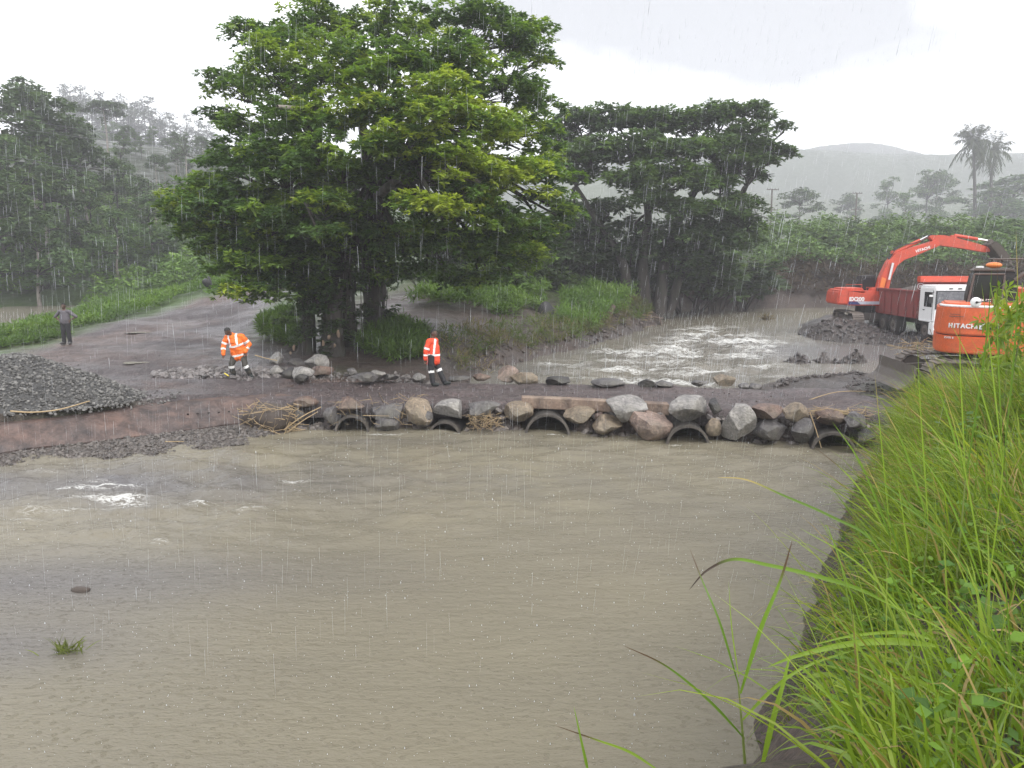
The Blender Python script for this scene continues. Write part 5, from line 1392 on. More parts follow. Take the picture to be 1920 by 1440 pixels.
# boom, stick and cylinders
boom = prism('boom', poly([(1633, 578), (1636, 545), (1641, 520), (1652, 492), (1664, 477), (1680, 470), (1700, 464), (1722, 457), (1734, 452), (1742, 455), (1742, 462), (1734, 466), (1722, 471), (1700, 481), (1680, 489), (1669, 499), (1662, 516), (1654, 545), (1645, 580)]), -.27, .27, M['red'], ex, .02)
prism('boom_foot_plate', poly([(1638, 553), (1643, 520), (1651, 523), (1647, 548), (1640, 568)]), -.292, -.275, M['amber'], boom, .003)
text_obj('lettering', 'HITACHI', .20, M['white'], boom, Matrix.Translation((L_(1700, 0)[0], -.275, L_(0, 475.2)[1])) @ Matrix.Rotation(R(-17.5), 4, 'Y') @ FACE_Y, .004, .006)
stick = prism('stick', poly([(1721, 446), (1727, 444), (1748, 444), (1762, 447), (1800, 457), (1828, 466), (1830, 474), (1820, 475), (1780, 468), (1744, 463), (1733, 459)]), -.2, .2, M['red'], ex, .02)
def ram(p, q, frac, rb, rr, y, par):
    a, b = Vector((L_(*p)[0], y, L_(*p)[1])), Vector((L_(*q)[0], y, L_(*q)[1])); m = a + (b - a) * frac
    o = cyl('ram_barrel', a, m, rb, M['red'], par, 12); cyl('ram_rod', m, b, rr, M['chrome'], o, 10)
ram((1660, 478), (1722, 446), .78, .1, .062, 0, ex)
ram((1768, 444), (1828, 454), .68, .085, .055, 0, ex)
for s in (-1, 1): ram((1649, 562), (1660, 494), .55, .1, .065, s * .36, ex)
box('ram_lug', (L_(1664, 0)[0], 0, L_(0, 475)[1]), (.3, .24, .2), M['red'], ex, .02)
box('ram_lug', (L_(1766, 0)[0], 0, L_(0, 447)[1]), (.3, .22, .2), M['red'], ex, .02)
prism('boom_bracket', poly([(1647, 580), (1650, 545), (1657, 541), (1660, 548), (1657, 582)]), -.5, -.3, M['red'], ex, .03)
# hydraulic hoses and grab rails
for dy in (-.12, -.04, .05, .13):
    P = curve_pts([(L_(1650, 0)[0], dy, L_(0, 505)[1] + .1), (L_(1668, 0)[0], dy, L_(0, 468)[1] + .05), (L_(1700, 0)[0], dy, L_(0, 458)[1] + .03), (L_(1728, 0)[0], dy, L_(0, 442)[1])], 6)
    tube('hose', [(P, np.full(len(P), .022))], M['black'], ex, 6)
for u0, u1, v0 in ((1572, 1600, 533), (1608, 1636, 538)):
    P = np.array([(L_(u0, 0)[0], -1.1, L_(0, v0 + 8)[1]), (L_(u0, 0)[0], -1.1, L_(0, v0)[1]), (L_(u1, 0)[0], -1.1, L_(0, v0)[1]), (L_(u1, 0)[0], -1.1, L_(0, v0 + 8)[1])])
    tube('grab_rail', [(P, np.full(4, .02))], M['red'], ex, 6)
# bucket tipped over the load
bk = prism('bucket', poly([(1822, 462), (1832, 455), (1842, 461), (1856, 478), (1862, 492), (1848, 493), (1838, 480)]), -.55, .55, M['mud'], ex, .04)
for k in range(4): prism('bucket_tooth', poly([(1858, 488), (1863, 490), (1866, 500), (1859, 494)]), -.5 + k * .28, -.38 + k * .28, M['steel'], bk)
prism('bucket_link', poly([(1826, 452), (1833, 451), (1838, 462), (1830, 464)]), -.12, .12, M['steel'], ex, .01)

# ---------------------------------------------------------------- white and red dump truck
TKY = 38.6
c0 = ony(1746, 640, TKY)            # foot of the corner nearest the camera
tk = empty('dump_truck', (c0.x, c0.y, hz(c0.x + .5, c0.y + 1) + .02), R(-2), 'white-cab dump truck with red bed facing the camera behind the orange machine', 'truck')
# local: x along the front (0 at the near corner), y back along the truck, z up
W_, zt = 2.35, 2.72
cabb = prism('cab_shell', [(0.0, .95), (0.0, 2.62), (.07, 2.72), (W_ - .07, 2.72), (W_, 2.62), (W_, .95)], .02, 1.55, M['white'], tk, .05)
bm = bmesh.new(); bm_prism(bm, [(.12, 1.62), (.10, 2.42), (W_ - .10, 2.42), (W_ - .12, 1.62)], -.012, .012, .004)
ws = bm_obj('windscreen', bm, M['shield'], tk); 
bm = bmesh.new()
for (x0, x1, z0, z1) in ((.08, W_ - .08, 2.42, 2.46), (.08, W_ - .08, 1.57, 1.62), (.06, .115, 1.57, 2.46), (W_ - .115, W_ - .06, 1.57, 2.46)): bm_box(bm, ((x0 + x1) / 2, 0, (z0 + z1) / 2), (x1 - x0, .04, z1 - z0))
bm_obj('windscreen_seal', bm, M['black'], ws)
for k in range(3): box('roof_marker', (.75 + k * .42, .012, 2.56), (.17, .05, .05), M['black'], tk, .008)
box('side_window', (-.004, .62, 2.02), (.02, .78, .72), M['glass'], tk, .006)
box('door_seam', (-.004, .16, 1.75), (.012, .02, 1.45), M['black'], tk)
box('door_handle', (-.012, 1.0, 1.5), (.03, .16, .05), M['black'], tk, .008)
box('front_panel', (W_ / 2, -.012, 1.27), (W_ - .3, .03, .10), M['black'], tk, .008)
box('badge', (W_ / 2 - .2, -.03, 1.27), (.34, .012, .045), M['white'], tk, .004)
g_ = box('grille', (W_ / 2, -.012, 1.02), (W_ - .25, .03, .20), M['black'], tk, .01)
for k in range(3): box('grille_bar', (W_ / 2, -.034, .96 + k * .06), (W_ - 1.2, .014, .018), M['white'], g_)
for s in (.36, W_ - .36): box('headlight', (s, -.03, 1.02), (.38, .04, .14), M['lamp'], tk, .01)
bp = prism('bumper', [(-.04, .42), (-.04, .86), (W_ + .04, .86), (W_ + .04, .42)], -.12, .3, M['black'], tk, .04)
box('bumper_strip', (W_ / 2, -.135, .66), (W_ - .5, .02, .07), M['white'], bp, .006)
box('bumper_strip', (W_ / 2, -.135, .50), (W_ - .3, .02, .05), M['white'], bp, .006)
prism('bumper_corner', [(-.06, .34), (-.06, .94), (.16, .94), (.30, .34)], -.14, .32, M['white'], tk, .04)
# mirrors and wipers
for s, x in ((-1, -.18), (1, W_ + .18)):
    mr = box('mirror', (x, .02, 2.06), (.2, .07, .42), M['black'], tk, .03); cyl('mirror_arm', (x, .03, 2.3), (x - s * .2, .1, 2.42), .015, M['black'], mr, 6)
box('mirror_glass_cover', (-.18, -.02, 2.22), (.19, .02, .1), M['white'], tk, .01)
for x in (.55, 1.4): cyl('wiper', (x, -.03, 1.6), (x + .6, -.035, 1.68), .012, M['black'], tk, 6)
# chassis, wheels
for x in (.7, W_ - .7): box('chassis_rail', (x, 3.4, .78), (.12, 6.2, .22), M['steel'], tk, .01)
box('wheel_arch', (.12, .82, .98), (.34, 1.25, .10), M['white'], tk, .04)
box('step', (.1, .1, .6), (.3, .35, .08), M['black'], tk, .01)
def wheel(x, y, par, w=.3, r=.5):
    t = bmesh.new(); bm_cyl(t, (x - w / 2, y, r), (x + w / 2, y, r), r, n=28); bmesh.ops.bevel(t, geom=[e for e in t.edges if len(e.link_faces) == 2 and e.calc_face_angle(0) > 1], offset=.05, segments=2, affect='EDGES')
    o = bm_obj('wheel', t, M['tyre'], par)
    cyl('rim', (x - w / 2 - .012, y, r), (x + w / 2 + .012, y, r), .27, M['steel'], o, 20); cyl('hub', (x - w / 2 - .05, y, r), (x + w / 2 + .05, y, r), .11, M['mud'], o, 12)
for y in (.85, 4.2, 5.5):
    for x in (.2, W_ - .2): wheel(x, y, tk, .3 if y < 1 else .5)
# bed
bed = prism('dump_bed', [(-.02, 1.0), (-.08, 2.35), (0, 2.35), (.06, 1.12), (W_ - .06, 1.12), (W_, 2.35), (W_ + .08, 2.35), (W_ + .02, 1.0)], 1.75, 6.6, M['red2'], tk, .015)
box('headboard', (W_ / 2, 1.72, 1.98), (W_ + .12, .09, 1.86), M['red2'], tk, .01)
box('top_rail', (W_ / 2, 1.62, 2.98), (W_ + .16, .36, .30), M['red'], tk, .03)
for k in range(6): box('bed_rib', (-.085, 2.0 + k * .86, 1.7), (.08, .1, 1.25), M['red2'], bed, .01)
box('bed_rail', (-.09, 4.2, 2.36), (.14, 4.9, .1), M['red2'], bed, .02)
box('tailgate', (W_ / 2, 6.62, 1.7), (W_ + .1, .08, 1.3), M['red2'], tk, .01)
V, F = rock_mesh(881, .3, 3); V = V * np.array([1.05, 2.2, .55]); V[:, 2] += .12 * (fbm(V[:, 0] * 3, V[:, 1] * 3, 88, 3) - .5) * 2
o = np_mesh('load_of_mud', V, F, M['mud'], None, True); o.parent = tk; o.location = (W_ / 2, 4.2, 1.98)
ring = np.array([(-.06 + .0 * math.cos(a), 1.66, 2.6) for a in (0, 1)])
ep = [(np.array([(.06 + .15 * math.cos(a), 1.668, 2.62 + .15 * math.sin(a)) for a in np.linspace(0, 2 * math.pi, 25)]), np.full(25, .014))]
er = tube('emblem', ep, M['white'], tk, 6)
text_obj('lettering', 'IP', .19, M['white'], er, Matrix.Translation((-.02, 1.668, 2.555)) @ FACE_Y, .003, .004)

# ---------------------------------------------------------------- orange short-tail machine by the reeds
HY = 20.0
h0 = ony(1849, 664, HY)
hx = empty('excavator', (h0.x + .55, h0.y + .9, h0.z - .92), R(-6), 'orange excavator seen from behind among tall grass, blade to its left', 'excavator')
# local: x right, y forward (away), z up; ground at 0, bottom of the counterweight at 0.92
def arc_prism(name, z0, z1, rx, ry, mat, inset=0.0, top_in=0.0, n=28):
    """rounded tail: half ellipse towards -y, straight sides forward"""
    a = np.linspace(math.pi, 2 * math.pi, n)
    sx = np.sign(np.cos(a)) * np.abs(np.cos(a)) ** .62; sy = -np.abs(np.sin(a)) ** .62
    o = [( (rx - inset) * x, (ry - inset) * y) for x, y in zip(sx, sy)] + [(rx - inset, 1.0), (-(rx - inset), 1.0)]
    bm = bmesh.new()
    b = [bm.verts.new((x, y, z0)) for x, y in o]; t = [bm.verts.new((x * (1 - top_in), y * (1 - top_in), z1)) for x, y in o]
    k = len(o)
    for i in range(k):
        j = (i + 1) % k; bm.faces.new((b[i], b[j], t[j], t[i]))
    bm.faces.new(list(reversed(b))); bm.faces.new(t)
    bmesh.ops.recalc_face_normals(bm, faces=bm.faces[:])
    es = [e for e in bm.edges if all(v in t for v in e.verts)] + [e for e in bm.edges if all(v in b for v in e.verts)]
    bmesh.ops.bevel(bm, geom=es, offset=.035, segments=2, affect='EDGES', clamp_overlap=True)
    return bm_obj(name, bm, mat, hx, False)
tail = arc_prism('counterweight_lower', .92, 1.36, 1.23, 1.28, M['orange'])
arc_prism('counterweight_gap', 1.34, 1.42, 1.18, 1.23, M['black'])
upper = arc_prism('counterweight_upper', 1.385, 2.08, 1.235, 1.285, M['orange'], 0, .035)
deckp = arc_prism('engine_cover', 2.06, 2.17, 1.12, 1.10, M['orange'], 0, .05)
prism('house_side', [(.55, .95), (.55, 2.0), (1.28, 1.95), (1.28, .95)], .6, 2.4, M['orange'], hx, .05)
box('house_floor', (0, .9, 1.0), (2.3, 2.6, .14), M['black'], hx, .02)
# lettering round the tail: each letter set tangent to the curve
def tail_xy(t):
    a = math.pi * (1 + t); c, s = math.cos(a), math.sin(a)
    return 1.22 * math.copysign(abs(c) ** .62, c), -1.272 * abs(s) ** .62
def tail_at(x):
    lo, hi = 0.02, .98
    for _ in range(40):
        m = (lo + hi) / 2
        if tail_xy(m)[0] < x: lo = m
        else: hi = m
    a, b = tail_xy(lo - .01), tail_xy(lo + .01)
    return tail_xy(lo), math.atan2(b[1] - a[1], b[0] - a[0])
x = -.93
for ch, adv in zip('HITACHI', (.115, .05, .1, .105, .115, .115, .05)):
    (px, py), an = tail_at(x)
    text_obj('letter', ch, .155, M['white'], upper, Matrix.Translation((px, py - .008, 1.57)) @ Matrix.Rotation(an, 4, 'Z') @ FACE_Y, .006, .006); x += adv
x = -1.0
for ch in 'ZAXIS':
    (px, py), an = tail_at(x)
    text_obj('letter', ch, .06, M['white'], tail, Matrix.Translation((px, py - .02, 1.29)) @ Matrix.Rotation(an, 4, 'Z') @ FACE_Y, .004, .003); x += .043
def plate(name, x0, x1, z0, z1, mat, lift, par):
    (ax, ay), an = tail_at((x0 + x1) / 2)
    o = box(name, (0, 0, 0), (x1 - x0, .006, z1 - z0), mat, par); o.data.transform(Matrix.Translation((ax, ay - lift, (z0 + z1) / 2)) @ Matrix.Rotation(an, 4, 'Z')); return o
plate('decal', -.27, .17, 1.54, 1.72, M['black'], .012, upper)
plate('decal', -.26, -.15, 1.555, 1.705, M['white'], .02, upper); plate('decal', .03, .16, 1.555, 1.705, M['white'], .02, upper)
plate('decal', -.12, -.03, 1.57, 1.69, M['grey_stripe'], .02, upper)
for k in range(3): plate('decal_mark', -.235 + k * .012, -.2 + k * .012, 1.58 + k * .03, 1.60 + k * .03, M['black'], .026, upper)
plate('decal_mark', .07, .12, 1.58, 1.68, M['black'], .026, upper)
plate('warning_text', -.95, -.6, 1.845, 1.86, M['steel'], .012, upper); plate('warning_text', -.93, -.7, 1.90, 1.912, M['steel'], .012, upper)
# white rim on the tail and the round convex mirror
bm = bmesh.new()
a = np.linspace(.06, .94, 26)
for t0, t1 in zip(a[:-1], a[1:]):
    p, q = tail_xy(t0), tail_xy(t1); bm_cyl(bm, (p[0] * .935, p[1] * .935, 2.105), (q[0] * .935, q[1] * .935, 2.105), .035, n=8)
bm_obj('handrail_edge', bm, M['white'], upper)
mp = Vector((-.38, -1.22, 2.22))
bm = bmesh.new(); bmesh.ops.create_uvsphere(bm, u_segments=20, v_segments=10, radius=.125)
mo = bm_obj('round_mirror', bm, M['white'], hx, True, mp); mo.scale = (1, .3, 1)
cyl('mirror_arm', mp + Vector((.03, -.05, 0)), mp + Vector((.34, .1, .05)), .014, M['black'], hx, 8)
cyl('mirror_hub', mp + Vector((.02, -.06, 0)), mp + Vector((.02, -.03, 0)), .03, M['black'], hx, 10)
box('mirror_bracket', mp + Vector((.38, .1, .04)), (.1, .1, .18), M['red2'], hx, .02)
# cab on the left, seen from behind
n_before = set(hx.children)
cb = prism('cab', [(-.98, 2.05), (-1.0, 2.2), (-.90, 2.92), (-.80, 3.0), (-.02, 3.0), (.10, 2.92), (.16, 2.05)], .1, 1.75, M['black'], hx, .05)
prism('rear_window', [(-.90, 2.18), (-.82, 2.86), (-.22, 2.84), (-.26, 2.18)], .082, .095, M['glass'], cb)
bm = bmesh.new()
for p, q in (((-.95, 2.15), (-.86, 2.9)), ((-.20, 2.15), (-.17, 2.88)), ((-.86, 2.9), (-.17, 2.9))): bm_cyl(bm, (p[0], .085, p[1]), (q[0], .085, q[1]), .028, n=8)
bm_obj('window_frame', bm, M['steel'], cb)
prism('side_window', [(-.14, 2.3), (-.12, 2.84), (.0, 2.8), (.05, 2.3)], .08, .094, M['glass'], cb)
prism('cab_roof', [(-.92, 2.97), (-.86, 3.05), (-.02, 3.05), (.08, 2.97)], .05, 1.8, M['steel'], cb, .03)
text_obj('lettering', 'CHOOL LTD', .085, M['white'], cb, Matrix.Translation((-.88, .072, 2.20)) @ Matrix.Rotation(R(2), 4, 'Y') @ FACE_Y, .003, .004)
bm = bmesh.new(); bmesh.ops.create_uvsphere(bm, u_segments=20, v_segments=10, radius=.19); bc = bm_obj('beacon', bm, M['amber'], hx, True, (-.42, .3, 3.13)); bc.scale = (1, .8, .42)
box('roof_lamp', (-.74, .25, 3.08), (.18, .1, .05), M['white'], hx, .01)
# roof rack and guard
for y in (.2, .95, 1.7):
    cyl('rack_bar', (-.45, y, 3.28), (1.05, y, 3.30), .022, M['steel'], hx, 8)
for x in (-.45, .3, 1.05): cyl('rack_bar', (x, .2, 3.29), (x, 1.7, 3.29), .022, M['steel'], hx, 8)
for x, y in ((-.3, .3), (-.3, 1.6), (.1, .3)): cyl('rack_post', (x, y, 3.0), (x, y, 3.29), .02, M['steel'], hx, 8)
bm = bmesh.new(); P = curve_pts([(.05, .1, 2.75), (.35, .1, 2.98), (.8, .15, 3.06), (1.25, .3, 3.02)], 6)
V, F = tube_arrays([(P, np.full(len(P), .05))], 8); bm.free(); np_mesh('boom_guard', V, F, M['steel'], hx, True)
for ch in set(hx.children) - n_before:
    ch.matrix_basis = Matrix.Translation((.46, 0, 0)) @ ch.matrix_basis
# boom going away from the viewer on the right of the cab
prism('boom', [(.66, 1.6), (.66, 2.5), (.98, 2.5), (.98, 1.6)], 1.2, 3.4, M['orange'], hx, .04)
# undercarriage turned sideways with the blade to the left
for s in (-1, 1): track(hx, -.1, .1 + s * .95, 3.5, .5, .72, axis='x', nshoe=30)
box('undercarriage', (-.1, .1, .5), (1.6, 1.5, .34), M['steel'], hx, .04)
cyl('swing_ring', (0, .1, .6), (0, .1, .95), .55, M['black'], hx, 24)
bl = [(-2.62, .02), (-2.56, .0), (-2.30, .12), (-2.20, .35), (-2.22, .62), (-2.28, .64), (-2.28, .36), (-2.38, .17)]
blade = prism('dozer_blade', bl, -1.25, 1.25, M['bladesteel'] if 'bladesteel' in M else M['steel'], hx, .012)
for s in (-.5, .5): prism('blade_arm', [(-2.25, .25), (-2.25, .45), (-.9, .55), (-.9, .35)], s - .07, s + .07, M['steel'], hx, .015)

# the upper structure is slewed to the right of the tracks
slew = Matrix.Translation((0, .1, 0)) @ Matrix.Rotation(R(-21), 4, 'Z') @ Matrix.Translation((0, -.1, 0))
for ch in hx.children:
    if ch.name.split('.')[0] not in ('track', 'track_frame', 'sprocket', 'track_roller', 'undercarriage', 'dozer_blade', 'blade_arm', 'swing_ring'):
        ch.matrix_basis = slew @ ch.matrix_basis

# ================================================================== PEOPLE
def skin_mat(name, c, rough=.5):
    m, nt, b = new_mat(name); f = nz(nt, 12, 4)
    nt.links.new(mixc(nt, 'MULTIPLY', c, ramp(nt, f, [(.3, (.85,) * 3), (.7, (1.15,) * 3)])), b.inputs['Base Color']); b.inputs['Roughness'].default_value = rough
    return m
def cloth(name, c, var=.25):
    m, nt, b = new_mat(name); f = nz(nt, 7, 5, .65); f2 = nz(nt, 60, 3)
    nt.links.new(mixc(nt, 'MULTIPLY', c, ramp(nt, f, [(.3, (1 - var,) * 3), (.7, (1 + var,) * 3)])), b.inputs['Base Color']); b.inputs['Roughness'].default_value = .7
    bump(nt, b, f, .5, .03)
    return m
M['skin'] = skin_mat('dark_skin', (.085, .045, .03)); M['hair'] = cloth('black_hair', (.012, .011, .011))
M['hiviz'] = cloth('orange_rain_jacket', (.85, .17, .02), .18); M['hivizred'] = cloth('red_orange_jacket', (.72, .07, .025), .2)
M['band'] = skin_mat('reflective_tape', (.82, .82, .80), .35); M['trouser'] = cloth('black_trousers', (.014, .014, .017)); M['olive'] = cloth('dark_wet_trousers', (.04, .036, .028))
M['shirt'] = cloth('grey_tshirt', (.10, .092, .105)); M['boot'] = cloth('rubber_boot', (.016, .02, .02)); M['shoe'] = cloth('worn_shoe', (.06, .06, .06)); M['eye'] = skin_mat('eye', (.25, .22, .2), .2)

def capsule(bm, p0, r0, p1, r1):
    p0, p1 = Vector(p0), Vector(p1)
    if (p1 - p0).length > 1e-4: bm_cyl(bm, p0, p1, r0, r1, 16)
    for p, r in ((p0, r0), (p1, r1)): bmesh.ops.create_icosphere(bm, subdivisions=2, radius=r, matrix=Matrix.Translation(p))
def ellip(bm, c, s, rot=None):
    bmesh.ops.create_icosphere(bm, subdivisions=3, radius=1.0, matrix=Matrix.Translation(c) @ (rot.to_4x4() if rot else Matrix.Identity(4)) @ Matrix.Diagonal((s[0], s[1], s[2], 1)))
def fuse(bm, name, mat, parent, vox=.012, smooth=3, crumple=0.0, seed=0):
    me = bpy.data.meshes.new(name); bm.to_mesh(me); bm.free()
    o = bpy.data.objects.new(name, me); col.objects.link(o)
    md = o.modifiers.new('r', 'REMESH'); md.mode = 'VOXEL'; md.voxel_size = vox
    sm = o.modifiers.new('s', 'SMOOTH'); sm.iterations = smooth; sm.factor = .5
    m2 = bpy.data.meshes.new_from_object(o.evaluated_get(bpy.context.evaluated_depsgraph_get()))
    bpy.data.objects.remove(o); bpy.data.meshes.remove(me)
    m2.name = name; m2.materials.clear(); m2.materials.append(mat)
    n = len(m2.vertices); P = np.zeros(n * 3, np.float32); N = np.zeros(n * 3, np.float32)
    m2.vertices.foreach_get('co', P); m2.vertices.foreach_get('normal', N); P = P.reshape(-1, 3); N = N.reshape(-1, 3)
    if crumple:
        k = fbm(P[:, 0] * 9 + P[:, 1] * 7, P[:, 2] * 13 + P[:, 1] * 5, seed, 3) - .5
        P = P + N * (k * crumple)[:, None]; m2.vertices.foreach_set('co', P.astype(np.float32).ravel())
    m2.polygons.foreach_set('use_smooth', np.ones(len(m2.polygons), bool)); m2.update()
    return link(bpy.data.objects.new(name, m2), parent)
def shell(src, name, mat, test, off, parent):
    """a thin piece lying on part of a garment: the faces of src that pass test, pushed out"""
    me = src.data; n = len(me.vertices)
    P = np.zeros(n * 3, np.float32); N = np.zeros(n * 3, np.float32); me.vertices.foreach_get('co', P); me.vertices.foreach_get('normal', N)
    P, N = P.reshape(-1, 3), N.reshape(-1, 3)
    F = np.array([list(p.vertices) for p in me.polygons if len(p.vertices) == 4])
    keep = test(P[F].mean(1)); F = F[keep]
    if len(F) == 0: return None
    u, inv = np.unique(F, return_inverse=True)
    return np_mesh(name, P[u] + N[u] * off, inv.reshape(-1, 4), mat, parent, True)
def seg_t(C, a, b):
    a, b = np.array(a), np.array(b); ab = b - a; t = (C - a) @ ab / (ab @ ab); d = np.linalg.norm(C - a - np.clip(t, 0, 1)[:, None] * ab, axis=1)
    return t, d

def person(label, x, y, z, rz, J, top, topmat, bot, botmat, shoe, k=1.0, hem=None, sleeve=1.0, bulk=1.0, top_cr=.03):
    """J: joint dictionary in local metres (figure faces -y)"""
    root = empty('person', (x, y, z), rz, label, 'person'); root.scale = (k, k, k)
    g = np.random.default_rng(int(abs(x) * 100))
    H, N_, CH, PV = Vector(J['head']), Vector(J['neck']), Vector(J['chest']), Vector(J['pelvis'])
    fw = Vector(J.get('look', (0, -1, 0))).normalized(); sd = fw.cross(Vector((0, 0, 1))).normalized(); upv = sd.cross(fw).normalized()
    rot = Matrix((sd, fw, upv)).transposed()
    loc = lambda a, b, c: H + sd * a + fw * b + upv * c
    bm = bmesh.new()
    ellip(bm, H, (.078, .098, .118), rot); ellip(bm, loc(0, .03, -.055), (.06, .07, .065), rot)           # skull and jaw
    capsule(bm, loc(0, .098, .012), .010, loc(0, .118, -.022), .017)                                       # nose
    ellip(bm, loc(0, .098, -.062), (.028, .012, .009), rot); ellip(bm, loc(0, .09, .028), (.055, .014, .012), rot)   # lips, brow
    for s in (-1, 1): ellip(bm, loc(s * .08, -.005, -.01), (.012, .022, .033), rot)
    capsule(bm, H - upv * .07, .058, N_, .062)
    SL, SR, HL, HR = [Vector(J[q]) for q in ('sl', 'sr', 'hl', 'hr')]
    capsule(bm, SL, .07, SR, .07); capsule(bm, CH, .13, PV, .12); capsule(bm, SL * .5 + SR * .5, .12, CH, .14); capsule(bm, HL, .1, HR, .1)
    for a in 'lr':
        S, E_, W2, K_, A_ = [Vector(J[q + a]) for q in ('s', 'e', 'w', 'k', 'a')]; Hp = Vector(J['h' + a])
        capsule(bm, S, .056, E_, .044); capsule(bm, E_, .043, W2, .030); capsule(bm, Hp, .095, K_, .062); capsule(bm, K_, .06, A_, .042)
        toe = A_ + Vector(J['toe' + a]); capsule(bm, A_ - Vector((0, 0, .03)), .05, toe - Vector((0, 0, .03)), .04)
        # hand: palm and five fingers, slightly curled
        d = (W2 - E_).normalized(); pd = Vector(J.get('palm' + a, (0, 0, -1))).normalized(); d = (d * .6 + pd * .8).normalized()
        q = d.cross(Vector(J.get('side' + a, (0, 1, 0)))).normalized(); nrm = q.cross(d).normalized()
        pc = W2 + d * .05; capsule(bm, W2, .03, pc, .032)
        for f in range(4):
            b0 = pc + q * ((f - 1.5) * .02) + d * .025; l1 = (.040, .046, .043, .034)[f]
            m_ = b0 + d * l1 - nrm * .008; e_ = m_ + (d - nrm * .55).normalized() * l1 * .8
            capsule(bm, b0, .0095, m_, .009); capsule(bm, m_, .009, e_, .0075)
        t0 = W2 + q * .028 + d * .02; t1 = t0 + (q + d).normalized() * .035; capsule(bm, t0, .012, t1, .0105); capsule(bm, t1, .0105, t1 + d * .028 - nrm * .01, .009)
    body = fuse(bm, 'body', M['skin'], root, .010, 2)
    shell(body, 'hair', M['hair'], lambda C: (((C - np.array(H)) @ np.array(upv) > .035 + .55 * np.maximum((C - np.array(H)) @ np.array(fw), -.05)) & (np.linalg.norm(C - np.array(H), axis=1) < .17)), .014, root)
    for s in (-1, 1):
        e = bmesh.new(); bmesh.ops.create_icosphere(e, subdivisions=2, radius=.0115); bm_obj('eye', e, M['eye'], root, True, loc(s * .032, .088, .008))
    # lower garment
    bm = bmesh.new(); capsule(bm, HL + Vector((0, 0, .06)), .125, HR + Vector((0, 0, .06)), .125)
    for a in 'lr':
        Hp, K_, A_ = [Vector(J[q + a]) for q in 'hka']; capsule(bm, Hp, .118, K_, .088); capsule(bm, K_, .086, A_ + (K_ - A_) * bot, .082)
    tr = fuse(bm, 'trousers', botmat, root, .014, 2, .02, 3)
    # upper garment
    bm = bmesh.new(); b = bulk
    capsule(bm, SL, .088 * b, SR, .088 * b); capsule(bm, SL * .5 + SR * .5 - Vector((0, 0, .03)), .135 * b, CH, .165 * b); capsule(bm, CH, .165 * b, PV, .165 * b)
    for off in ((-.07, 0), (.07, 0)): capsule(bm, CH + Vector((off[0], off[1], 0)), .13 * b, PV + Vector((off[0] * 1.25, off[1], -(hem or 0))), .135 * b)
    capsule(bm, N_ + Vector((0, 0, -.01)), .075, N_ + Vector((0, 0, -.07)), .1)
    for a in 'lr':
        S, E_, W2 = [Vector(J[q + a]) for q in 'sew']; capsule(bm, S, .082 * b, E_, .068 * b)
        if sleeve > .55: capsule(bm, E_, .068 * b, E_ + (W2 - E_) * sleeve, .060 * b)
    tp = fuse(bm, top, topmat, root, .014, 2, top_cr, 9)
    for a in 'lr':
        K_, A_ = Vector(J['k' + a]), Vector(J['a' + a]); toe = A_ + Vector(J['toe' + a]); bm = bmesh.new()
        if shoe == 'boot': capsule(bm, A_ + (K_ - A_) * .72, .086, A_, .068)
        capsule(bm, A_ - Vector((0, 0, .025)), .064, toe - Vector((0, 0, .028)), .052)
        fuse(bm, shoe, M['boot'] if shoe == 'boot' else M['shoe'], root, .012, 2)
    return root, tp, tr

# man standing on the track, hands on hips
zg = hz(-18.6, 33.3)
JM = dict(head=(0, -.02, 1.60), neck=(0, 0, 1.44), chest=(0, 0, 1.22), pelvis=(0, 0, .98), look=(.15, -1, -.08), sl=(-.19, 0, 1.37), sr=(.19, 0, 1.37), el=(-.43, .07, 1.16), er=(.43, .07, 1.16), wl=(-.215, -.03, 1.0), wr=(.215, -.03, 1.0),
          palml=(.5, -.3, -.6), palmr=(-.5, -.3, -.6), hl=(-.095, 0, .90), hr=(.095, 0, .90), kl=(-.10, -.02, .49), kr=(.12, -.02, .49), al=(-.10, 0, .09), ar=(.14, 0, .09), toel=(-.05, -.15, 0), toer=(.05, -.15, 0))
rm, tp, tr = person('man in grey shirt and black striped track trousers, hands on hips', -18.6, 33.3, zg, 0, JM, 'tshirt', M['shirt'], .08, M['trouser'], 'shoe', 1.0, hem=.02, sleeve=.0, bulk=1.0)
shell(tr, 'white_stripe', M['band'], lambda C: (C[:, 0] < -.165 + (.55 - C[:, 2]) * .02) & (np.abs(C[:, 1]) < .035) & (C[:, 2] < .62), .006, rm)

# stooping worker in the orange rain jacket, standing on the rubble
wx, wy = -8.6, 24.95
zg = hz(wx, wy) - .02
JW = dict(head=(-.20, -.24, 1.50), neck=(-.10, -.14, 1.38), chest=(-.02, -.07, 1.16), pelvis=(.02, .03, .86), look=(-.45, -.75, -.6), sl=(-.29, -.08, 1.28), sr=(.18, -.06, 1.31), el=(-.40, -.10, 1.02), er=(.36, .02, 1.05), wl=(-.36, -.26, .80), wr=(.27, -.10, .84),
          hl=(-.09, .04, .80), hr=(.13, .04, .80), kl=(-.19, -.10, .42), kr=(.24, -.1, .42), al=(-.17, 0, .09), ar=(.36, .02, .09), toel=(-.06, -.16, 0), toer=(.10, -.14, 0))
rw, tp, tr = person('stooping worker in bright orange rain jacket with white bands and black boots', wx, wy, zg, 0, JW, 'rain_jacket', M['hiviz'], .3, M['olive'], 'boot', 1.0, hem=.16, sleeve=.95, bulk=1.2, top_cr=.05)
A_c, A_p = np.array(JW['neck']), np.array(JW['pelvis'])
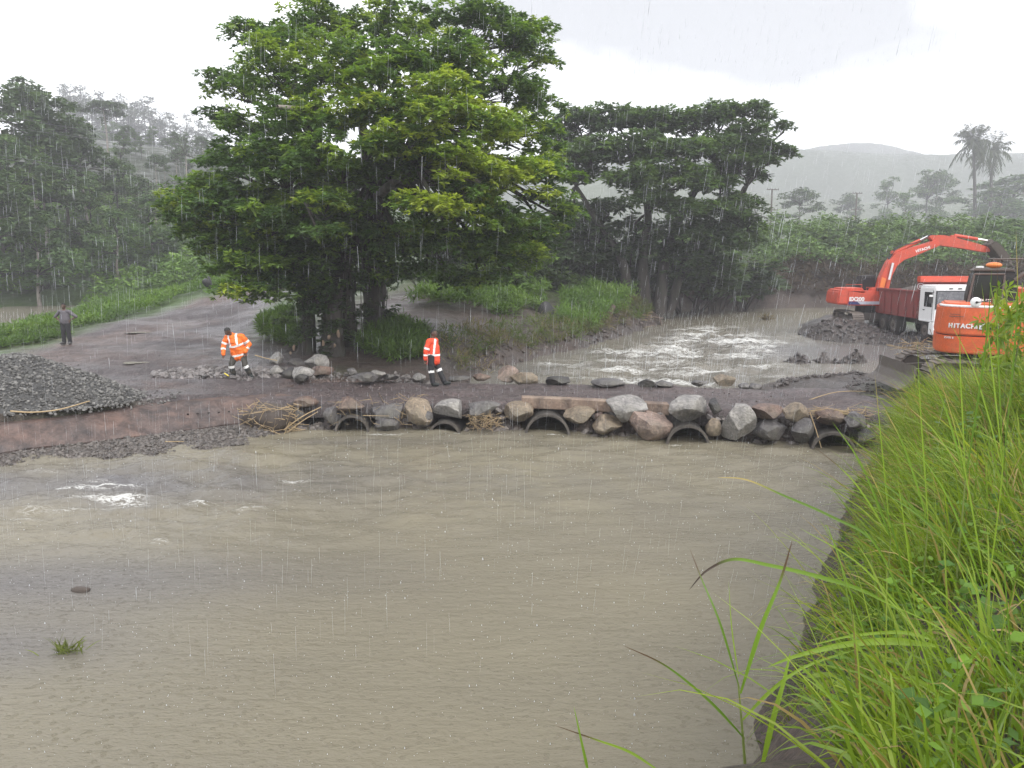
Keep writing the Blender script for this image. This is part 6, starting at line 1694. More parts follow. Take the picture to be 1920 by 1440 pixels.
def torso_only(C, J):
    ok = np.ones(len(C), bool)
    for a in 'lr':
        t1, d1 = seg_t(C, J['s' + a], J['e' + a]); t2, d2 = seg_t(C, J['e' + a], J['w' + a])
        ok &= ~((np.minimum(d1, d2) < .088) & ~((t1 < .25) & (d2 > .15)))
    return ok
def hoop(C, J, t0, w):
    t, d = seg_t(C, J['neck'], J['pelvis']); return (np.abs(t - t0) < w) & torso_only(C, J)
shell(tp, 'reflective_band', M['band'], lambda C: hoop(C, JW, .58, .055), .006, rw)
shell(tp, 'reflective_band', M['band'], lambda C: hoop(C, JW, 1.14, .055), .006, rw)
for s in (-1, 1): shell(tp, 'brace_band', M['band'], lambda C: (np.abs((C[:, 0] - (A_c[0] + (A_p[0] - A_c[0]) * seg_t(C, A_c, A_p)[0])) - s * .115) < .026) & torso_only(C, JW) & (seg_t(C, A_c, A_p)[0] < .58) & (C[:, 1] < .1), .005, rw)
for a in 'lr':
    shell(tp, 'sleeve_band', M['band'], lambda C: (np.abs(seg_t(C, JW['s' + a], JW['e' + a])[0] - .62) < .11) & (seg_t(C, JW['s' + a], JW['e' + a])[1] < .12), .006, rw)
    shell(tp, 'sleeve_band', M['band'], lambda C: (np.abs(seg_t(C, JW['e' + a], JW['w' + a])[0] - .45) < .11) & (seg_t(C, JW['e' + a], JW['w' + a])[1] < .11) & (seg_t(C, JW['s' + a], JW['e' + a])[0] > 1.0), .006, rw)
    shell(tr, 'knee_band', M['band'], lambda C: (np.abs(seg_t(C, JW['k' + a], JW['a' + a])[0] - .12) < .11) & (seg_t(C, JW['k' + a], JW['a' + a])[1] < .12), .006, rw)

# worker walking along the crossing, facing right
wx, wy = -2.42, 24.35
JV = dict(head=(.03, 0, 1.62), neck=(.0, 0, 1.45), chest=(-.02, 0, 1.2), pelvis=(-.02, 0, .93), look=(.9, -.35, .02), sl=(-.10, -.17, 1.37), sr=(.06, .18, 1.37), el=(-.19, -.22, 1.09), er=(.06, .25, 1.08), wl=(-.22, -.20, .84), wr=(.12, .22, .84),
          hl=(-.04, -.09, .86), hr=(.02, .09, .86), kl=(-.05, -.11, .48), kr=(.16, .08, .50), al=(.0, -.12, .09), ar=(.34, .06, .10), toel=(.15, -.05, 0), toer=(.15, -.03, .01))
rv, tp, tr = person('worker in red-orange jacket and black banded trousers walking on the crossing', wx, wy, .70, 0, JV, 'jacket', M['hivizred'], .1, M['trouser'], 'boot', 1.0, hem=.16, sleeve=.95, bulk=1.14)
shell(tp, 'reflective_band', M['band'], lambda C: hoop(C, JV, .93, .05), .006, rv)
shell(tp, 'brace_band', M['band'], lambda C: (np.abs(C[:, 0] - .055 - (1.15 - C[:, 2]) * -.10) < .028) & (C[:, 1] < .0) & (C[:, 2] > .95) & torso_only(C, JV), .006, rv)
shell(tp, 'brace_band', M['band'], lambda C: (np.abs(C[:, 0] + .02) < .03) & (C[:, 1] > .05) & (C[:, 2] > .95) & torso_only(C, JV), .006, rv)
for a in 'lr':
    for sa, sb, tt in (('s', 'e', .72), ('e', 'w', .45)):
        shell(tp, 'sleeve_band', M['band'], lambda C: (np.abs(seg_t(C, JV[sa + a], JV[sb + a])[0] - tt) < .10) & (seg_t(C, JV[sa + a], JV[sb + a])[1] < .09), .006, rv)
    shell(tr, 'knee_band', M['band'], lambda C: (np.abs(seg_t(C, JV['k' + a], JV['a' + a])[0] - .06) < .09) & (seg_t(C, JV['k' + a], JV['a' + a])[1] < .12), .006, rv)

# ================================================================== GRASS BANK IN FRONT, DEBRIS
def blades(Bp, D0, L, W, droop, C, g, seg=6):
    """long curved grass blades: base, initial unit direction, length, width, sag"""
    n = len(Bp); s = np.linspace(0, 1, seg)
    side = unit(np.cross(D0, unit(np.stack([g.normal(0, 1, n), g.normal(0, 1, n), np.full(n, .4)], -1))))
    P = Bp[:, None] + D0[:, None] * (L[:, None] * s)[..., None]
    P = P - np.array([0, 0, 1.0]) * ((droop * L)[:, None] * s ** 2.2)[..., None]
    w = W[:, None] * np.clip(np.minimum(.55 + 2 * s, 1.15 * (1 - s) ** .7 + .02), 0, 1)
    A = P + side[:, None] * (w / 2)[..., None]; Bq = P - side[:, None] * (w / 2)[..., None]
    V = np.stack([A, Bq], 2).reshape(-1, 3)
    i = (np.arange(n) * seg * 2)[:, None] + (np.arange(seg - 1) * 2)[None]
    F = np.stack([i, i + 1, i + 3, i + 2], -1).reshape(-1, 4)
    return V, F, np.repeat(C, seg * 2, 0)
PAL_GR = np.array([(.065, .12, .022), (.12, .20, .03), (.20, .285, .035), (.32, .37, .055)])
g7 = np.random.default_rng(77)
def bank_pts(n, d0, d1, y0, y1, xr=0.0):
    out = np.zeros((0, 2))
    while len(out) < n:
        y = y0 + (y1 - y0) * g7.random(n * 3); x = g7.uniform(1.0, 15, n * 3)
        d = sdist(D_POLY, x, y)
        ok = (d > d0) & (d < d1) & (x < .66 * y + 1.6) & (x > 1.4) & (x > np.where(y < 6.5, .31 * y + .55, 0))
        out = np.concatenate([out, np.stack([x, y], -1)[ok]])
    return out[:n]
def pal_pick(pal, t):
    t = np.clip(t, 0, .999) * (len(pal) - 1); i = t.astype(int); f = (t - i)[:, None]
    return pal[i] * (1 - f) + pal[np.minimum(i + 1, len(pal) - 1)] * f
def grass(name, n, d0, d1, y0, y1, l0, l1, w0, w1, lean, straw=.06, droop=(.15, .8), pal=PAL_GR, lean_dir=(-.55, .12), seg=6, patchy=True):
    p = bank_pts(int(n * 2.2), d0, d1, y0, y1); cl = fbm(p[:, 0] * 1.2, p[:, 1] * 1.2, 171, 3)
    keep = g7.random(len(p)) < np.clip((cl - .36) * 4.5, .06, 1) if patchy else np.ones(len(p), bool)
    p = p[keep][:n]; cl = cl[keep][:n]; n = len(p); z = height(p[:, 0], p[:, 1])
    az = g7.uniform(0, 6.28, n); q = lean * g7.random(n)
    D0 = unit(np.stack([np.cos(az) * q + lean_dir[0] * g7.uniform(.1, 1, n), np.sin(az) * q + lean_dir[1], np.ones(n)], -1))
    L = g7.uniform(l0, l1, n) * (.6 + .8 * cl)
    C = pal_pick(pal, cl * .7 + .45 * g7.random(n) - .05) * g7.uniform(.85, 1.15, (n, 1))
    st = g7.random(n) < straw; C[st] = np.array([.36, .27, .12]) * g7.uniform(.6, 1.2, (st.sum(), 1))
    V, F, C = blades(np.stack([p[:, 0], p[:, 1], z - .03], -1), D0, L, g7.uniform(w0, w1, n), g7.uniform(*droop, n), C, g7, seg)
    return tag(np_mesh(name, V, F, M['grass'], None, True, C), kind='stuff')
grass('tall_grass', 8500, 1.0, 9, 2.4, 19.0, .6, 1.45, .008, .022, .6, .10)
grass('tall_grass', 2600, .7, 1.9, 5.5, 19.0, .6, 1.5, .008, .017, .6, .16, lean_dir=(-.9, .1))
grass('short_grass', 6500, .9, 9, 2.4, 19.5, .18, .45, .006, .014, .8, .10, (.1, .6), seg=4)
grass('wide_grass', 1700, .8, 9, 2.6, 17, .6, 1.3, .018, .036, .7, .1, (.25, 1.0), pal=PAL_GR * 1.12)
grass('edge_grass', 1300, .25, 1.0, 4.5, 18, .2, .55, .006, .014, .9, .25, (.4, 1.2), lean_dir=(-1.0, 0))
grass('dry_grass', 2600, .25, 3.2, 11, 19.6, .35, .8, .004, .009, 1.0, .85, (.1, .6), seg=4)
grass('bank_moss', 5200, .02, 1.3, 5.5, 18.0, .05, .16, .008, .02, 1.0, .02, (.1, .5), pal=PAL_GR * np.array([.45, .5, .6]), seg=3, patchy=False)
# ferns on the near slope
Bs, Ds, Ls, Cs = [], [], [], []
for p in bank_pts(150, .9, 4.5, 2.8, 8.8):
    z = hz(p[0], p[1]); az = g7.uniform(0, 6.28); Lf = g7.uniform(.25, .48); h = np.array([math.cos(az), math.sin(az), 0.0]) + np.array([-.35, -.1, 0])
    s = np.linspace(.08, 1, 22); mid = np.array([p[0], p[1], z]) + np.outer(s * Lf, h) + np.outer(.75 * s * Lf - .65 * Lf * s ** 2.2, [0, 0, 1])
    T = unit(np.gradient(mid, axis=0)); sd = unit(np.cross(T, [0, 0, 1.0])); c = pal_pick(PAL_GR, np.array([g7.uniform(.25, .8)]))[0]
    for sg in (-1, 1):
        Bs.append(mid); Ds.append(unit(sd * sg + T * .45 + np.array([0, 0, -.12]))); Ls.append(.16 * Lf / .5 * np.sin(np.clip(s * 1.05, .1, 1) * math.pi) ** .7 + .015); Cs.append(np.tile(c, (22, 1)) * g7.uniform(.85, 1.15, (22, 1)))
Bs, Ds, Ls, Cs = [np.concatenate(a) for a in (Bs, Ds, Ls, Cs)]
V, F, C = leaf_arrays(Bs, Ds, Ls, Ls * .17 + .004, Cs, g7, .05)
tag(np_mesh('ferns', V, F, M['grass'], None, False, C), kind='stuff')

# single reeds that stand clear of the bank: stem rooted in the slope, each leaf a part
M['reed'] = leaf_mat('reed_leaf', .35, .4, (1.25, 1.3, .5))
def reed_leaf(root, pts, w, c, tipc=None):
    P = curve_pts(pts, 8); n = len(P); s = np.linspace(0, 1, n)
    T = unit(np.gradient(P, axis=0)); sd = unit(np.cross(T, np.array([.25, -.8, .55])))
    ww = w * np.clip(np.minimum(.45 + 2.5 * s, 1.2 * (1 - s) ** .65 + .03), 0, 1)
    keel = np.cross(sd, T) * (ww * .22)[:, None]
    V = np.stack([P + sd * (ww / 2)[:, None] + keel, P, P - sd * (ww / 2)[:, None] + keel], 1).reshape(-1, 3)
    i = (np.arange(n - 1) * 3)[:, None]
    F = np.concatenate([np.stack([i[:, 0] + k, i[:, 0] + k + 1, i[:, 0] + k + 4, i[:, 0] + k + 3], -1) for k in (0, 1)])
    C = np.repeat(np.tile(np.array(c), (n, 1)), 3, 0)
    if tipc is not None: k = np.repeat(np.clip((s - .62) / .15, 0, 1), 3)[:, None]; C = C * (1 - k) + np.array(tipc) * k
    o = np_mesh('leaf', V - np.array(root.location), F, M['reed'], root, True, C)
    return o
def reed(label, y, base_uv, leaves, stems=(), w=.02):
    b = ony(*base_uv, y); ground = hz(b.x, b.y)
    root = empty('reed_plant', (b.x, b.y, ground), 0, label, 'reed')
    loc = np.array(root.location)
    st = [np.array([b.x, b.y, ground - .05]), np.array(b)] + [np.array(ony(u, v, y)) for u, v in stems]
    P = curve_pts(st, 6); tube('stem', [(P - loc, np.linspace(.011, .004, len(P)))], M['stemgreen'], root, 6)
    for pts, wd, c, tip in leaves:
        reed_leaf(root, [np.array(ony(u, v, y + dy)) for u, v, dy in pts], wd, c, tip)
M['stemgreen'] = paint('green_stem', (.17, .22, .05), .45, .2, (.10, .09, .03))
G1, G2, G3, BRN, STR = (.16, .27, .035), (.22, .33, .045), (.11, .20, .03), (.10, .06, .04), (.38, .30, .12)
reed('slender reed with spread leaves rising in front of the water, right of centre', 3.9, (1398, 1450),
     [([(1386, 1290, 0), (1350, 1170, 0), (1315, 1085, .1), (1293, 1028, .2)], .014, G3, BRN), ([(1388, 1300, 0), (1425, 1180, .05), (1462, 1090, .1), (1486, 1012, .15)], .026, G1, BRN),
      ([(1396, 1385, 0), (1330, 1315, -.1), (1250, 1250, -.2), (1168, 1210, -.3)], .016, G3, BRN), ([(1385, 1270, 0), (1372, 1180, .05), (1366, 1090, .1)], .008, G2, None),
      ([(1392, 1350, 0), (1440, 1300, .05), (1500, 1255, .1), (1580, 1225, .2), (1680, 1200, .3)], .02, G2, None)], [(1392, 1370), (1384, 1280)])
reed('single upright broad reed blade right of the slender reed', 3.7, (1425, 1452), [([(1425, 1450, 0), (1445, 1360, 0), (1468, 1280, .05), (1482, 1222, .1)], .034, G2, None)], [])
reed('short reed with two blades at the bottom picture edge left of the others', 3.6, (1104, 1456),
     [([(1103, 1450, 0), (1092, 1400, 0), (1076, 1325, .05)], .016, G1, None), ([(1235, 1445, .1), (1180, 1410, .1), (1120, 1388, .05), (1040, 1360, 0)], .014, G2, BRN)], [(1104, 1452)])
reed('long arching reed with a bent brown tip over the water', 5.2, (1700, 1150),
     [([(1700, 1150, 0), (1610, 1105, -.1), (1520, 1078, -.2), (1440, 1060, -.3), (1375, 1049, -.4), (1325, 1070, -.5), (1292, 1106, -.55)], .03, G1, (.04, .022, .016)), ([(1700, 1150, 0), (1640, 1020, -.1), (1560, 970, -.2), (1470, 930, -.3), (1400, 900, -.35), (1345, 895, -.4)], .022, G3, STR)], [])
reed('pale reed with two wide blades bending left above the mossy slope', 4.3, (1760, 1215),
     [([(1760, 1212, 0), (1680, 1203, -.1), (1590, 1208, -.2), (1500, 1228, -.3), (1440, 1250, -.4)], .04, G2, None), ([(1750, 1200, 0), (1690, 1186, 0), (1600, 1192, -.1), (1520, 1210, -.2)], .022, G2, None), ([(1700, 1330, -.1), (1640, 1240, 0), (1560, 1010, .1), (1545, 985, .1)], .012, G1, None)], [])
for k, (bu, bv, y, tips, lab) in enumerate([
     (1670, 1010, 6.2, [(1560, 790), (1640, 700), (1600, 850), (1530, 840)], 'fan of stiff green reeds leaning over the rightmost pipe'), (1740, 980, 6.0, [(1655, 760), (1720, 640), (1600, 880)], 'fan of reeds before the orange machine blade'),
     (1810, 900, 6.0, [(1740, 690), (1800, 560), (1860, 500), (1700, 760)], 'tall reed fan in front of the orange counterweight'), (1880, 880, 6.3, [(1870, 480), (1840, 530), (1905, 430), (1780, 600)], 'tallest reed fan at the right picture edge'),
     (1850, 1120, 4.4, [(1700, 820), (1760, 700), (1620, 900), (1880, 760)], 'large reed fan in the middle of the right bank'), (1900, 1300, 3.6, [(1760, 1000), (1640, 1120), (1870, 900), (1700, 1060)], 'large reed fan low at the right picture edge'),
     (1780, 1400, 3.4, [(1560, 1290), (1620, 1180), (1480, 1385), (1690, 1130)], 'low reed fan with yellow blades at the bottom right corner'), (1720, 1180, 5.0, [(1560, 930), (1500, 990), (1620, 860), (1680, 880)], 'reed fan on the slope edge above the muddy water')]):
    b = ony(bu, bv, y)
    lv = []
    for j, (tu, tv) in enumerate(tips):
        mu, mv = bu + (tu - bu) * .45 + 14 * (1 if tu > bu else -.4), bv + (tv - bv) * .62
        lv.append(([(bu, bv, 0), (mu, mv, -.05 * j), (tu, tv, -.15 - .05 * j)], g7.uniform(.012, .022) * y / 5, (G1, G2, G3, G2)[j % 4], (None, STR, None, BRN)[(j + k) % 4]))
    reed(lab, y, (bu, bv), lv, [], .02)
# climbing plant with light leaves in front of the cab
Bs, Ds, Ls, Cs = [], [], [], []
for _ in range(120):
    u, v = g7.uniform(1866, 1960), 535 + 100 * g7.random()
    if g7.random() < .45: u, v = g7.uniform(1835, 1960), g7.uniform(575, 690)
    y = g7.uniform(9.2, 10.6); p = np.array(ony(u, v, y)); az0 = g7.uniform(0, 6.28); c = pal_pick(PAL_GR, np.array([g7.uniform(.35, .95)]))[0]
    for j in range(6):
        a = az0 + j * .75 - 1.9; Bs.append(p); Ds.append(unit(np.array([math.cos(a), -.25, math.sin(a) - .25]))); Ls.append(g7.uniform(.10, .17)); Cs.append(c * g7.uniform(.85, 1.15))
V, F, C = leaf_arrays(np.array(Bs), np.array(Ds), np.array(Ls), np.array(Ls) * .34, np.array(Cs), g7)
root = empty('climbing_plant', (ony(1895, 640, 9.9).x, 9.9, hz(ony(1895, 640, 9.9).x, 9.9)), 0, 'leafy light-green climber in front of the orange machine cab', 'plant')
loc = np.array(root.location); np_mesh('foliage', V - loc, F, M['grass'], root, False, C)
tube('stem', [(curve_pts([(0, 0, -.1), np.array(ony(1890 + d, 640, 9.9)) - loc, np.array(ony(1885 + d * 1.6, 530, 9.9)) - loc], 6), np.linspace(.014, .006, 13)) for d in (-18, 0, 20)], M['stemgreen'], root, 5)

# ------------------------------------------------------------------ dry canes, straw, driftwood
M['cane'] = paint('dry_cane', (.40, .30, .17), .6, .4, (.16, .10, .06)); M['drift'] = bark('driftwood', (.05, .038, .03), (.20, .15, .12))
def straw(name, n, area, l0, l1, r0, r1, seed, flat=.5, cs=None):
    g = np.random.default_rng(seed); paths = []
    for _ in range(n):
        u, v, y = area(g); p = np.array(ony(u, v, y)); d = unit(np.array([g.normal(), g.normal() * .7, g.normal() * flat])); L = g.uniform(l0, l1)
        m = p + g.normal(0, .05 * L, 3); paths.append((np.array([p - d * L / 2, m, p + d * L / 2]), np.array([1, .9, .5]) * g.uniform(r0, r1)))
    return tag(tube(name, paths, M['cane'], None, 4), kind='stuff')
def dfl(u0, u1, v0, v1, y0, y1): return lambda g: (g.uniform(u0, u1), g.uniform(v0, v1), g.uniform(y0, y1))
straw('dry_cane_litter', 130, dfl(455, 560, 758, 812, 20.6, 21.2), .2, .7, .005, .012, 1)
straw('straw_litter', 90, dfl(880, 940, 776, 803, 20.75, 21.0), .15, .5, .004, .009, 2)
straw('straw_litter', 90, dfl(1535, 1625, 766, 782, 19.2, 19.7), .3, .9, .004, .009, 3, .15)
straw('straw_litter', 60, dfl(620, 800, 740, 800, 20.9, 21.3), .15, .4, .003, .007, 4)
straw('straw_litter', 70, dfl(1690, 1770, 640, 668, 22, 26), .3, .9, .006, .012, 5, .2)
# earth heap that holds the dry canes
V, F = rock_mesh(951, .2, 3); o = np_mesh('earth_heap', V * np.array([.75, .5, .42]), F, M['mud'], None, True); o.location = ony(505, 785, 21.2); tag(o, 'brown earth heap with dry canes at the left end of the crossing', 'earth heap')
Gd = np.random.default_rng(91); Bp = []
for k in range(220):
    u = Gd.uniform(820, 965); p = onz(u, 672 + (u - 820) * .09 + Gd.normal(0, 7), .55); Bp.append((p.x, p.y, hz(p.x, p.y)))
Bp = np.array(Bp); n = len(Bp)
V, F, C = blades(Bp, unit(np.stack([Gd.normal(.2, .5, n), Gd.normal(-.3, .3, n), np.full(n, .8)], -1)), Gd.uniform(.3, .75, n), Gd.uniform(.012, .03, n), Gd.uniform(.3, .9, n), np.array([.38, .31, .19]) * Gd.uniform(.5, 1.15, (n, 1)), Gd)
tag(np_mesh('dead_reeds', V, F, M['grass'], None, True, C), kind='stuff')
def canes(rows):
    for pts, r, label in rows:
        P = curve_pts([np.array(ony(*p)) for p in pts], 6); tag(tube('dry_cane', [(P, np.linspace(r, r * .6, len(P)))], M['cane'], None, 6), label, 'cane', 'loose dry canes')
canes([([(20, 771, 18.6), (60, 773, 18.55), (110, 768, 18.7), (168, 752, 19.4)], .022, 'long pale cane lying below the dark gravel heap'), ([(533, 806, 20.9), (565, 782, 20.9), (602, 763, 20.95)], .024, 'upper of two thick yellow canes leaning at the left end of the crossing'),
       ([(538, 812, 20.85), (566, 790, 20.85), (596, 772, 20.9)], .020, 'lower of two thick yellow canes leaning at the left end of the crossing'), ([(1518, 772, 18.9), (1530, 806, 18.85), (1540, 840, 18.8)], .014, 'thin pale cane hanging down left of the rightmost pipe'),
       ([(310, 828, 19.0), (345, 828, 19.1)], .014, 'short cane on the gravel below the stained concrete edge'), ([(1510, 752, 21.5), (1570, 735, 21.8), (1640, 734, 22)], .014, 'pale cane lying on the crossing near its right end'),
       ([(680, 779, 20.8), (730, 780, 20.75)], .010, 'thin twig right of the leftmost pipe'), ([(478, 666, 26.2), (500, 672, 26.2), (520, 676, 26.2)], .02, 'pale branch behind the stooping worker')])
tag(tube('yellow_marker', [(np.array([ony(421, 700, 24.6), ony(429, 705, 24.5)]), np.array([.02, .02]))], paint('yellow_plastic', (.75, .6, .08), .4, .2), None, 6), 'small yellow stick on the ground by the stooping worker', 'marker')
# stumps and driftwood on the far shore of the left bank
def wood(label, paths, cat='driftwood', mat='drift', name='driftwood'):
    tag(tube(name, [(curve_pts([np.array(ony(*p)) for p in pts], 5), np.linspace(r0, r1, 5 * (len(pts) - 1) + 1)) for pts, r0, r1 in paths], M[mat], None, 7), label, cat)
wood('dark uprooted stump with a raised limb on the shore', [([(1110, 625, 47), (1130, 606, 47), (1140, 590, 47), (1152, 572, 47)], .45, .12), ([(1125, 612, 47), (1105, 600, 47), (1090, 600, 46.8)], .3, .1), ([(1128, 612, 46.8), (1112, 632, 46.5)], .2, .08), ([(1140, 612, 47), (1160, 628, 47)], .25, .08)], 'stump', 'drift', 'tree_stump')
wood('pale forked branch sticking out over the water at the shore tip', [([(1190, 600, 53), (1215, 594, 53), (1243, 597, 53)], .1, .05), ([(1236, 597, 53), (1240, 608, 53), (1241, 620, 53)], .07, .04)])
wood('pair of pale bleached sticks standing before the weeds', [([(1058, 600, 46), (1044, 624, 46)], .06, .03), ([(1064, 604, 46), (1060, 626, 46)], .06, .03)])
wood('tangle of dark roots beside the uprooted stump', [([(1150, 625, 49), (1175, 600, 49), (1190, 612, 49)], .18, .06), ([(1140, 632, 48), (1165, 622, 48), (1180, 632, 48)], .2, .06), ([(1120, 640, 46), (1145, 628, 46), (1160, 640, 46)], .16, .05)], 'roots', 'drift', 'root_tangle')
V, F = rock_mesh(960, .7, 3); o = np_mesh('tree_stump', V * np.array([.5, .45, .8]), F, M['black'], None, True); o.location = ony(1022, 592, 44); tag(o, 'black charred stump among bright weeds on the shore', 'stump')
V, F = rock_mesh(961, .8, 3); o = np_mesh('tree_stump', V * np.array([.3, .28, .4]), F, M['black'], None, True); o.location = ony(388, 530, 50); tag(o, 'dark broken stump in the verge along the track', 'stump')
# plants standing in the water
def water_plant(u, v, z, n, L, c, label, seed):
    g = np.random.default_rng(seed); p = onz(u, v, z); Bq = np.tile(np.array(p), (n, 1)) + g.normal(0, .05, (n, 3)) * np.array([2, 1, .2])
    root = empty('water_plant', p, 0, label, 'plant')
    V, F, C = blades(Bq - np.array(p), unit(np.stack([g.normal(.2, .6, n), g.normal(0, .4, n), np.full(n, .8)], -1)), L * g.uniform(.5, 1, n), np.full(n, .012 * L / .3), g.uniform(.1, .7, n), np.array(c) * g.uniform(.6, 1.3, (n, 1)), g)
    np_mesh('leaves', V, F, M['grass'], root, True, C)
water_plant(125, 1222, 0, 60, .34, (.14, .17, .04), 'small green tuft standing in the water at the lower left', 1)
water_plant(1436, 600, .3, 140, 1.0, (.17, .13, .07), 'brown brush clump caught in the stream above the rapids', 2)
V, F = rock_mesh(962, .5, 2); o = np_mesh('drifting_clod', V * np.array([.14, .1, .05]), F, M['mud'], None, True); o.location = onz(153, 1106, .0); tag(o, 'small dark clod breaking the water surface at the left', 'clod')
# puddles on the track
M['puddle'] = M['water']
for u, v, rx, ry, lb in ((252, 683, .42, .30, 0), (120, 700, .3, .2, 0), (260, 638, .5, .3, 0)):
    p = onz(u, v, .95); a = np.linspace(0, 2 * math.pi, 40, endpoint=False); rr = 1 + .25 * np.sin(a * 3 + u) + .12 * np.sin(a * 7)
    zc = hz(p.x, p.y); V = np.concatenate([[[p.x, p.y, zc + .035]], np.stack([p.x + rx * rr * np.cos(a), p.y + ry * rr * np.sin(a), np.full(40, zc + .035)], -1)])
    F = np.array([(0, 1 + i, 1 + (i + 1) % 40) for i in range(40)]); tag(np_mesh('puddle', V, F, M['puddle'], None, False, extra={'foam': np.zeros(41), 'tone': np.full(41, .15)}), kind='structure')
straw('twig_litter', 90, lambda g: (lambda t: (830 + 390 * t + g.normal(0, 12), 690 - 85 * t + g.normal(0, 9) - 12, 31 + 21 * t))(g.random()), .3, 1.1, .008, .02, 6, .2)

# broad-leaved weeds between the grass and on the ragged edge
Bs, Ds, Ls, Cs = [], [], [], []
for p in np.concatenate([bank_pts(200, .4, 1.3, 4.5, 15), bank_pts(240, 1.0, 6, 2.8, 13)]):
    z = hz(p[0], p[1]); hgt = g7.uniform(.05, .3) if sdist(D_POLY, p[:1], p[1:])[0] < 1.2 else g7.uniform(.3, .75); c = pal_pick(PAL_GR, np.array([g7.uniform(.1, .75)]))[0] * np.array([.8, 1, .9])
    for j in range(9):
        a = g7.uniform(0, 6.28); Bs.append(np.array([p[0], p[1], z + hgt * g7.uniform(.4, 1)]) + g7.normal(0, .05, 3)); Ds.append(unit(np.array([math.cos(a), math.sin(a), g7.uniform(-.4, .5)]))); Ls.append(g7.uniform(.05, .13)); Cs.append(c * g7.uniform(.75, 1.25))
V, F, C = leaf_arrays(np.array(Bs), np.array(Ds), np.array(Ls), np.array(Ls) * .62, np.array(Cs), g7, .12)
tag(np_mesh('broadleaf_weeds', V, F, M['grass'], None, False, C), kind='stuff')

# ================================================================== FAR HILLS, POLES, WIRES
def hill(name, x0, x1, y0, depth, prof, seed, c):
    n, m = 150, 26
    X = np.linspace(x0, x1, n); t = np.linspace(0, 1, m)
    XX, TT = np.meshgrid(X, t); YY = y0 + depth * TT
    Z = prof(X)[None] * np.sin(np.pi * np.clip(TT * 0.62, 0, 1)) ** 0.8 + (fbm(XX * .05, YY * .05, seed, 5) - .5) * 3.5 * np.sin(np.pi * TT * .62)
    Z += (fbm(XX * .3, YY * .3, seed + 1, 3) - .5) * 1.2 * TT
    V = np.stack([XX, YY, Z + 2], -1).reshape(-1, 3)
    id_ = np.arange(n * m).reshape(m, n)
    F = np.stack([id_[:-1, :-1], id_[:-1, 1:], id_[1:, 1:], id_[1:, :-1]], -1).reshape(-1, 4)
    C = np.array(c) * (0.7 + 0.6 * fbm(V[:, 0] * .08, V[:, 1] * .08, seed + 2, 4))[:, None]
    tag(np_mesh(name, V, F, M['ground'], None, True, C), kind='structure')
hill('hill', 20, 530, 330, 70, lambda X: 38 - 6 * np.exp(-((X - 110) / 60) ** 2) + 6 * np.sin(X * .025), 501, (.06, .075, .045))
hill('hill', -60, 535, 450, 80, lambda X: 71 + 3 * np.sin(X * .016 + 0.4) - 22 * np.exp(-((X + 30) / 80) ** 2), 502, (.055, .07, .05))
hill('hill', -120, 535, 600, 90, lambda X: 88 + 7 * np.sin(X * .012 - 1.4) + 3 * np.sin(X * .05), 503, (.05, .06, .05))

M['wood'] = paint('weathered_pole', (.09, .075, .065), .7, .3)
M['wire'] = paint('wire', (.10, .10, .11), .5, .1)
def pole(u, vt, vb, y, label):
    a, b = ony(u, vt, y), ony(u, vb, y)
    z0 = hz(b.x, b.y); H = a.z - z0
    root = empty('power_pole', (a.x, a.y, z0), R(12), label, 'power pole', 'power poles')
    cyl('pole', (0, 0, -.5), (0, 0, H), .17, M['wood'], root, 10, .13)
    for k, (dz, w) in enumerate(((.15, 2.2), (3.4, 2.4))):
        box('crossarm', (0, -.14, H - dz), (w, .12, .14), M['wood'], root, .01)
        for x in (-.45, -.2, .2, .45):
            cyl('insulator', (x * w, -.14, H - dz + .07), (x * w, -.14, H - dz + .28), .05, M['wire'], root, 8)
pole(1448, 354, 400, 135, 'dark power pole with two crossarms right of the wide dark tree')
pole(1607, 361, 400, 165, 'faint power pole with one clear crossarm behind the green bank')
for k, (a, b, lb) in enumerate([((-60, 203, 50), (330, 258, 95), 'uppermost of the four thin power lines crossing the left forest'), ((-60, 224, 50), (330, 268, 95), 'second power line from the top crossing the left forest'),
                                ((-60, 280, 50), (330, 322, 95), 'third power line from the top, upper of the lower pair'), ((-60, 286, 50), (330, 328, 95), 'lowest power line crossing the left forest')]):
    p, q = np.array(ony(*a)), np.array(ony(*b)); t = np.linspace(0, 1, 24)[:, None]
    P = p + (q - p) * t; P[:, 2] -= 1.2 * (4 * t * (1 - t))[:, 0] * .35
    tag(tube('power_line', [(P, np.full(24, .016))], M['wire'], None, 5), lb, 'power line', 'power lines on the left')

# ================================================================== AIR
def haze():
    bm = bmesh.new(); bm_box(bm, (0, 315, 54), (1100, 840, 112))
    o = bm_obj('haze', bm); tag(o, kind='stuff')
    m = bpy.data.materials.new('rain_haze'); m.use_nodes = True
    nt = m.node_tree; nt.nodes.clear()
    out = nt.nodes.new('ShaderNodeOutputMaterial'); v = nt.nodes.new('ShaderNodeVolumePrincipled')
    v.inputs['Color'].default_value = (0.90, 0.90, 0.96, 1); v.inputs['Density'].default_value = HAZE
    v.inputs['Anisotropy'].default_value = 0.15
    nt.links.new(v.outputs[0], out.inputs['Volume'])
    o.data.materials.append(m)
HAZE = 0.0011
haze()

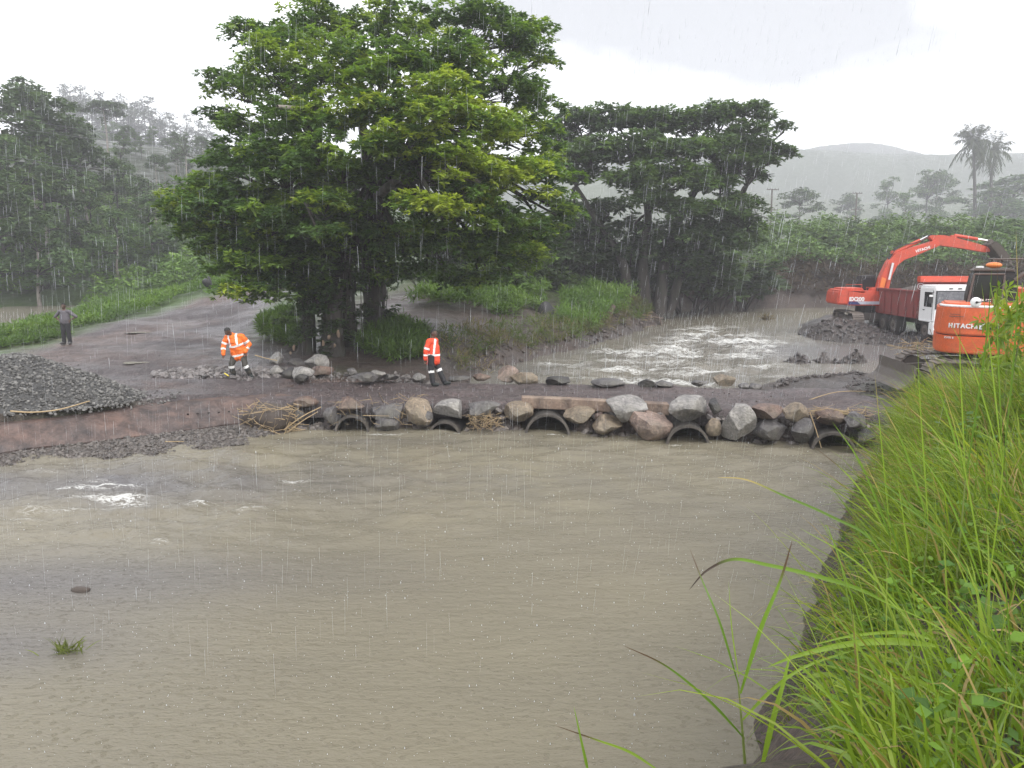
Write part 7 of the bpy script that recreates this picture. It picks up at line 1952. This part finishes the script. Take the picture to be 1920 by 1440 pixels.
# falling rain: slender water threads filling the air over the river, real drops of water in real places
def rain():
    g = np.random.default_rng(404); n = 13000
    y = 7.0 + 53 * g.random(n) ** 0.9; x = g.uniform(-.72, .72, n) * (y + 2); z = g.uniform(.4, 1, n) * 0 + g.uniform(0, 1, n)
    z = np.clip(4.5 + (z * 1.05 - .62) * y, .8, 16)
    L = (.08 + .5 * g.random(n) ** 1.6) * np.where(y > 20, 1.7, 1); w = .0010 * np.exp(g.normal(0, .45, n)) * np.where(y < 20, .25 + y / 40, .7 + y / 14)
    lean = np.stack([g.normal(-.02, .04, n) - .12 * np.clip(x / (.3 * y), 0, 1), g.normal(0, .03, n), np.full(n, -1.0)], -1); lean /= np.linalg.norm(lean, axis=1)[:, None]
    P = np.stack([x, y, z], -1); a = np.array([[1, 0, 0], [-.5, .87, 0], [-.5, -.87, 0]])
    T = P[:, None] + a[None] * w[:, None, None] * .6; Mi = P[:, None] + lean[:, None] * (L * .6)[:, None, None] + a[None] * w[:, None, None]; B = P + lean * L[:, None]
    V = np.concatenate([T, Mi, B[:, None]], 1).reshape(-1, 3); i = (np.arange(n) * 7)[:, None]
    F = []
    for k in range(3):
        k2 = (k + 1) % 3; F += [np.stack([i[:, 0] + k, i[:, 0] + k2, i[:, 0] + 3 + k2], -1), np.stack([i[:, 0] + k, i[:, 0] + 3 + k2, i[:, 0] + 3 + k], -1), np.stack([i[:, 0] + 3 + k, i[:, 0] + 3 + k2, i[:, 0] + 6], -1)]
    m, nt, b = new_mat('rain_water')
    b.inputs['Base Color'].default_value = (.7, .72, .75, 1); b.inputs['Roughness'].default_value = .15
    t = nt.nodes.new('ShaderNodeBsdfTranslucent'); t.inputs['Color'].default_value = (.9, .92, .95, 1); mx = nt.nodes.new('ShaderNodeMixShader'); mx.inputs['Fac'].default_value = .5
    nt.links.new(b.outputs[0], mx.inputs[1]); nt.links.new(t.outputs[0], mx.inputs[2]); nt.links.new(mx.outputs[0], nt.nodes['Material Output'].inputs['Surface'])
    tag(np_mesh('rain', V, np.concatenate(F), m, None, True), kind='stuff')
rain()

# drops bouncing off the river where the rain hits
def splashes():
    g = np.random.default_rng(505); n = 3600
    y = 6 + 15 * g.random(n); x = g.uniform(-.66, .42, n) * y; ok = sdist(D_POLY, x, y) < -.15; x, y = x[ok], y[ok]; n = len(x)
    z = LV_D + wave_d(x, y); s = .0026 * np.exp(g.normal(0, .4, n)) * (.6 + y / 14); h = s * g.uniform(1.0, 3.5, n)
    a = np.array([[1, 0, 0], [-.5, .87, 0], [-.5, -.87, 0]])
    P = np.stack([x, y, z], -1); V = np.concatenate([P[:, None] + a[None] * s[:, None, None], (P + np.stack([0 * x, 0 * x, h], -1))[:, None]], 1).reshape(-1, 3)
    i = np.arange(n) * 4; F = np.concatenate([np.stack([i + k, i + (k + 1) % 3, i + 3], -1) for k in range(3)])
    tag(np_mesh('rain_splashes', V, F, bpy.data.materials['rain_water'], None, False), kind='stuff')
splashes()
